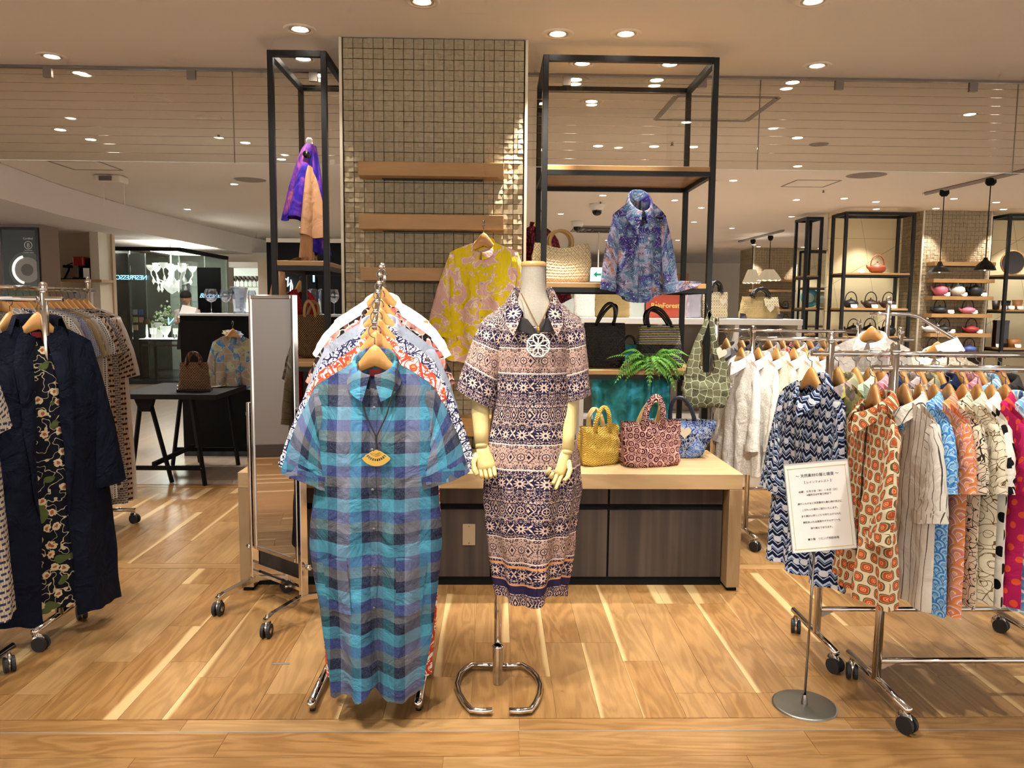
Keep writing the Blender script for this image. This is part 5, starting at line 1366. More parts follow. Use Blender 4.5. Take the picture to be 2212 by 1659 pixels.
# ---- narrow frame: coat on a stand
q = at(668, 305, 5.02)
ct = thing('draped_coat', 'camel and violet blue coat draped over a bust stand on the upper shelf', 'coat', (q.x, 5.02, 1.7645))
Hc = q.z-1.7645
def drape(cx0, cx1, z0, z1, w0, w1, d0, d1, fold, ph, a0=0.0, a1=2*PI, n=30, nz=18, px=None):
    t_ = np.linspace(a0, a1, n); vv = np.linspace(0, 1, nz); TT, VVv = np.meshgrid(t_, vv)
    W_ = w0+(w1-w0)*VVv**0.6; D_ = d0+(d1-d0)*VVv**0.6
    f_ = fold*VVv*np.sin(TT*4+ph+VVv*2)
    cxx = cx0+(cx1-cx0)*VVv if px is None else px(VVv)
    return MB().grid(cxx+(W_+f_)*np.cos(TT), (D_+f_)*np.sin(TT), z0+(z1-z0)*VVv+0.012*np.sin(TT*3+ph)*VVv, TT*0.1, -(z0-z1)*VVv)
obj('stand_rod', MB().tube([(0.012, 0, 0.0), (0.012, 0, Hc)], 0.008, 10), M_white, ct, True)
obj('stand_foot', MB().lathe([(0.0005, 0.012), (0.07, 0.01), (0.08, 0)], 24), M_white, ct, True)
obj('finial', MB().lathe([(0.018, Hc-0.03), (0.02, Hc+0.01), (0.012, Hc+0.02), (0.0005, Hc+0.022)], 16), M_white, ct, True)
obj('outer_shell', drape(0.0, -0.055, Hc-0.02, 0.27, 0.026, 0.11, 0.03, 0.12, 0.03, 0.5), F['coatp'], ct, True)
obj('side_panel', drape(0.02, 0.07, Hc-0.03, 0.06, 0.022, 0.05, 0.03, 0.06, 0.02, 2.5), F['coatp'], ct, True)
obj('front_drape', drape(0.0, 0.02, Hc-0.11, 0.16, 0.02, 0.075, 0.05, 0.135, 0.035, 1.4, PI*1.0, 2*PI), F['coat'], ct, True)
obj('lower_drape', drape(0.0, -0.02, 0.34, 0.012, 0.055, 0.04, 0.09, 0.07, 0.02, 3.0), F['coat'], ct, True)
obj('shoulder_rod', MB().tube([(0.0, -0.02, Hc-0.1), (0.0, -0.09, Hc-0.095)], 0.021, 14), M_blackg, ct, True)
S, Vv = np.meshgrid(np.linspace(0, 1, 10), np.linspace(0, 1, 8))
obj('hem_on_shelf', MB().grid(-0.02-0.17*S, -0.12+0.14*Vv*(1-S*0.6), 0.006+0.014*np.sin(S*7+Vv*3)*(1-S)+0.014*(1-S), S, Vv), F['coat'], ct, True)
q2 = at(590, 612, 4.95)
obj('hanging_sleeve', drape(-0.12, -0.145, -0.02, -0.25, 0.02, 0.05, 0.03, 0.045, 0.012, 0.4), F['coat'], ct, True, loc=(-0.09, 0.05, 0))
# net bag and red lace dress
q = at(674, 772, 4.92)
nb = bag('round handled brown net bag standing on the narrow frame', (q.x, 4.92, 1.1525), R_(0), bag_body(0.072, 0.092, 0.27, 0.05, 0.03, bulge=0.012, sq_=0.75), F['net'], 0.26, 0.088, 0.03, [(rope(0.034, 0.255, 0.10, 0.009, -0.03, 0.0, lx=-0.01), F['handle']), (rope(0.034, 0.255, 0.09, 0.009, 0.03, 0.0, lx=0.02), F['handle'])])
obj('leather_patch', MB().box(-0.022, 0.022, -0.012, 0.02, 0.345, 0.362), mat('patch_pink', '#b56a55', 0.6), nb, bevel=0.005)
obj('tray', MB().box(-0.14, 0.13, -0.12, 0.12, 0.0, 0.016), M_shelf, tag(thing('tray', 'thin wooden tray under the brown net bag', 'tray', (q.x, 4.90, 1.1525)), 'thin wooden tray under the brown net bag', 'tray')); nb.location.z += 0.0165
q = at(648, 622, 5.57)
hanger((q.x, q.y, q.z), R_(72), 'wooden hanger with the bright red lace dress behind the narrow frame')
garment('lace_dress', 'bright red lace dress hanging behind the narrow black frame', 'dress', F['redlace'], (q.x, q.y, q.z-0.006), R_(72), Gm(L=1.15, sw=0.19, hw=0.26, slv=0.1, collar='none', plk=False))
# ================================================================ garment racks at both sides
ORD = ['first', 'second', 'third', 'fourth', 'fifth', 'sixth', 'seventh', 'eighth', 'ninth', 'tenth', 'eleventh', 'twelfth', 'thirteenth', 'fourteenth']
def hung(x, y, zr, rz, name, cat, desc, fkey, P, group, hdesc=None, jit=True):
    hdesc = hdesc or desc.replace(' from the front', '').replace('grey dress rack', 'grey rack')
    z = zr+0.0-HOOKTOP+0.011
    j = random.uniform(-4, 4) if jit else 0
    hanger((x, y, z), R_(rz+j), 'wooden hanger holding the '+(hdesc or desc), 'hangers: '+group)
    return garment(name, desc, cat, F[fkey], (x, y, z-0.006), R_(rz+j), P, group, labelcol=None)
# ---- right front rack
R1Z = 1.287
rack('chrome rolling garment rack standing nearest, with short sleeved printed shirts', 1.474, 2.62, 2.82, R1Z, 1.378, (0.21, 0.20), lowbar=0.165)
ss = dict(ns=27, nv=20, slv=0.26, slw=0.1, slc=0.085, sla=14, L=0.72, sw=0.2, bw=0.215, hw=0.235, tc=0.030, th=0.036)
hung(1.40, 2.81, R1Z, -96, 'shirt', 'shirt', 'cream shirt with orange and olive eye shapes at the rack end', 'eyes', Gm(**{**ss, 'slv': 0.42, 'sla': 10, 'nf': 0.09, 'th': 0.06, 'fa': 0.02, 'pipe': True}), 'shirts on the nearest rack', 'cream shirt with orange eye shapes', jit=False)
eyes = bpy.context.scene.objects[-1] if False else None
for x, fk, ds in ((1.515, 'stripe', 'off white shirt with thin dark stripes beside the rack post'), (1.575, 'bluew', 'blue wave print shirt on the nearest rack'), (1.628, 'orangew', 'orange and pink scallop print shirt on the nearest rack'), (1.683, 'sketch', 'cream shirt with black ink flowers on the nearest rack'),
                  (1.737, 'sketch2', 'ivory shirt with brown sketched flowers on the nearest rack'), (1.79, 'dots', 'white shirt with big black dots'), (1.842, 'magenta', 'magenta shirt with orange dots'), (1.895, 'skyleaf', 'sky blue shirt with white leaf outlines')):
    hung(x, 2.82, R1Z, -90 if fk != 'stripe' else -82, 'shirt', 'shirt', ds, fk, Gm(**{**ss, 'slv': 0.34 if fk == 'stripe' else 0.24, 'L': random.uniform(0.70, 0.75)}), 'shirts on the nearest rack')
# ---- right second rack
R2Z = 1.315
rack('chrome rolling garment rack, second from the aisle, with printed shirts', 1.418, 2.38, 3.24, R2Z, 1.401, (0.17, 0.23), lowbar=0.20)
hung(1.335, 3.225, R2Z, -76, 'shirt', 'shirt', 'navy and white zigzag print tunic behind the notice board', 'zig', Gm(**{**ss, 'L': 0.83, 'slv': 0.44, 'sla': 9, 'hw': 0.27, 'fa': 0.024, 'nf': 0.11}), 'shirts on the second rack', jit=False)
for x, fk, ds in ((1.455, 'yelgrey', 'yellow and grey flowered shirt next to the zigzag tunic'), (1.53, 'sage', 'sage green shirt with pale flowers on the second rack'), (1.59, 'pinkfl', 'small pink flowered shirt after the sage green one'), (1.64, 'navyfl', 'dark navy flowered shirt on the second rack'), (1.725, 'greyfl', 'grey rose flowered shirt on the second rack'),
                  (1.80, 'yelgrey', 'yellow flowered shirt behind the striped shirt'), (1.885, 'navydot', 'navy shirt with tiny dots on the second rack'), (1.975, 'pinkfl', 'rose pink flowered shirt on the second rack'), (2.06, 'skyleaf', 'light blue leaf print shirt on the second rack'), (2.15, 'dgrey', 'dark striped shirt by the picture edge on the second rack')):
    hung(x, 3.24, R2Z, -84, 'shirt', 'shirt', ds, fk, Gm(**{**ss, 'L': 0.74}), 'shirts on the second rack')
# ---- white blouse rack
R3Z = 1.315
rack('chrome rolling garment rack with white and cream blouses behind the table end', 1.622, 2.56, 4.84, R3Z, 1.391, (0.17, 0.2), lowbar=0.17)
ls = dict(ns=21, nv=16, slv=0.50, sla=8, slw=0.085, slc=0.06, L=0.72, sw=0.195, bw=0.215, hw=0.25, fa=0.02, cuff=True)
for i, (x, fk, ds) in enumerate(((1.552, 'lace', 'white lace blouse nearest the table corner'), (1.66, 'lace', 'white lace blouse just past the rack post'), (1.775, 'lacec', 'cream eyelet blouse third on the white rack'), (1.885, 'lace', 'off white lace blouse fourth on the white rack'), (1.955, 'ivory', 'plain ivory blouse fifth on the white rack'), (2.06, 'lacec', 'cream blouse sixth on the white rack'),
                                 (2.15, 'white', 'white collared blouse seventh on the white rack'), (2.235, 'ivory', 'ivory collared blouse eighth on the white rack'), (2.32, 'palegrey', 'pale grey blouse ninth on the white rack'), (2.40, 'bluetie', 'blue streaked shirt past the white blouses'), (2.46, 'bluetie', 'darker blue streaked shirt near the rack end'), (2.53, 'taupe', 'taupe jacket at the far end of the white rack'))):
    hung(x, 4.84, R3Z, -76, 'blouse', 'blouse', ds, fk, Gm(**ls), 'blouses on the white rack')
# ---- grey rack behind it
R4Z = 1.342
rack('chrome rolling garment rack with grey jackets behind the white blouses', 1.615, 2.66, 5.62, R4Z, 1.43, (0.2, 0.2), lowbar=0.17)
for i, (x, fk, ds) in enumerate(((1.69, 'mgrey', 'mid grey jacket first on the rear rack'), (1.80, 'dgrey', 'charcoal jacket second on the rear rack'), (1.87, 'dgrey', 'black brown jacket third on the rear rack'), (2.0, 'taupe', 'taupe jacket fourth on the rear rack'), (2.10, 'rose', 'dark flowered shirt fifth on the rear rack'), (2.20, 'stripe', 'red and white striped shirt sixth on the rear rack'), (2.30, 'check2', 'checked grey blue shirt seventh on the rear rack'), (2.40, 'mgrey', 'grey shirt eighth on the rear rack'), (2.48, 'dgrey', 'black shirt ninth on the rear rack'), (2.58, 'palegrey', 'pale grey shirt last on the rear rack'))):
    hung(x, 5.62, R4Z, -76, 'jacket', 'jacket', ds, fk, Gm(**{**ls, 'ns': 15, 'nv': 10}), 'jackets on the rear rack')
# ---- sloping arm stand with lace pieces
ts = thing('waterfall_stand', 'tall chrome stand with a sloping arm behind the printed shirts', 'clothes stand', (2.17, 4.25, 0))
obj('post', MB().tube([(0, 0, 0.03), (0, 0, 1.55)], 0.013, 12), M_chrome, ts, True)
obj('finial', MB().lathe([(0.013, 1.53), (0.016, 1.54), (0.014, 1.57), (0.0005, 1.575)], 12), M_chrome, ts, True)
obj('foot', MB().tube([(-0.2, 0, 0.02), (0.2, 0, 0.02)], 0.014, 10), M_chrome, ts, True); obj('foot', MB().tube([(0, -0.2, 0.02), (0, 0.2, 0.02)], 0.014, 10), M_chrome, ts, True)
obj('arm', MB().tube([(-0.09, 0.02, 1.478), (0, 0, 1.478), (0.10, -0.03, 1.478), (0.15, -0.05, 1.465), (0.30, -0.14, 1.345)], 0.011, 10), M_chrome, ts, True)
for q_ in (0.2, 0.5, 0.8, 1.0): obj('stop_ball', MB().lathe([(0.0005, 0.011), (0.01, 0.0), (0.0005, -0.011)], 8), M_chrome, ts, True, loc=(0.15+0.15*q_, -0.05-0.09*q_, 1.48-0.12*q_))
for k, (dx, dy, fk, ds) in enumerate(((-0.085, 0.0, 'palegrey', 'silver grey lace top hanging on the tall sloping arm stand'), (0.23, -0.10, 'lacec', 'cream lace top lower on the sloping arm'), (0.29, -0.135, 'taupe', 'taupe lace top at the end of the sloping arm'))):
    zz = 1.478 if k == 0 else (1.40 if k == 1 else 1.355)
    hanger((2.17+dx, 4.25+dy, zz-HOOKTOP), R_(-40), 'wooden hanger holding the '+ds, 'hangers on the tall stand')
    garment('blouse', ds, 'top', F[fk], (2.17+dx, 4.25+dy, zz-HOOKTOP-0.006), R_(-40), Gm(**{**ls, 'slv': 0.3, 'L': 0.6}), 'lace tops on the tall stand')
q = at(2052, 752, 3.9)
nc = thing('notice_card', 'tilted white notice card above the printed shirt racks', 'sign', (q.x, 3.9, 0))
obj('card', MB().box(-0.055, 0.055, 0, 0.003, -0.045, 0.045), M_paper, nc, loc=(0, 0, q.z), rot=(R_(-40), R_(-24), R_(-20))); obj('pole', MB().tube([(0, 0.01, 0), (0, 0.01, q.z-0.03)], 0.005, 8), M_chromed, nc, True); obj('base', MB().lathe([(0.0005, 0.01), (0.11, 0.008), (0.11, 0)], 24), M_steel, nc, True)

# ---- left racks
LAZ = 1.514
rack('chrome rolling garment rack carrying the long navy coat', -3.3, -1.965, 3.45, LAZ, 1.585, (0.172, 0.178), lowbar=0.0)
PN = Gm(L=1.30, sw=0.215, nw=0.075, drop=0.075, bw=0.235, hw=0.30, slv=0.66, sla=9, slw=0.1, slc=0.075, sld=0.04, tc=0.07, th=0.09, fa=0.03, nfold=2.5, ns=31, nv=30, open=(0.18, 0.20, 0.26), collar='none', plk=False, wn=0.012, nf=0.05)
hanger((-1.99, 3.44, LAZ-HOOKTOP+0.011), R_(46), 'wooden hanger holding the long navy coat at the rack end', 'hangers on the navy coat rack')
nv = garment('coat', 'long navy linen coat with shawl collar over a black flowered dress', 'coat', F['navylin'], (-1.99, 3.44, LAZ-HOOKTOP+0.005), R_(46), PN, 'clothes on the navy coat rack', labelcol=True)
lapel(PN, nv, F['navylin'])
garment('dress', 'black dress embroidered with flowers inside the navy coat', 'dress', F['embroid'], (-1.99, 3.44, LAZ-HOOKTOP+0.003), R_(46), Gm(L=1.27, sw=0.19, bw=0.19, hw=0.24, slv=0.0, collar='none', plk=False, tc=0.035, th=0.05, fa=0.01, nf=0.09), 'clothes on the navy coat rack')
hung(-2.12, 3.46, LAZ, 62, 'jacket', 'jacket', 'grey checked linen jacket beside the navy coat', 'greylin', Gm(L=0.95, sw=0.22, slv=0.55, sla=9, hw=0.26, open=(0.12, 0.1, 0.1), collar='none', plk=False, ns=25, nv=20, wn=0.012), 'clothes on the navy coat rack')
hung(-2.235, 3.46, LAZ, 66, 'blouse', 'blouse', 'mottled grey blouse at the picture edge on the navy coat rack', 'greyfl', Gm(L=0.9, slv=0.3), 'clothes on the navy coat rack')
LBZ = 1.50
rack('chrome rolling garment rack cut off by the picture edge', -3.2, -1.975, 2.90, LBZ, 1.57, (0.19, 0.19), lowbar=0.0)
hung(-2.085, 2.90, LBZ, 72, 'dress', 'dress', 'navy and cream bar woven dress at the picture edge', 'weave', Gm(L=1.17, sw=0.215, bw=0.25, hw=0.30, slv=0.34, sla=16, slc=0.10, fa=0.024, plk=False, collar='none', ns=25, nv=24), 'clothes on the cut off rack', jit=False)
# rail along the depth with grey dresses
t = thing('garment_rack', 'chrome rolling garment rack with grey and brown woven dresses', 'garment rack', (-2.70, 4.28, 0))
L3Z = 1.582
obj('rail', MB().tube([(0, -0.08, L3Z), (0, 1.06, L3Z)], 0.0125, 14), M_chrome, t, True)
for y in (0, 0.98):
    obj('post', MB().tube([(0, y, 0.09), (0, y, 1.64)], 0.0155, 12), M_chrome, t, True)
    obj('finial', MB().lathe([(0.0155, 1.63), (0.018, 1.635), (0.018, 1.65), (0.014, 1.655), (0.014, 1.665), (0.0005, 1.672)], 12, (0, y, 0)), M_chrome, t, True)
    obj('foot_bar', MB().tube([(-0.24, y, 0.092), (0.25, y, 0.092)], 0.014, 12), M_chrome, t, True)
    caster(t, 0.235, y, 1.3); caster(t, -0.225, y, 1.0)
ld = dict(ns=21, nv=18, L=1.22, sw=0.21, bw=0.235, hw=0.27, slv=0.24, sla=17, slw=0.11, slc=0.10, fa=0.02, collar='none', plk=False, cuff=False)
for i, (fk, ds) in enumerate((('lattice', 'grey lattice print dress'), ('navyart', 'navy and white flower print dress'), ('lattice', 'pale grey leaf print dress'), ('check1', 'tan knit dress'), ('check3', 'white and navy flecked dress'), ('taupe', 'plain taupe dress with draped sleeve'), ('check2', 'dark blue flecked dress'), ('check1', 'brown dotted dress'),
                              ('sandgrey', 'sand grey dress'), ('check3', 'grey knit striped dress'), ('weave2', 'brown bar woven dress'), ('weave3', 'grey bar woven dress'), ('weave2', 'beige and black bar woven dress'), ('palegrey', 'pale grey dress'))):
    hung(-2.70, 4.335+i*0.068, L3Z, 14, 'dress', 'dress', ds+', '+ORD[i]+' from the front on the grey dress rack', fk, Gm(**{**ld, 'L': 1.30 if i > 10 else random.uniform(1.12, 1.24), 'slv': 0.40 if i in (5, 12, 13) else 0.24, 'sla': 14 if i in (5, 12, 13) else 20}), 'dresses on the grey dress rack')
# ================================================================ behind: counter, trestle, boutique, coffee shop, cabinet, teapots
# ---- black counter with glassware
bc = thing('glass_counter', 'long black counter with glassware standing on it', 'counter', (-2.2, 7.65, 0))
obj('body', MB().box(-0.86, 1.2, 0, 0.62, 0, 1.385), M_blackm, bc); obj('top', MB().box(-0.87, 1.21, -0.01, 0.63, 1.385, 1.405), mat('counter_top', '#cfd3d6', 0.2), bc)
obj('kick', MB().box(-0.85, 1.19, -0.004, 0, 0, 0.05), M_blackg, bc)
def wineglass(label, px, h, r, py=678, Y=7.9, bowl=0.55, m=None):
    q = at(px, py, Y); t = thing('wine_glass', label, 'glass', (q.x, Y, 1.4055))
    obj('foot', MB().lathe([(r*0.75, 0.001), (r*0.6, 0.004), (0.004, 0.008), (0.0035, h*(1-bowl))], 18), m or M_crystal, t, True)
    b0 = h*(1-bowl); obj('bowl', MB().lathe([(0.0035, b0), (r*0.6, b0+h*bowl*0.12), (r, b0+h*bowl*0.42), (r*0.92, b0+h*bowl*0.75), (r*0.72, h)], 22), m or M_crystal, t, True)
wineglass('wide red wine glass on the black counter beside the vase', 457, 0.245, 0.068)
wineglass('second wine glass on the black counter, just before the vase', 489, 0.245, 0.06, Y=7.95)
wineglass('small wine glass on the counter next to the mirror', 545, 0.235, 0.045, Y=8.0)
wineglass('tall white wine glass seen through the narrow frame beside the column', 722, 0.25, 0.052, Y=7.9)
wineglass('wide goblet seen through the narrow frame', 660, 0.245, 0.062, Y=7.9)
def cylinder_glass(name, label, cat, px, h, r0, r1, n=10, Y=7.9):
    q = at(px, 678, Y); t = thing(name, label, cat, (q.x, Y, 1.4055))
    obj('body', MB().lathe([(0.0005, 0.004), (r0, 0.004), (r0*1.02, h*0.2), ((r0+r1)*0.48, h*0.55), (r1, h*0.95), (r1*1.06, h), (r1*0.98, h*0.97), (r0*0.8, 0.03)], n), M_crystal, t); obj('foot', MB().lathe([(r0*1.1, 0), (r0*1.15, 0.012), (r0, 0.02)], n), M_crystal, t)
cylinder_glass('vase', 'faceted crystal vase on the black counter', 'vase', 518, 0.26, 0.06, 0.085)
cylinder_glass('pitcher', 'clear crystal pitcher seen through the narrow frame', 'pitcher', 683, 0.255, 0.055, 0.062, 14)
cylinder_glass('tumbler', 'small clear tumbler above the mirror top', 'glass', 622, 0.22, 0.03, 0.034, 14)
lb_ = thing('table_lamp', 'small glowing cream lamp block on the black counter', 'lamp', (at(541, 678, 8.1).x, 8.1, 1.4055)); obj('shade', MB().box(-0.04, 0.05, -0.03, 0.03, 0.0, 0.115), mat('warm_glow', '#fff0d0', 0.5, emit=1.6), lb_, bevel=0.01); obj('base', MB().box(-0.05, 0.06, -0.04, 0.04, 0, 0.012), M_chromed, lb_)
# dark wall and neon scribble seen through the narrow frame
dw = thing('display_wall', 'black display wall panel behind the narrow frame', 'panel', (-2.55, 9.6, 0)); obj('panel', MB().box(-0.22, 1.35, 0, 0.12, 0, 2.25), M_blackm, dw); obj('top_trim', MB().box(-0.22, 1.35, -0.01, 0.13, 2.25, 2.3), M_trim, dw)
ns_ = thing('neon_sign', 'white neon scribble on the black wall behind the narrow frame', 'neon sign', (at(622, 615, 9.55).x, 9.57, at(622, 615, 9.55).z))
obj('stroke', MB().tube([(-0.06, 0, 0.10), (-0.02, 0, 0.06), (0.0, 0, 0.09), (-0.01, 0, -0.02), (0.03, 0, 0.03), (0.02, 0, -0.12)], 0.006, 6), M_neonw, ns_, True); obj('stroke', MB().tube([(0.03, 0, 0.06), (0.05, 0, -0.02), (0.04, 0, -0.1)], 0.005, 6), M_neonw, ns_, True)
nl = thing('neon_tube', 'short vertical blue neon tube on the black wall', 'neon sign', (at(677, 601, 9.5).x, 9.52, at(677, 601, 9.5).z)); obj('tube', MB().tube([(0, 0, -0.045), (0, 0, 0.045)], 0.012, 8), M_neon, nl, True); obj('holder', MB().box(-0.02, 0.02, 0.012, 0.05, -0.2, 0.05), M_blackm, nl)
# ---- trestle table
tt = thing('trestle_table', 'black wooden trestle table with folding legs', 'table', (-2.69, 6.36, 0))
obj('top', MB().box(-0.40, 0.43, -0.02, 0.93, 0.722, 0.764), mat('black_wood', rough=0.6, fn=wood_fn('#0b0908', '#151110', '#241d19', 'y', rnd=False), spec=0.25), tt, bevel=0.003)
def legp(x0, y0, x1, y1, z1, n='leg'): return obj(n, MB().tube([(x0, y0, 0.0), (x1, y1, z1)], 0.02, 4), M_blackm, tt)
for yy in (0.02, 0.86):
    legp(-0.30, yy-0.02, -0.20, yy, 0.72); legp(0.30, yy-0.0, 0.22, yy, 0.72)
    legp(-0.02 if yy < 0.3 else -0.1, yy+0.12, -0.13, yy, 0.72)
    b_ = obj('brace', MB().box(-0.28, 0.29, yy-0.012, yy+0.012, 0.13, 0.165), M_blackm, tt)
    for x in (-0.27, 0.28): obj('bolt', MB().tube([(x, yy-0.016, 0.148), (x, yy-0.01, 0.148)], 0.006, 8), M_chromed, b_)
obj('stretcher', MB().box(-0.13, -0.10, 0.02, 0.86, 0.16, 0.195), M_blackm, tt); obj('bracket', MB().prism([(-0.24, 0.72), (-0.09, 0.72), (-0.12, 0.62), (-0.2, 0.62)], -0.01, 0.05), M_blackm, tt)
q = at(420, 845, 6.55)
t = bag('brown woven straw handbag with tortoiseshell handle on the trestle table', (q.x, 6.56, 0.7645), R_(10), bag_body(0.132, 0.108, 0.245, 0.06, 0.03), F['strawb'], 0.24, 0.10, 0.03, [(rope(0.055, 0.225, 0.105, 0.013, -0.035), F['tort']), (rope(0.055, 0.225, 0.10, 0.013, 0.03), F['tort'])])
obj('leather_base', MB().box(-0.134, 0.134, -0.064, 0.064, 0.0, 0.028), M_blackg, t, bevel=0.004)
q = at(503, 722, 7.1)
hanger((q.x, q.y, q.z), R_(38), 'pale wooden hanger holding the leaf print blouse above the trestle table')
lt_ = garment('blouse', 'taupe and green blouse with blue leaves standing on the trestle table', 'blouse', F['leaf'], (q.x, q.y, q.z-0.006), R_(38), Gm(L=0.50, sw=0.185, bw=0.19, hw=0.23, slv=0.44, sla=13, slc=0.06, collar='ruffle', ns=27, nv=18, fa=0.03))
S, Vv = np.meshgrid(np.linspace(0, 1, 16), np.linspace(0, 1, 8))
o_ = obj('tail_on_table', MB().grid(-0.05-0.42*S, -0.30*Vv*(1-0.4*S)+0.05, 0.004+0.012*np.sin(S*8+Vv*5)**2, S*0.5, Vv*0.3), F['leaf'], lt_, True); o_.location = (0, 0, 0.766-q.z+0.006); o_.rotation_euler = (0, 0, -R_(38)+R_(4))

# ---- boutique behind glass
bq = thing('glass_boutique', 'glass walled boutique corner with black top beam', 'shop booth', (-5.83, 14.6, 0))
obj('top_beam', MB().box(-1.25, 0.03, -0.04, 0.04, 2.46, 2.53), M_blackm, bq); obj('top_beam', MB().box(-0.04, 0.04, 0.04, 2.6, 2.46, 2.53), M_blackm, bq)
for x0, x1 in ((-1.23, -0.89), (-0.88, -0.01)): obj('pane', MB().box(x0, x1, -0.006, 0.006, 0.06, 2.46), M_glassdark, bq)
for y0, y1 in ((0.02, 1.3), (1.31, 2.58)): obj('pane', MB().box(-0.006, 0.006, y0, y1, 0.06, 2.46), M_glassdark, bq)
obj('side_panel', MB().box(-1.30, -1.24, -0.05, 2.6, 0, 2.53), M_blackg, bq); obj('platform', MB().box(-1.24, 0.04, -0.04, 2.6, 0, 0.06), mat('dark_floor', '#2b2e33', 0.25), bq)
obj('back_wall', MB().box(-1.24, 0.0, 2.6, 2.7, 0, 2.53), mat('boutique_wall', '#8f9a93', 0.6), bq); obj('dark_panel', MB().box(-1.22, -0.92, 0.7, 0.74, 0.06, 2.46), mat('slate_panel', '#3a3d3e', 0.3), bq)
obj('added_light_panel', MB().box(-0.8, -0.1, 0.5, 1.9, 2.50, 2.52), mat('light_panel', '#ffffff', 0.5, emit=14.0, emitcol='#fff6e6'), bq)  # glowing panel added to brighten the dark boutique interior
for i, c in enumerate(('#8d9aa0', '#3a52a8', '#b7a878', '#c78d84', '#c9a389')):
    obj('reflected_square', MB().box(-1.18+(i % 2)*0.11, -1.10+(i % 2)*0.11, 0.685, 0.70, 1.28-(i//2)*0.15, 1.38-(i//2)*0.15), mat('swatch_%d' % i, c, 0.5), bq)  # solid coloured squares stand in for a reflection of capsules
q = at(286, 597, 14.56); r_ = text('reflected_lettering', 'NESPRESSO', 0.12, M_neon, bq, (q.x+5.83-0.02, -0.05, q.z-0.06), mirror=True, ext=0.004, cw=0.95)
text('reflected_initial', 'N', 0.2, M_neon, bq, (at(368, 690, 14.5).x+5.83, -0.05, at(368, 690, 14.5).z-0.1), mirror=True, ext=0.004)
# neon name on the black panel and lit glass shelves
bp = thing('neon_sign', 'black panel with white neon script beside the lit glass shelves', 'sign', (-5.62, 15.3, 0)); obj('panel', MB().box(-0.14, 0.30, 0, 0.05, 0.0, 2.2), M_blackm, bp)
text('neon_script', 'Baccarat', 0.12, M_neon, bp, (0.10, -0.012, 1.62), ext=0.004, shear=0.4)
ls_ = thing('lit_shelves', 'white backlit shelves with glassware behind the black counter', 'shelf unit', (-5.2, 16.2, 0))
obj('back_panel', MB().box(-0.25, 0.75, 0.3, 0.34, 0.8, 2.25), mat('lit_panel', '#e9efe4', 0.5, emit=0.55, emitcol='#e4eee0'), ls_); obj('crown', MB().box(-0.25, 0.75, 0.0, 0.34, 2.25, 2.36), M_white, ls_); obj('side', MB().box(0.75, 1.0, 0, 0.4, 0.0, 2.25), M_blackm, ls_)
for z in (1.30, 1.55, 1.86): obj('shelf', MB().box(-0.25, 0.75, 0.02, 0.3, z-0.012, z), M_white, ls_)
gl_me = MB().lathe([(0.04, 0), (0.006, 0.01), (0.005, 0.10), (0.035, 0.12), (0.045, 0.17), (0.038, 0.22)], 10).mesh('glass', M_chromed, True)
for k in range(9): tag(link('goblet', gl_me, None, (-5.36+k*0.085, 16.32, 1.8605)), 'small dark goblet, '+ORD[k]+' in the row on the top lit shelf', 'glass', 'goblets on the lit shelves')
for k, (x, c) in enumerate(((-5.3, '#c23b3b'), (-5.12, '#e8e8e8'), (-4.95, '#d04a38'), (-4.75, '#e6e6ea'))):
    t = thing('gift_box', ('red and white box' if k % 2 == 0 else 'white box')+', '+ORD[k]+' along the lit shelf', 'box', (x, 16.3, 1.3005), 0, 'boxes on the lit shelves'); obj('box', MB().box(-0.05, 0.05, -0.04, 0.04, 0, 0.16), M_white, t); obj('band', MB().box(-0.051, 0.051, -0.041, 0.041, 0, 0.04), mat('box_band_%d' % k, c, 0.5), t)
mb = MB(); mb.box(-4.2, -3.0, 14.0, 14.2, 0, 2.3); struct(obj('wall_beige_stub', mb, M_beige))
mb = MB(); mb.box(-8.5, -4.0, 18.4, 18.6, 0, 2.7); struct(obj('wall_boutique_back', mb, M_beige))
# chandelier
q = at(370, 592, 14.95)
ch = thing('chandelier', 'white glass chandelier with curved arms hanging in the boutique', 'chandelier', (q.x, 14.95, q.z))
obj('stem', MB().lathe([(0.012, 0.5), (0.012, 0.2), (0.05, 0.14), (0.02, 0.08), (0.06, 0.0), (0.03, -0.08)], 14), M_crystalb, ch, True)
obj('bowl', MB().lathe([(0.17, -0.14), (0.15, -0.24), (0.08, -0.33), (0.0005, -0.38)], 18), M_crystalb, ch, True); obj('chain', MB().tube([(0, 0, 0.5), (0, 0, 0.62)], 0.01, 6), M_chromed, ch)
am = MB().tube([(0.03, 0, -0.06), (0.14, 0, -0.20), (0.30, 0, -0.16), (0.38, 0, -0.02), (0.38, 0, 0.04)], 0.009, 6).mesh('arm', M_crystalb, True)
cm = MB().lathe([(0.02, 0), (0.05, 0.03), (0.075, 0.07), (0.085, 0.11)], 10).mesh('shade_cup', M_crystalb, True); dm = MB().lathe([(0.0005, 0), (0.02, -0.05), (0.03, -0.09), (0.0005, -0.15)], 8).mesh('drop', M_crystalb, True)
for k in range(10):
    a = 2*PI*k/10+0.2; up_ = k % 2; ao = link('arm', am, ch, (0, 0, 0.05*up_), (0, 0, a), (0.72 if up_ else 1.0, 1, 1.0)); link('shade_cup', cm, ao, (0.38, 0, 0.04)); link('drop', dm, ao, (0.25, 0, -0.2)); link('drop', dm, ao, (0.34, 0, -0.06))
dlm = bpy.data.lights.new('chandelier_lamp', 'POINT'); dlm.energy = 60; dlm.color = (1, 0.95, 0.88); dlm.shadow_soft_size = 0.3
dlo = bpy.data.objects.new('chandelier_lamp', dlm); COL.objects.link(dlo); dlo.parent = ch; dlo.location = (0, -0.1, 0.25)
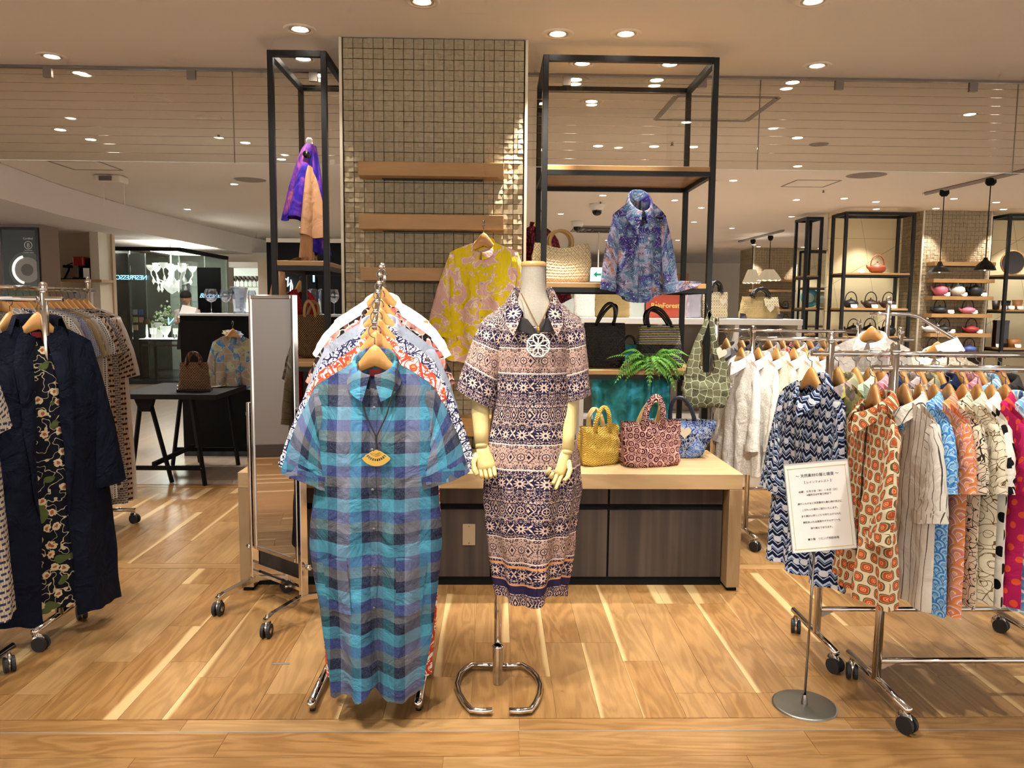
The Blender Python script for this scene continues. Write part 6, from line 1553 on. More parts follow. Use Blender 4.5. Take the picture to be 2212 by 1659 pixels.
# display table in the boutique
dt_ = thing('display_table', 'black framed display table with lit white top inside the boutique', 'table', (-6.34, 15.0, 0.06))
obj('top', MB().box(-0.46, 0.46, 0, 0.7, 0.72, 0.755), M_blackg, dt_); obj('lit_top', MB().box(-0.45, 0.45, 0.01, 0.69, 0.755, 0.765), mat('lit_top', '#ffffff', 0.4, emit=1.2), dt_); obj('rail', MB().box(-0.42, 0.42, 0.02, 0.06, 0.62, 0.66), M_chromed, dt_)
for x in (-0.45, 0.41):
    for y in (0.01, 0.65): obj('leg', MB().box(x, x+0.04, y, y+0.04, 0, 0.72), M_blackm, dt_)
ZT = 0.826
fl = thing('flower_vase', 'white vase with pale green and white flowers in the boutique', 'flowers', (at(358, 720, 15.2).x, 15.2, ZT))
obj('vase', MB().lathe([(0.0005, 0.0), (0.05, 0.0), (0.03, 0.05), (0.09, 0.15), (0.10, 0.24)], 18), M_crystalb, fl, True)
m = MB(); rr_ = random.Random(3)
for k in range(70):
    p_ = Vector((rr_.gauss(0, 0.11), rr_.gauss(0, 0.08), 0.42+rr_.gauss(0, 0.11))); s_ = rr_.uniform(0.02, 0.045)
    m.add([p_+Vector((s_, 0, 0)), p_+Vector((0, 0, s_)), p_+Vector((-s_, 0, 0)), p_+Vector((0, 0, -s_)), p_+Vector((0, -s_*0.7, 0))], [(0, 1, 4), (1, 2, 4), (2, 3, 4), (3, 0, 4)])
o_ = obj('blossoms', m, mat('blossom', rough=0.7, fn=lambda: mix(gt(noise(*coord('Object')[::2], 14.0, 1.0), 0.5), '#7fa05a', '#eef0e2')), fl); o_['kind'] = 'stuff'
obj('stems', MB().tube([(0, 0, 0.1), (0.02, 0, 0.4)], 0.012, 6), M_fern, fl)
lm = thing('table_lamp', 'small lamp with bronze shade and crystal base in the boutique', 'lamp', (at(318, 733, 15.2).x, 15.2, ZT)); obj('shade', MB().lathe([(0.05, 0.38), (0.08, 0.27)], 16), mat('bronze_shade', '#5a4327', 0.3, 0.6), lm, True); obj('base', MB().lathe([(0.05, 0), (0.02, 0.03), (0.025, 0.12), (0.012, 0.27)], 14), M_crystalb, lm, True)
for k, px in enumerate((328, 335, 378, 384)):
    t = thing('crystal_glass', 'clear crystal glass, '+ORD[k]+' on the lit boutique table', 'glass', (at(px, 733, 15.15).x, 15.15, ZT), 0, 'crystal on the boutique table'); obj('bowl', MB().lathe([(0.03, 0.09), (0.035, 0.2)], 12), M_crystalb, t, True); obj('stem', MB().lathe([(0.03, 0), (0.006, 0.01), (0.006, 0.08), (0.03, 0.09)], 12), M_crystalb, t, True)
t = thing('gift_box', 'white box standing on the lit boutique table', 'box', (at(340, 733, 15.4).x, 15.4, ZT)); obj('box', MB().box(-0.09, 0.09, -0.05, 0.05, 0, 0.30), M_white, t); obj('lid', MB().box(-0.093, 0.093, -0.053, 0.053, 0.27, 0.303), M_paper, t)
# shop assistant
pq = at(408, 655, 14.9)
pq = Vector((-5.62, 14.4, 0)); pe = thing('person', 'shop assistant in dark cap and apron holding a white sheet', 'person', (pq.x, 14.4, 0))
vs = [(0, 0, 0.95), (0, 0, 1.15), (0, 0, 1.32), (0, 0.01, 1.42), (0, -0.01, 1.49), (0, -0.03, 1.57), (0, -0.04, 1.64), (-0.17, 0, 1.36), (-0.21, -0.04, 1.14), (-0.09, -0.24, 1.18), (0.17, 0, 1.36), (0.21, -0.04, 1.14), (0.09, -0.24, 1.20), (-0.09, 0, 0.88), (-0.1, 0, 0.48), (-0.1, 0.02, 0.06), (0.09, 0, 0.88), (0.1, 0, 0.48), (0.1, 0.02, 0.06), (-0.1, -0.1, 0.03), (0.1, -0.1, 0.03)]
es = [(0, 1), (1, 2), (2, 3), (3, 4), (4, 5), (5, 6), (2, 7), (7, 8), (8, 9), (2, 10), (10, 11), (11, 12), (0, 13), (13, 14), (14, 15), (15, 19), (0, 16), (16, 17), (17, 18), (18, 20)]
rd = [.15, .145, .15, .07, .055, .088, .075, .065, .045, .033, .065, .045, .033, .085, .06, .045, .085, .06, .045, .035, .035]
me = bpy.data.meshes.new('body'); me.from_pydata(vs, es, []); me.materials.append(mat('clothes_light', '#d8d4cc', 0.8))
bo = link('body', me, pe); sk = bo.modifiers.new('Skin', 'SKIN'); sv = me.skin_vertices[0].data
for i, r in enumerate(rd): sv[i].radius = (r, r*0.8)
sv[0].use_root = True
bo.modifiers.new('Subdivision', 'SUBSURF').render_levels = 2
skin_m = mat('skin', '#c99b7e', 0.6)
obj('head', MB().lathe([(0.0005, -0.125), (0.05, -0.105), (0.075, -0.04), (0.082, 0.02), (0.075, 0.07), (0.04, 0.11), (0.0005, 0.12)], 18, sy=1.1), skin_m, pe, True, loc=(0, -0.045, 1.60), rot=(R_(18), 0, 0))
obj('nose', MB().lathe([(0.0005, 0.02), (0.012, -0.01), (0.0005, -0.016)], 8), skin_m, pe, True, loc=(0, -0.135, 1.575)); obj('mouth', MB().box(-0.02, 0.02, -0.132, -0.126, 1.532, 1.538), mat('lip', '#8a4a42', 0.6), pe)
for x in (-0.03, 0.03): obj('eye', MB().lathe([(0.0005, 0.006), (0.009, 0.0), (0.0005, -0.006)], 8), M_blackg, pe, True, loc=(x, -0.128, 1.60))
for x in (-0.083, 0.083): obj('ear', MB().lathe([(0.0005, 0.03), (0.014, 0.0), (0.0005, -0.03)], 8), skin_m, pe, True, loc=(x, -0.03, 1.59))
obj('cap', MB().lathe([(0.0005, 0.16), (0.06, 0.15), (0.098, 0.09), (0.10, 0.045), (0.088, 0.03)], 18), mat('cap_dark', '#23201f', 0.8), pe, True, loc=(0, -0.04, 1.585), rot=(R_(12), 0, 0))
S, Vv = np.meshgrid(np.linspace(-1, 1, 12), np.linspace(0, 1, 10)); obj('apron', MB().grid(S*(0.10+0.08*Vv), -0.155-0.0*S+0.07*S*S, 1.42-0.75*Vv, S, Vv), mat('apron_black', '#17171a', 0.8), pe, True)
for e in (-1, 1):
    for k in range(4): obj('finger', MB().tube([(e*0.085-e*0.0, -0.25-0.0, 1.215-k*0.017), (e*0.05, -0.285, 1.22-k*0.017), (e*0.03, -0.275, 1.22-k*0.017)], [0.009, 0.008, 0.006], 6), skin_m, pe, True)
    obj('thumb', MB().tube([(e*0.08, -0.25, 1.22), (e*0.06, -0.27, 1.25), (e*0.045, -0.28, 1.265)], [0.01, 0.009, 0.007], 6), skin_m, pe, True)
sh = thing('sheet', 'white sheet held by the shop assistant', 'paper', (pq.x+0.07, 14.12, 1.24)); obj('page', MB().box(-0.13, 0.13, -0.002, 0.002, -0.02, 0.24), M_paper, sh, rot=(R_(-25), R_(12), 0))

# ---- coffee shop wall at the far left
mb = MB(); mb.box(-9.5, -6.45, 13.4, 13.5, 0, 2.655); struct(obj('wall_coffee', mb, mat('warm_beige', '#b89f84', 0.8)))
mb = MB(); mb.box(-6.62, -6.48, 13.0, 13.4, 0, 2.655); struct(obj('wall_coffee_end', mb, M_colpaint))
mb = MB(); mb.box(-9.0, -6.82, 11.95, 12.6, 0, 2.655) if False else mb.box(-8.6, at(91, 600, 11.9).x, 11.9, 12.4, 0, 2.655); struct(obj('wall_poster_column', mb, mat('taupe_column', '#8d7d72', 0.8)))
def posterfn():
    x, y, z = coord('Object'); d = hyp(x-0.10, (z-1.98)); c = mix(sstep(1.3, 1.85, z), '#6f8f5e', '#3b423a')
    c = mix(sstep(0.34, 0.26, d)*0.0+lt(d, 0.27)*0.25, c, '#9aa392'); c = mix(lt(d, 0.19), c, '#a7a39a'); c = mix(lt(d, 0.09)*0.8, c, '#4a463f')
    return c
pp = at(47, 590, 11.88)
po_ = thing('poster', 'tall framed advertisement poster with a lit round object on a dark green ground', 'poster', (pp.x, 11.885, 0))
pw = 0.245; pz0, pz1 = 0.9, at(47, 497, 11.88).z
obj('frame', MB().box(-pw-0.03, pw+0.03, -0.03, 0.012, pz0-0.04, pz1+0.04), M_blackg, po_)
obj('print', MB().box(-pw, pw, -0.034, -0.030, pz0, pz1), mat('poster_print', rough=0.4, fn=lambda: posterfn()), po_)

obj('lit_edge', MB().tube([(0.10+0.20*math.cos(R_(a)), -0.036, 1.98+0.20*math.sin(R_(a))) for a in range(105, 256, 10)], 0.02, 6), mat('poster_glow', '#f4f4ee', 0.4, emit=0.8), po_, True)
bx_, bz_ = 0.135, at(68, 530, 11.88).z
obj('logo_ring', MB().tube([(bx_+0.055*math.cos(2*PI*k/24), -0.036, bz_+0.055*math.sin(2*PI*k/24)) for k in range(24)], 0.006, 6, closed=True), M_paper, po_, True)
text('logo_letter', 'B', 0.085, M_paper, po_, (bx_, -0.036, bz_-0.03)); text('logo_word', 'Certified', 0.04, M_paper, po_, (bx_, -0.036, bz_+0.085)); text('logo_word', 'Corporation', 0.03, M_paper, po_, (bx_, -0.036, bz_-0.115))
obj('logo_rule', MB().box(bx_-0.06, bx_+0.06, -0.037, -0.034, bz_-0.08, bz_-0.074), M_paper, po_)
sz = at(170, 604, 13.1).z
cs = thing('wall_shelf', 'oak shelf with gold posts carrying coffee machines at the far shop', 'shelf', (0, 13.1, 0)); 
xl, xr = at(92, 603, 13.1).x-0.4, at(229, 603, 13.1).x
obj('board', MB().box(xl, xr, -0.15, 0.25, sz-0.045, sz), M_shelf, cs)
for px in (110, 213):
    x = at(px, 600, 13.1).x; obj('post', MB().box(x-0.03, x+0.03, -0.02, 0.04, 0, 2.65), mat('gold_post', '#a8813f', 0.4, 0.3), cs)
obj('light_strip', MB().box(xl, xl+0.75, -0.12, -0.06, sz-0.17, sz-0.15), mat('strip_glow', '#fff3da', 0.5, emit=4.0), cs)
def cm(px, label):
    t = thing('coffee_machine', label, 'coffee machine', (at(px, 603, 13.05).x, 13.1, sz+0.0005)); return t
t = cm(176, 'red topped black coffee machine on the oak shelf'); obj('base', MB().box(-0.10, 0.12, -0.13, 0.13, 0, 0.03), M_blackg, t); obj('body', MB().box(-0.05, 0.09, -0.06, 0.12, 0.03, 0.22), M_blackg, t, bevel=0.01); obj('head', MB().box(-0.10, 0.08, -0.12, 0.12, 0.22, 0.37), mat('machine_red', '#8c1f1a', 0.25), t, bevel=0.02); obj('tank', MB().box(0.08, 0.15, -0.06, 0.12, 0.03, 0.34), M_blackm, t)
t = cm(143, 'slim black coffee grinder on the oak shelf'); obj('body', MB().tube([(-0.06, 0, 0), (0.02, 0, 0.15), (0.03, 0, 0.2)], 0.016, 8), M_blackm, t); obj('base', MB().box(-0.09, 0.08, -0.06, 0.06, 0, 0.015), M_blackm, t); obj('head', MB().box(-0.05, 0.07, -0.05, 0.05, 0.19, 0.235), M_blackm, t, bevel=0.01); obj('lever', MB().tube([(0.0, 0, 0.235), (0.09, 0, 0.27)], 0.01, 6), M_blackm, t)
for px, nm in ((186, 'black framed white card beside the red coffee machine'), (99, 'black framed white card beside the gold post')):
    t = thing('framed_card', nm, 'framed card', (at(px, 603, 12.98).x, 13.0, sz+0.0005)); obj('frame', MB().box(-0.065, 0.065, 0, 0.02, 0, 0.20), M_blackg, t); obj('card', MB().box(-0.05, 0.05, -0.003, 0.0, 0.02, 0.185), M_paper, t)
t = thing('green_box', 'dark green box behind the framed card on the oak shelf', 'box', (at(101, 600, 13.15).x, 13.18, sz+0.0005)); obj('box', MB().box(-0.1, 0.1, -0.05, 0.05, 0, 0.29), mat('deep_green', '#2c5a45', 0.5), t); obj('lid', MB().box(-0.103, 0.103, -0.053, 0.053, 0.24, 0.293), MATS['deep_green'], t)
t = thing('appliance', 'pale grey appliance with blue mark under the coffee shelf', 'appliance', (at(178, 690, 13.0).x, 12.95, 0)); obj('cabinet', MB().box(-0.2, 0.2, -0.1, 0.2, 0, at(178, 622, 12.95).z), mat('appliance_grey', '#c9c7c9', 0.4), t, bevel=0.01); zz = at(170, 630, 12.85).z; obj('blue_mark', MB().box(-0.05, -0.0, -0.105, -0.1, zz-0.03, zz+0.02), mat('blue_mark', '#2f6fb5', 0.4), t)
# ---- white display cabinet with bags on top
wc = thing('display_cabinet', 'white open fronted display cabinet with handbags on top', 'cabinet', (0.80, 7.2, 0))
CZ = 1.405
obj('top', MB().box(0, 2.07, -0.02, 0.5, CZ-0.055, CZ), M_white, wc, bevel=0.003)
for x in (0.0, 0.72, 1.44, 2.03): obj('upright', MB().box(x, x+0.04, 0, 0.5, 0, CZ-0.055), M_white, wc)
obj('back', MB().box(0.03, 2.04, 0.47, 0.5, 0, CZ-0.06), mat('cabinet_grey', '#a89d90', 0.7), wc)
for z in (0.05, 0.48, 0.95): obj('shelf', MB().box(0.04, 2.03, 0.01, 0.47, z-0.025, z), M_white, wc)
def cab_bag(px, label, w_, h, mtl, hand, hm=M_blackg, rz=0, Y=7.38, dep=0.06, tag_=None, wt=None):
    q = at(px, 688, Y); t = bag(label, (q.x, Y, CZ+0.0005), R_(rz), bag_body(w_/2, (wt or w_)/2, h, dep, dep*0.5), mtl, h, (wt or w_)/2*0.93, dep*0.5, [(rope(hand[0], h-0.01, hand[1], hand[2], -dep*0.5), hm), (rope(hand[0], h-0.01, hand[1]*0.95, hand[2], dep*0.5), hm)] if hand else [])
    if tag_: heart(t, tag_, (0, 0, 0), 0.035)
    return t
cab_bag(1262, 'white lace covered bag on the white cabinet', 0.20, 0.25, F['lace'], (0.05, 0.06, 0.008), M_white)
cab_bag(1322, 'honey coloured wicker basket on the white cabinet', 0.33, 0.235, F['strawn'], (0.07, 0.05, 0.008), F['handle'])
cab_bag(1496, 'round silver mesh bag behind the frame post', 0.15, 0.24, F['mesh'], (0.04, 0.03, 0.007))
cab_bag(1543, 'diamond patterned tote with a black handle on the white cabinet', 0.24, 0.25, F['diam'], (0.055, 0.105, 0.016), rz=8, tag_=(0.05, -0.075, 0.16))
t = cab_bag(1640, 'wide straw handbag with black handle and heart tag on the white cabinet', 0.40, 0.21, F['strawn'], (0.078, 0.085, 0.018), wt=0.34, tag_=(0.075, -0.085, 0.10))
obj('diamond_patch', MB().add([(0.03, -0.073, 0.12), (0.165, -0.060, 0.12), (0.158, -0.036, 0.205), (0.02, -0.036, 0.205)], [(0, 1, 2, 3)], [(0.03, 0.12), (0.165, 0.12), (0.158, 0.205), (0.02, 0.205)]), F['diam'], t)
for e in (-1, 1): obj('corner_patch', MB().add([(e*0.205, -0.064, 0.0), (e*0.14, -0.068, 0.0), (e*0.155, -0.072, 0.045), (e*0.205, -0.06, 0.055)], [(0, 1, 2, 3)]), M_blackg, t)
q = at(1436, 688, 7.3)
rs = thing('brand_sign', 'red brown board with gold lettering on the white cabinet', 'sign', (q.x, 7.30, CZ+0.0005)); obj('board', MB().box(-0.178, 0.178, -0.006, 0.006, 0, 0.225), M_red, rs, bevel=0.002)
text('lettering', 'RainForest', 0.062, M_signtx, rs, (0, -0.0072, 0.098), ext=0.0006, bold=0.0012); obj('stand', MB().prism([(0.0, 0.006), (0.10, 0.006), (0.10, 0.09)], -0.02, 0.02, 'x') if False else MB().box(-0.03, 0.03, 0.006, 0.09, 0, 0.008), M_chromed, rs)
obj('leaf_mark', MB().prism([(-0.091, 0.148), (-0.086, 0.156), (-0.081, 0.148), (-0.086, 0.143)], -0.0078, -0.0065), M_signtx, rs)
for px, z, lb, fk, w_, h in ((1360, 0.95, 'teal fabric bag inside the white cabinet', 'teal', 0.22, 0.2), (1310, 0.95, 'brown basket with black handle inside the white cabinet', 'strawb', 0.26, 0.2), (1530, 0.95, 'straw hat like basket inside the white cabinet', 'strawn', 0.3, 0.2), (1618, 0.95, 'black bag with round handle inside the white cabinet', 'strawk', 0.22, 0.2)):
    q = at(px, 750, 7.4); bag(lb, (q.x, 7.42, z+0.0005), 0, bag_body(w_/2, w_/2*0.9, h, 0.06, 0.03), F[fk], h, w_*0.4, 0.03, [(rope(0.06, h-0.01, 0.09, 0.012, 0), M_blackg)])

# ---- exit sign and far fittings
q = at(1292, 593, 15.9)
ex = thing('exit_sign', 'green and white exit sign hanging from the far ceiling', 'exit sign', (q.x, 15.9, q.z)); obj('panel', MB().box(-0.16, 0.16, -0.03, 0.03, -0.14, 0.14), mat('exit_green', '#bff2e6', 0.5, emit=1.0, emitcol='#9fe8dc'), ex)
obj('arrow', MB().prism([(-0.10, 0.0), (-0.03, 0.06), (-0.03, 0.02), (0.06, 0.02), (0.06, -0.02), (-0.03, -0.02), (-0.03, -0.06)], -0.034, -0.03), mat('exit_arrow', '#0f8a63', 0.5, emit=0.4), ex); obj('rod', MB().tube([(0, 0, 0.14), (0, 0, CEIL-q.z)], 0.012, 6), M_trim, ex)
mb = MB(); mb.box(4.4, 5.35, 21.5, 21.7, 0, 2.45); struct(obj('wall_wood_panel', mb, mat('wood_wall', rough=0.5, fn=wood_fn('#a3794a', '#bb9160', '#cba674', 'x', rnd=False))))
mb = MB(); mb.box(-2.5, 4.3, 22.5, 22.7, 0, 2.35); struct(obj('wall_far_shops', mb, mat('far_wall_pale', '#cdc8b4', 0.7)))
mb = MB(); mb.box(-2.5, 4.3, 22.3, 22.5, 1.15, 1.75); q_ = struct(obj('window_far', mb, mat('far_glow', '#d9dccd', 0.5, emit=0.5)))
for i, (x, y, w_) in enumerate(((-1.2, 19.5, 1.2), (0.6, 18.5, 1.4), (2.6, 19.0, 1.3), (-3.2, 17.0, 1.2), (4.0, 17.0, 1.2))):
    t = thing('sales_counter', ['pale', 'cream', 'beige', 'grey', 'ivory'][i]+' sales counter far back in the store, '+ORD[i]+' one', 'counter', (x, y, 0)); obj('body', MB().box(-w_/2, w_/2, 0, 0.6, 0, 0.92), M_colpaint, t); obj('top', MB().box(-w_/2-0.02, w_/2+0.02, -0.02, 0.62, 0.92, 0.96), M_white, t)
    for k in range(4):
        obj('goods_box', MB().box(-w_/2+0.1+k*0.27, -w_/2+0.28+k*0.27, 0.15, 0.4, 0.96, 1.06+0.09*((k*7+i*3) % 4)), mat('goods_%d' % ((k+i) % 5), ['#8d9aa6', '#b58a6a', '#d8d2c4', '#5d6b58', '#7a5d7a'][(k+i) % 5], 0.6), t)

# ---- teapots
def teapot(name, label, x, y, z, col, s_=1.0, hi=1.0, flip=1, group=None, rough=0.45):
    m = mat('iron_'+col, col, rough, bump=lambda: (voro(*coord('Object')[::2], 130.0), 0.25, 0.002))
    t = thing('teapot', label, 'teapot', (x, y, z), 0, group); t.scale = (s_, s_, s_)
    obj('body', MB().lathe([(0.0005, 0.004), (0.055, 0.004), (0.085, 0.03*hi), (0.095, 0.06*hi), (0.085, 0.09*hi), (0.05, 0.108*hi), (0.035, 0.11*hi)], 22), m, t, True)
    l_ = obj('lid', MB().lathe([(0.036, 0.108*hi), (0.03, 0.118*hi), (0.01, 0.124*hi), (0.006, 0.13*hi), (0.012, 0.138*hi), (0.0005, 0.146*hi)], 16), m, t, True)
    obj('spout', MB().tube([(-flip*0.075, 0, 0.05*hi), (-flip*0.115, 0, 0.075*hi), (-flip*0.125, 0, 0.105*hi)], [0.02, 0.014, 0.010], 10), m, t, True)
    obj('handle', MB().tube([(0.078*math.cos(PI*k/12), 0, 0.085*hi+0.13*math.sin(PI*k/12)**0.8) for k in range(13)], 0.0065, 8), M_iron if col != '#a4553c' else m, t, True)
    return t
def card(x, y, z, label, group='price cards at the teapots'):
    t = thing('price_card', label, 'card', (x, y, z), 0, group); obj('face', MB().box(-0.05, 0.05, -0.002, 0.002, 0.012, 0.06), M_paper, t, rot=(R_(-15), 0, 0)); obj('foot', MB().box(-0.03, 0.03, -0.012, 0.02, 0, 0.012), M_white, t)
# column shelves
CY_ = 12.1
SH = [2.25, 1.99, 1.724, 1.452, 1.15, 0.84]
for i, z in enumerate(SH):
    t = thing('wall_shelf', ORD[i]+' oak shelf from the top on the teapot column', 'shelf', (7.25, CY_+0.1, z), 0, 'oak shelves on the teapot column'); obj('board', MB().box(-0.46, 0.5, -0.24, 0, -0.058, 0), M_shelf, t); obj('bracket', MB().box(-0.3, 0.3, -0.06, 0, -0.066, -0.058), M_blk, t)
def px_x(px, Y): return at(px, 650, Y).x
YT = 12.06
for px, z, col, lb, hi in ((2030, 1.724, '#c76d82', 'pink kettle on the third column shelf', 1.25), (2067, 1.724, '#dcd6cf', 'white kettle on the third column shelf', 1.25), (2106, 1.724, '#26282b', 'black kettle on the third column shelf', 1.25), (2031, 1.452, '#24272a', 'black flat teapot on the fourth column shelf', 0.8), (2092, 1.452, '#cf7f95', 'pink flat teapot on the fourth column shelf', 0.8),
                       (2015, 1.15, '#cfc9c4', 'white teapot on the fifth column shelf', 0.85), (2043, 1.15, '#1f1f22', 'black teapot with white lid beside it on the fifth column shelf', 0.85), (2102, 1.15, '#9c3436', 'red teapot on the fifth column shelf', 0.85), (2021, 0.84, '#2c2a2b', 'dark teapot on the lowest column shelf', 0.85), (2100, 0.84, '#4a5da0', 'blue teapot on the lowest column shelf', 0.85)):
    teapot('teapot', lb, px_x(px, YT), YT, z+0.0005, col, 1.15, hi, group='teapots on the column')
for i, (px, z) in enumerate(((2046, 1.724), (2083, 1.724), (2126, 1.724), (2057, 1.452), (2108, 1.452), (2032, 1.15), (2062, 1.15), (2122, 1.15))):
    card(px_x(px, 11.97), 11.975, z+0.0005, 'small white price card, '+ORD[i]+' counted along the column shelves from the top')
# frames with teapots
steel_frame('black steel frame with teapots on lit shelves beside the far tiled column', 5.33, 6.42, 11.88, 12.38, 2.985, (2.065, 1.525, 1.09), b=0.045)
steel_frame('narrow black steel frame set back beside the teapot frame', 5.02, 5.30, 12.6, 13.1, 2.985, (2.05, 1.525, 1.1), b=0.045)
steel_frame('black steel frame with lacquerware at the picture edge', 7.86, 8.95, 11.88, 12.38, 2.985, (2.065, 1.525, 0.93), b=0.045)
steel_frame('distant slim black steel frame with plates', 7.86, 8.7, 19.6, 20.1, 2.985, (2.06, 1.55, 1.1), b=0.045)
for x0, x1, y in ((5.40, 6.6, 12.62), (7.82, 9.3, 12.62), (7.9, 9.2, 20.6)):
    mb = MB(); mb.box(x0, x1, y, y+0.06, 0, CEIL-0.002); struct(obj('wall_cream_panel', mb, M_cream))
downlight(5.9, 12.1, 'downlight over the lit teapot shelves', 55, (5.9, 12.4, 1.4), 70); downlight(8.4, 12.1, 'downlight over the lacquerware shelves', 55, (8.4, 12.4, 1.4), 70); downlight(8.3, 19.9, 'downlight over the plate shelves', 40, (8.3, 20.3, 1.4), 70)
YF = 12.1
for px, z, col, lb, s_ in ((1891, 2.065, '#a4553c', 'rust red teapot alone on the top frame shelf', 1.35), (1838, 1.525, '#1b1c1f', 'black teapot on the middle frame shelf', 1.2), (1881, 1.525, '#3a2620', 'brown teapot in the middle of the middle frame shelf', 1.2), (1919, 1.525, '#3d231f', 'dark red brown teapot on the middle frame shelf', 1.2),
                           (1846, 1.09, '#1d1d1e', 'first black kettle on the lower frame shelf', 1.15), (1882, 1.09, '#161618', 'second black kettle on the lower frame shelf', 1.2), (1922, 1.09, '#131315', 'third black kettle on the lower frame shelf', 1.2)):
    teapot('teapot', lb, px_x(px, YF), YF, z+0.0005, col, s_, 0.95 if z > 1.2 else 1.2, group='teapots on the frame')
for i, (px, z) in enumerate(((1858, 2.065), (1846, 1.525), (1891, 1.525), (1931, 1.525), (1861, 1.09), (1897, 1.09))):
    card(px_x(px, 11.95), 11.95, z+0.0005, 'small white price card, '+ORD[i]+' counted along the frame shelves from the top')
# lacquerware
q = at(2187, 566, 12.15)
t = thing('lacquer_tray', 'large round black lacquer tray standing on the edge shelf', 'tray', (q.x, 12.15, 2.0655)); obj('tray', MB().tube([(0, -0.012, 0.19), (0, 0.012, 0.19)], 0.188, 32), M_lacquer, t); obj('rim', MB().tube([(0.185*math.cos(2*PI*k/32), -0.012, 0.19+0.185*math.sin(2*PI*k/32)) for k in range(32)], 0.006, 6, closed=True), mat('amber_rim', '#b0722f', 0.4), t, True)
for px, z, c, lb, r, h in ((2152, 1.525, '#33271f', 'dark brown cup on the edge shelf', 0.06, 0.14), (2173, 1.525, '#17181c', 'black cup on the edge shelf', 0.07, 0.14), (2198, 1.525, '#b07a45', 'tan wooden cup on the edge shelf', 0.075, 0.15), (2196, 0.93, '#a8703d', 'tan round wooden box on the lower edge shelf', 0.10, 0.13)):
    x = px_x(px, 12.1); t = thing('cup', lb, 'cup', (x, 12.1, z+0.0005)); obj('body', MB().lathe([(0.0005, 0.002), (r*0.75, 0.002), (r, h), (r*0.93, h*0.98), (r*0.68, 0.02)], 18), mat('cup_'+c, c, 0.5), t, True); obj('foot', MB().lathe([(r*0.6, 0), (r*0.6, 0.008)], 14), mat('cup_'+c, c, 0.5), t, True)
t = thing('lacquer_box', 'tall dark red lacquer box on the lower edge shelf', 'box', (px_x(2166, 12.15), 12.15, 0.9305)); obj('box', MB().box(-0.1, 0.1, -0.05, 0.05, 0, 0.42), M_lacquer, t); obj('lid', MB().box(-0.103, 0.103, -0.053, 0.053, 0.38, 0.425), M_lacquer, t)
for i, (px, z) in enumerate(((2171, 1.525), (2187, 1.525), (2206, 1.525), (2166, 0.93), (2207, 0.93))): card(px_x(px, 11.95), 11.95, z+0.0005, 'small white price card, '+ORD[i]+' along the lacquerware shelves')
# far column shelves with little pots, plates on the distant frame
for i, z in enumerate((2.25, 1.99, 1.50, 1.16)):
    t = thing('wall_shelf', ORD[i]+' oak shelf on the distant tiled column', 'shelf', (7.2, 19.9, z), 0, 'oak shelves on the distant column'); obj('board', MB().box(-0.75, 0.45, -0.22, 0, -0.055, 0), M_shelf, t); obj('bracket', MB().box(-0.3, 0.3, -0.06, 0, -0.06, -0.055), M_blk, t)
for px, z, c, lb in ((1679, 1.50, '#a3221f', 'small red pot on the distant column shelf'), (1697, 1.50, '#241f20', 'small black pot on the distant column shelf'), (1682, 1.16, '#2a2322', 'small dark pot on the lower distant column shelf'), (1699, 1.16, '#b02a26', 'small red pot on the lower distant column shelf')): teapot('teapot', lb, px_x(px, 19.78), 19.78, z+0.0005, c, 1.0, 0.9)
for px, z, c, lb, r in ((1748, 1.55, '#3f9db5', 'turquoise plate standing on the distant frame', 0.24), (1775, 1.55, '#a7a070', 'olive plate standing on the distant frame', 0.2)):
    t = thing('plate', lb, 'plate', (px_x(px, 19.85), 19.85, z+0.0005)); obj('rim', MB().lathe([(r*0.55, 0.01), (r*0.9, 0.03), (r, 0.04), (r*0.98, 0.046), (r*0.5, 0.02)], 28), mat('glaze_'+c, c, 0.2), t, True, loc=(0, 0, r), rot=(PI/2-0.15, 0, 0)); obj('centre', MB().lathe([(0.0005, 0.012), (r*0.5, 0.014), (r*0.56, 0.02)], 28), mat('glaze2_'+c, '#c9e0d6', 0.2), t, True, loc=(0, 0, r), rot=(PI/2-0.15, 0, 0))
# ---- pendant lamps on tracks
def track(x0, y0, x1, y1, label):
    a, b = Vector((x0, y0, CEIL)), Vector((x1, y1, CEIL)); t = thing('lamp_track', label, 'lamp track', a); d = b-a
    obj('rail', MB().tube([(0, 0, -0.012), (d.x, d.y, -0.012)], 0.03, 4), M_line, t); obj('end_cap', MB().cbox(0, 0, -0.015, 0.06, 0.03, 0.03), M_trim, t)
track(5.69, 10.35, 5.86, 8.0, 'grey ceiling track carrying two dark metal pendant lamps'); track(5.62, 18.0, 5.68, 15.4, 'grey ceiling track carrying two pleated paper lamps')
def pendant(x, y, zs, label, prof, m, n=24, inner=None, emit=True, watts=6):
    t = thing('pendant_lamp', label, 'pendant lamp', (x, y, CEIL))
    obj('canopy', MB().lathe([(0.0005, -0.02), (0.055, -0.02), (0.06, -0.07), (0.035, -0.10), (0.0005, -0.10)], 8), M_blackm, t)
    obj('cord', MB().tube([(0, 0, -0.1), (0, 0, zs+prof[0][1]-CEIL)], 0.007, 6), M_cord, t)
    V = MB().lathe(prof, n, (0, 0, zs-CEIL))
    s_ = obj('shade', V, m, t, n > 30)
    obj('bulb', MB().lathe([(0.0005, 0.03), (0.035, 0.0), (0.0005, -0.035)], 10), mat('pendant_bulb', '#fff2d8', 0.4, emit=9.0), s_, True, loc=(0, 0, zs-CEIL+0.03))
    l = bpy.data.lights.new('pendant_bulb', 'POINT'); l.energy = watts; l.color = (1, .88, .7); l.shadow_soft_size = 0.05; lo = bpy.data.objects.new('pendant_bulb', l); COL.objects.link(lo); lo.parent = t; lo.location = (0, 0, zs-CEIL-0.03)
    return t
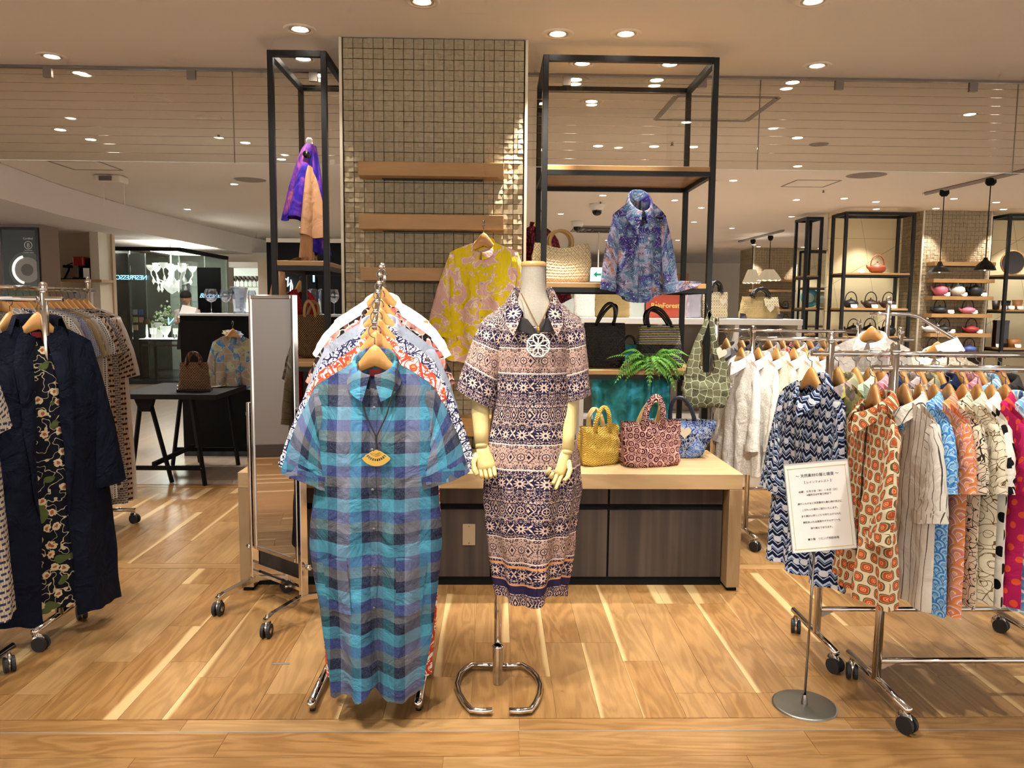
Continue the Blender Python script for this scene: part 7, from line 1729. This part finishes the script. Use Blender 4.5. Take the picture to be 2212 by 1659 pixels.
gm = mat('shade_grey', '#4a4744', 0.4, 0.6); dm_ = mat('shade_black', '#1b1815', 0.4, 0.5)
pendant(5.745, 10.0, 1.99, 'grey metal pendant lamp with a wide flat shade', [(0.02, 0.14), (0.04, 0.09), (0.09, 0.06), (0.13, 0.02), (0.15, 0.0), (0.145, -0.002)], gm, 16)
pendant(5.775, 9.11, 1.975, 'black metal pendant lamp with a bell shade', [(0.018, 0.15), (0.03, 0.12), (0.06, 0.095), (0.10, 0.05), (0.118, 0.005), (0.115, 0.0)], dm_, 16)
pm = mat('pleated_paper', '#e8dcc0', 0.8, emit=0.15, emitcol='#f3e6c8')
def pleat(r0, r1, h, n=24):
    m = MB(); V = []
    for z, r in ((h, r0), (h*0.45, r1*0.78), (0, r1)):
        for k in range(n): a = 2*PI*k/n; q_ = r*(1.0 if k % 2 else 0.82); V.append((q_*math.cos(a), q_*math.sin(a), z+(0.02 if k % 2 and z == 0 else 0)))
    return V, [(i*n+k, i*n+(k+1) % n, (i+1)*n+(k+1) % n, (i+1)*n+k) for i in range(2) for k in range(n)]
for x, y, z, r0, r1, h, lb in ((5.80, 16.44, 2.09, 0.10, 0.26, 0.24, 'wide pleated cream paper lamp'), (5.73, 17.34, 2.06, 0.09, 0.20, 0.31, 'tall pleated cream paper lamp')):
    t = thing('pendant_lamp', lb, 'pendant lamp', (x, y, CEIL)); obj('canopy', MB().lathe([(0.0005, -0.02), (0.055, -0.02), (0.06, -0.07), (0.035, -0.12), (0.0005, -0.12)], 8), M_blackm, t); obj('cord', MB().tube([(0, 0, -0.1), (0, 0, z+h-CEIL)], 0.008, 6), M_cord, t)
    V, Fq = pleat(r0, r1, h); obj('shade', MB().add(V, Fq), pm, t, loc=(0, 0, z-CEIL))
    l = bpy.data.lights.new('paper_bulb', 'POINT'); l.energy = 12; l.color = (1, .9, .75); l.shadow_soft_size = 0.05; lo = bpy.data.objects.new('paper_bulb', l); COL.objects.link(lo); lo.parent = t; lo.location = (0, 0, z-CEIL+0.1)

# small glowing parts are seen directly; the lamps carry the light
for m_ in bpy.data.materials:
    if m_.name != 'light_panel': m_.cycles.emission_sampling = 'NONE'
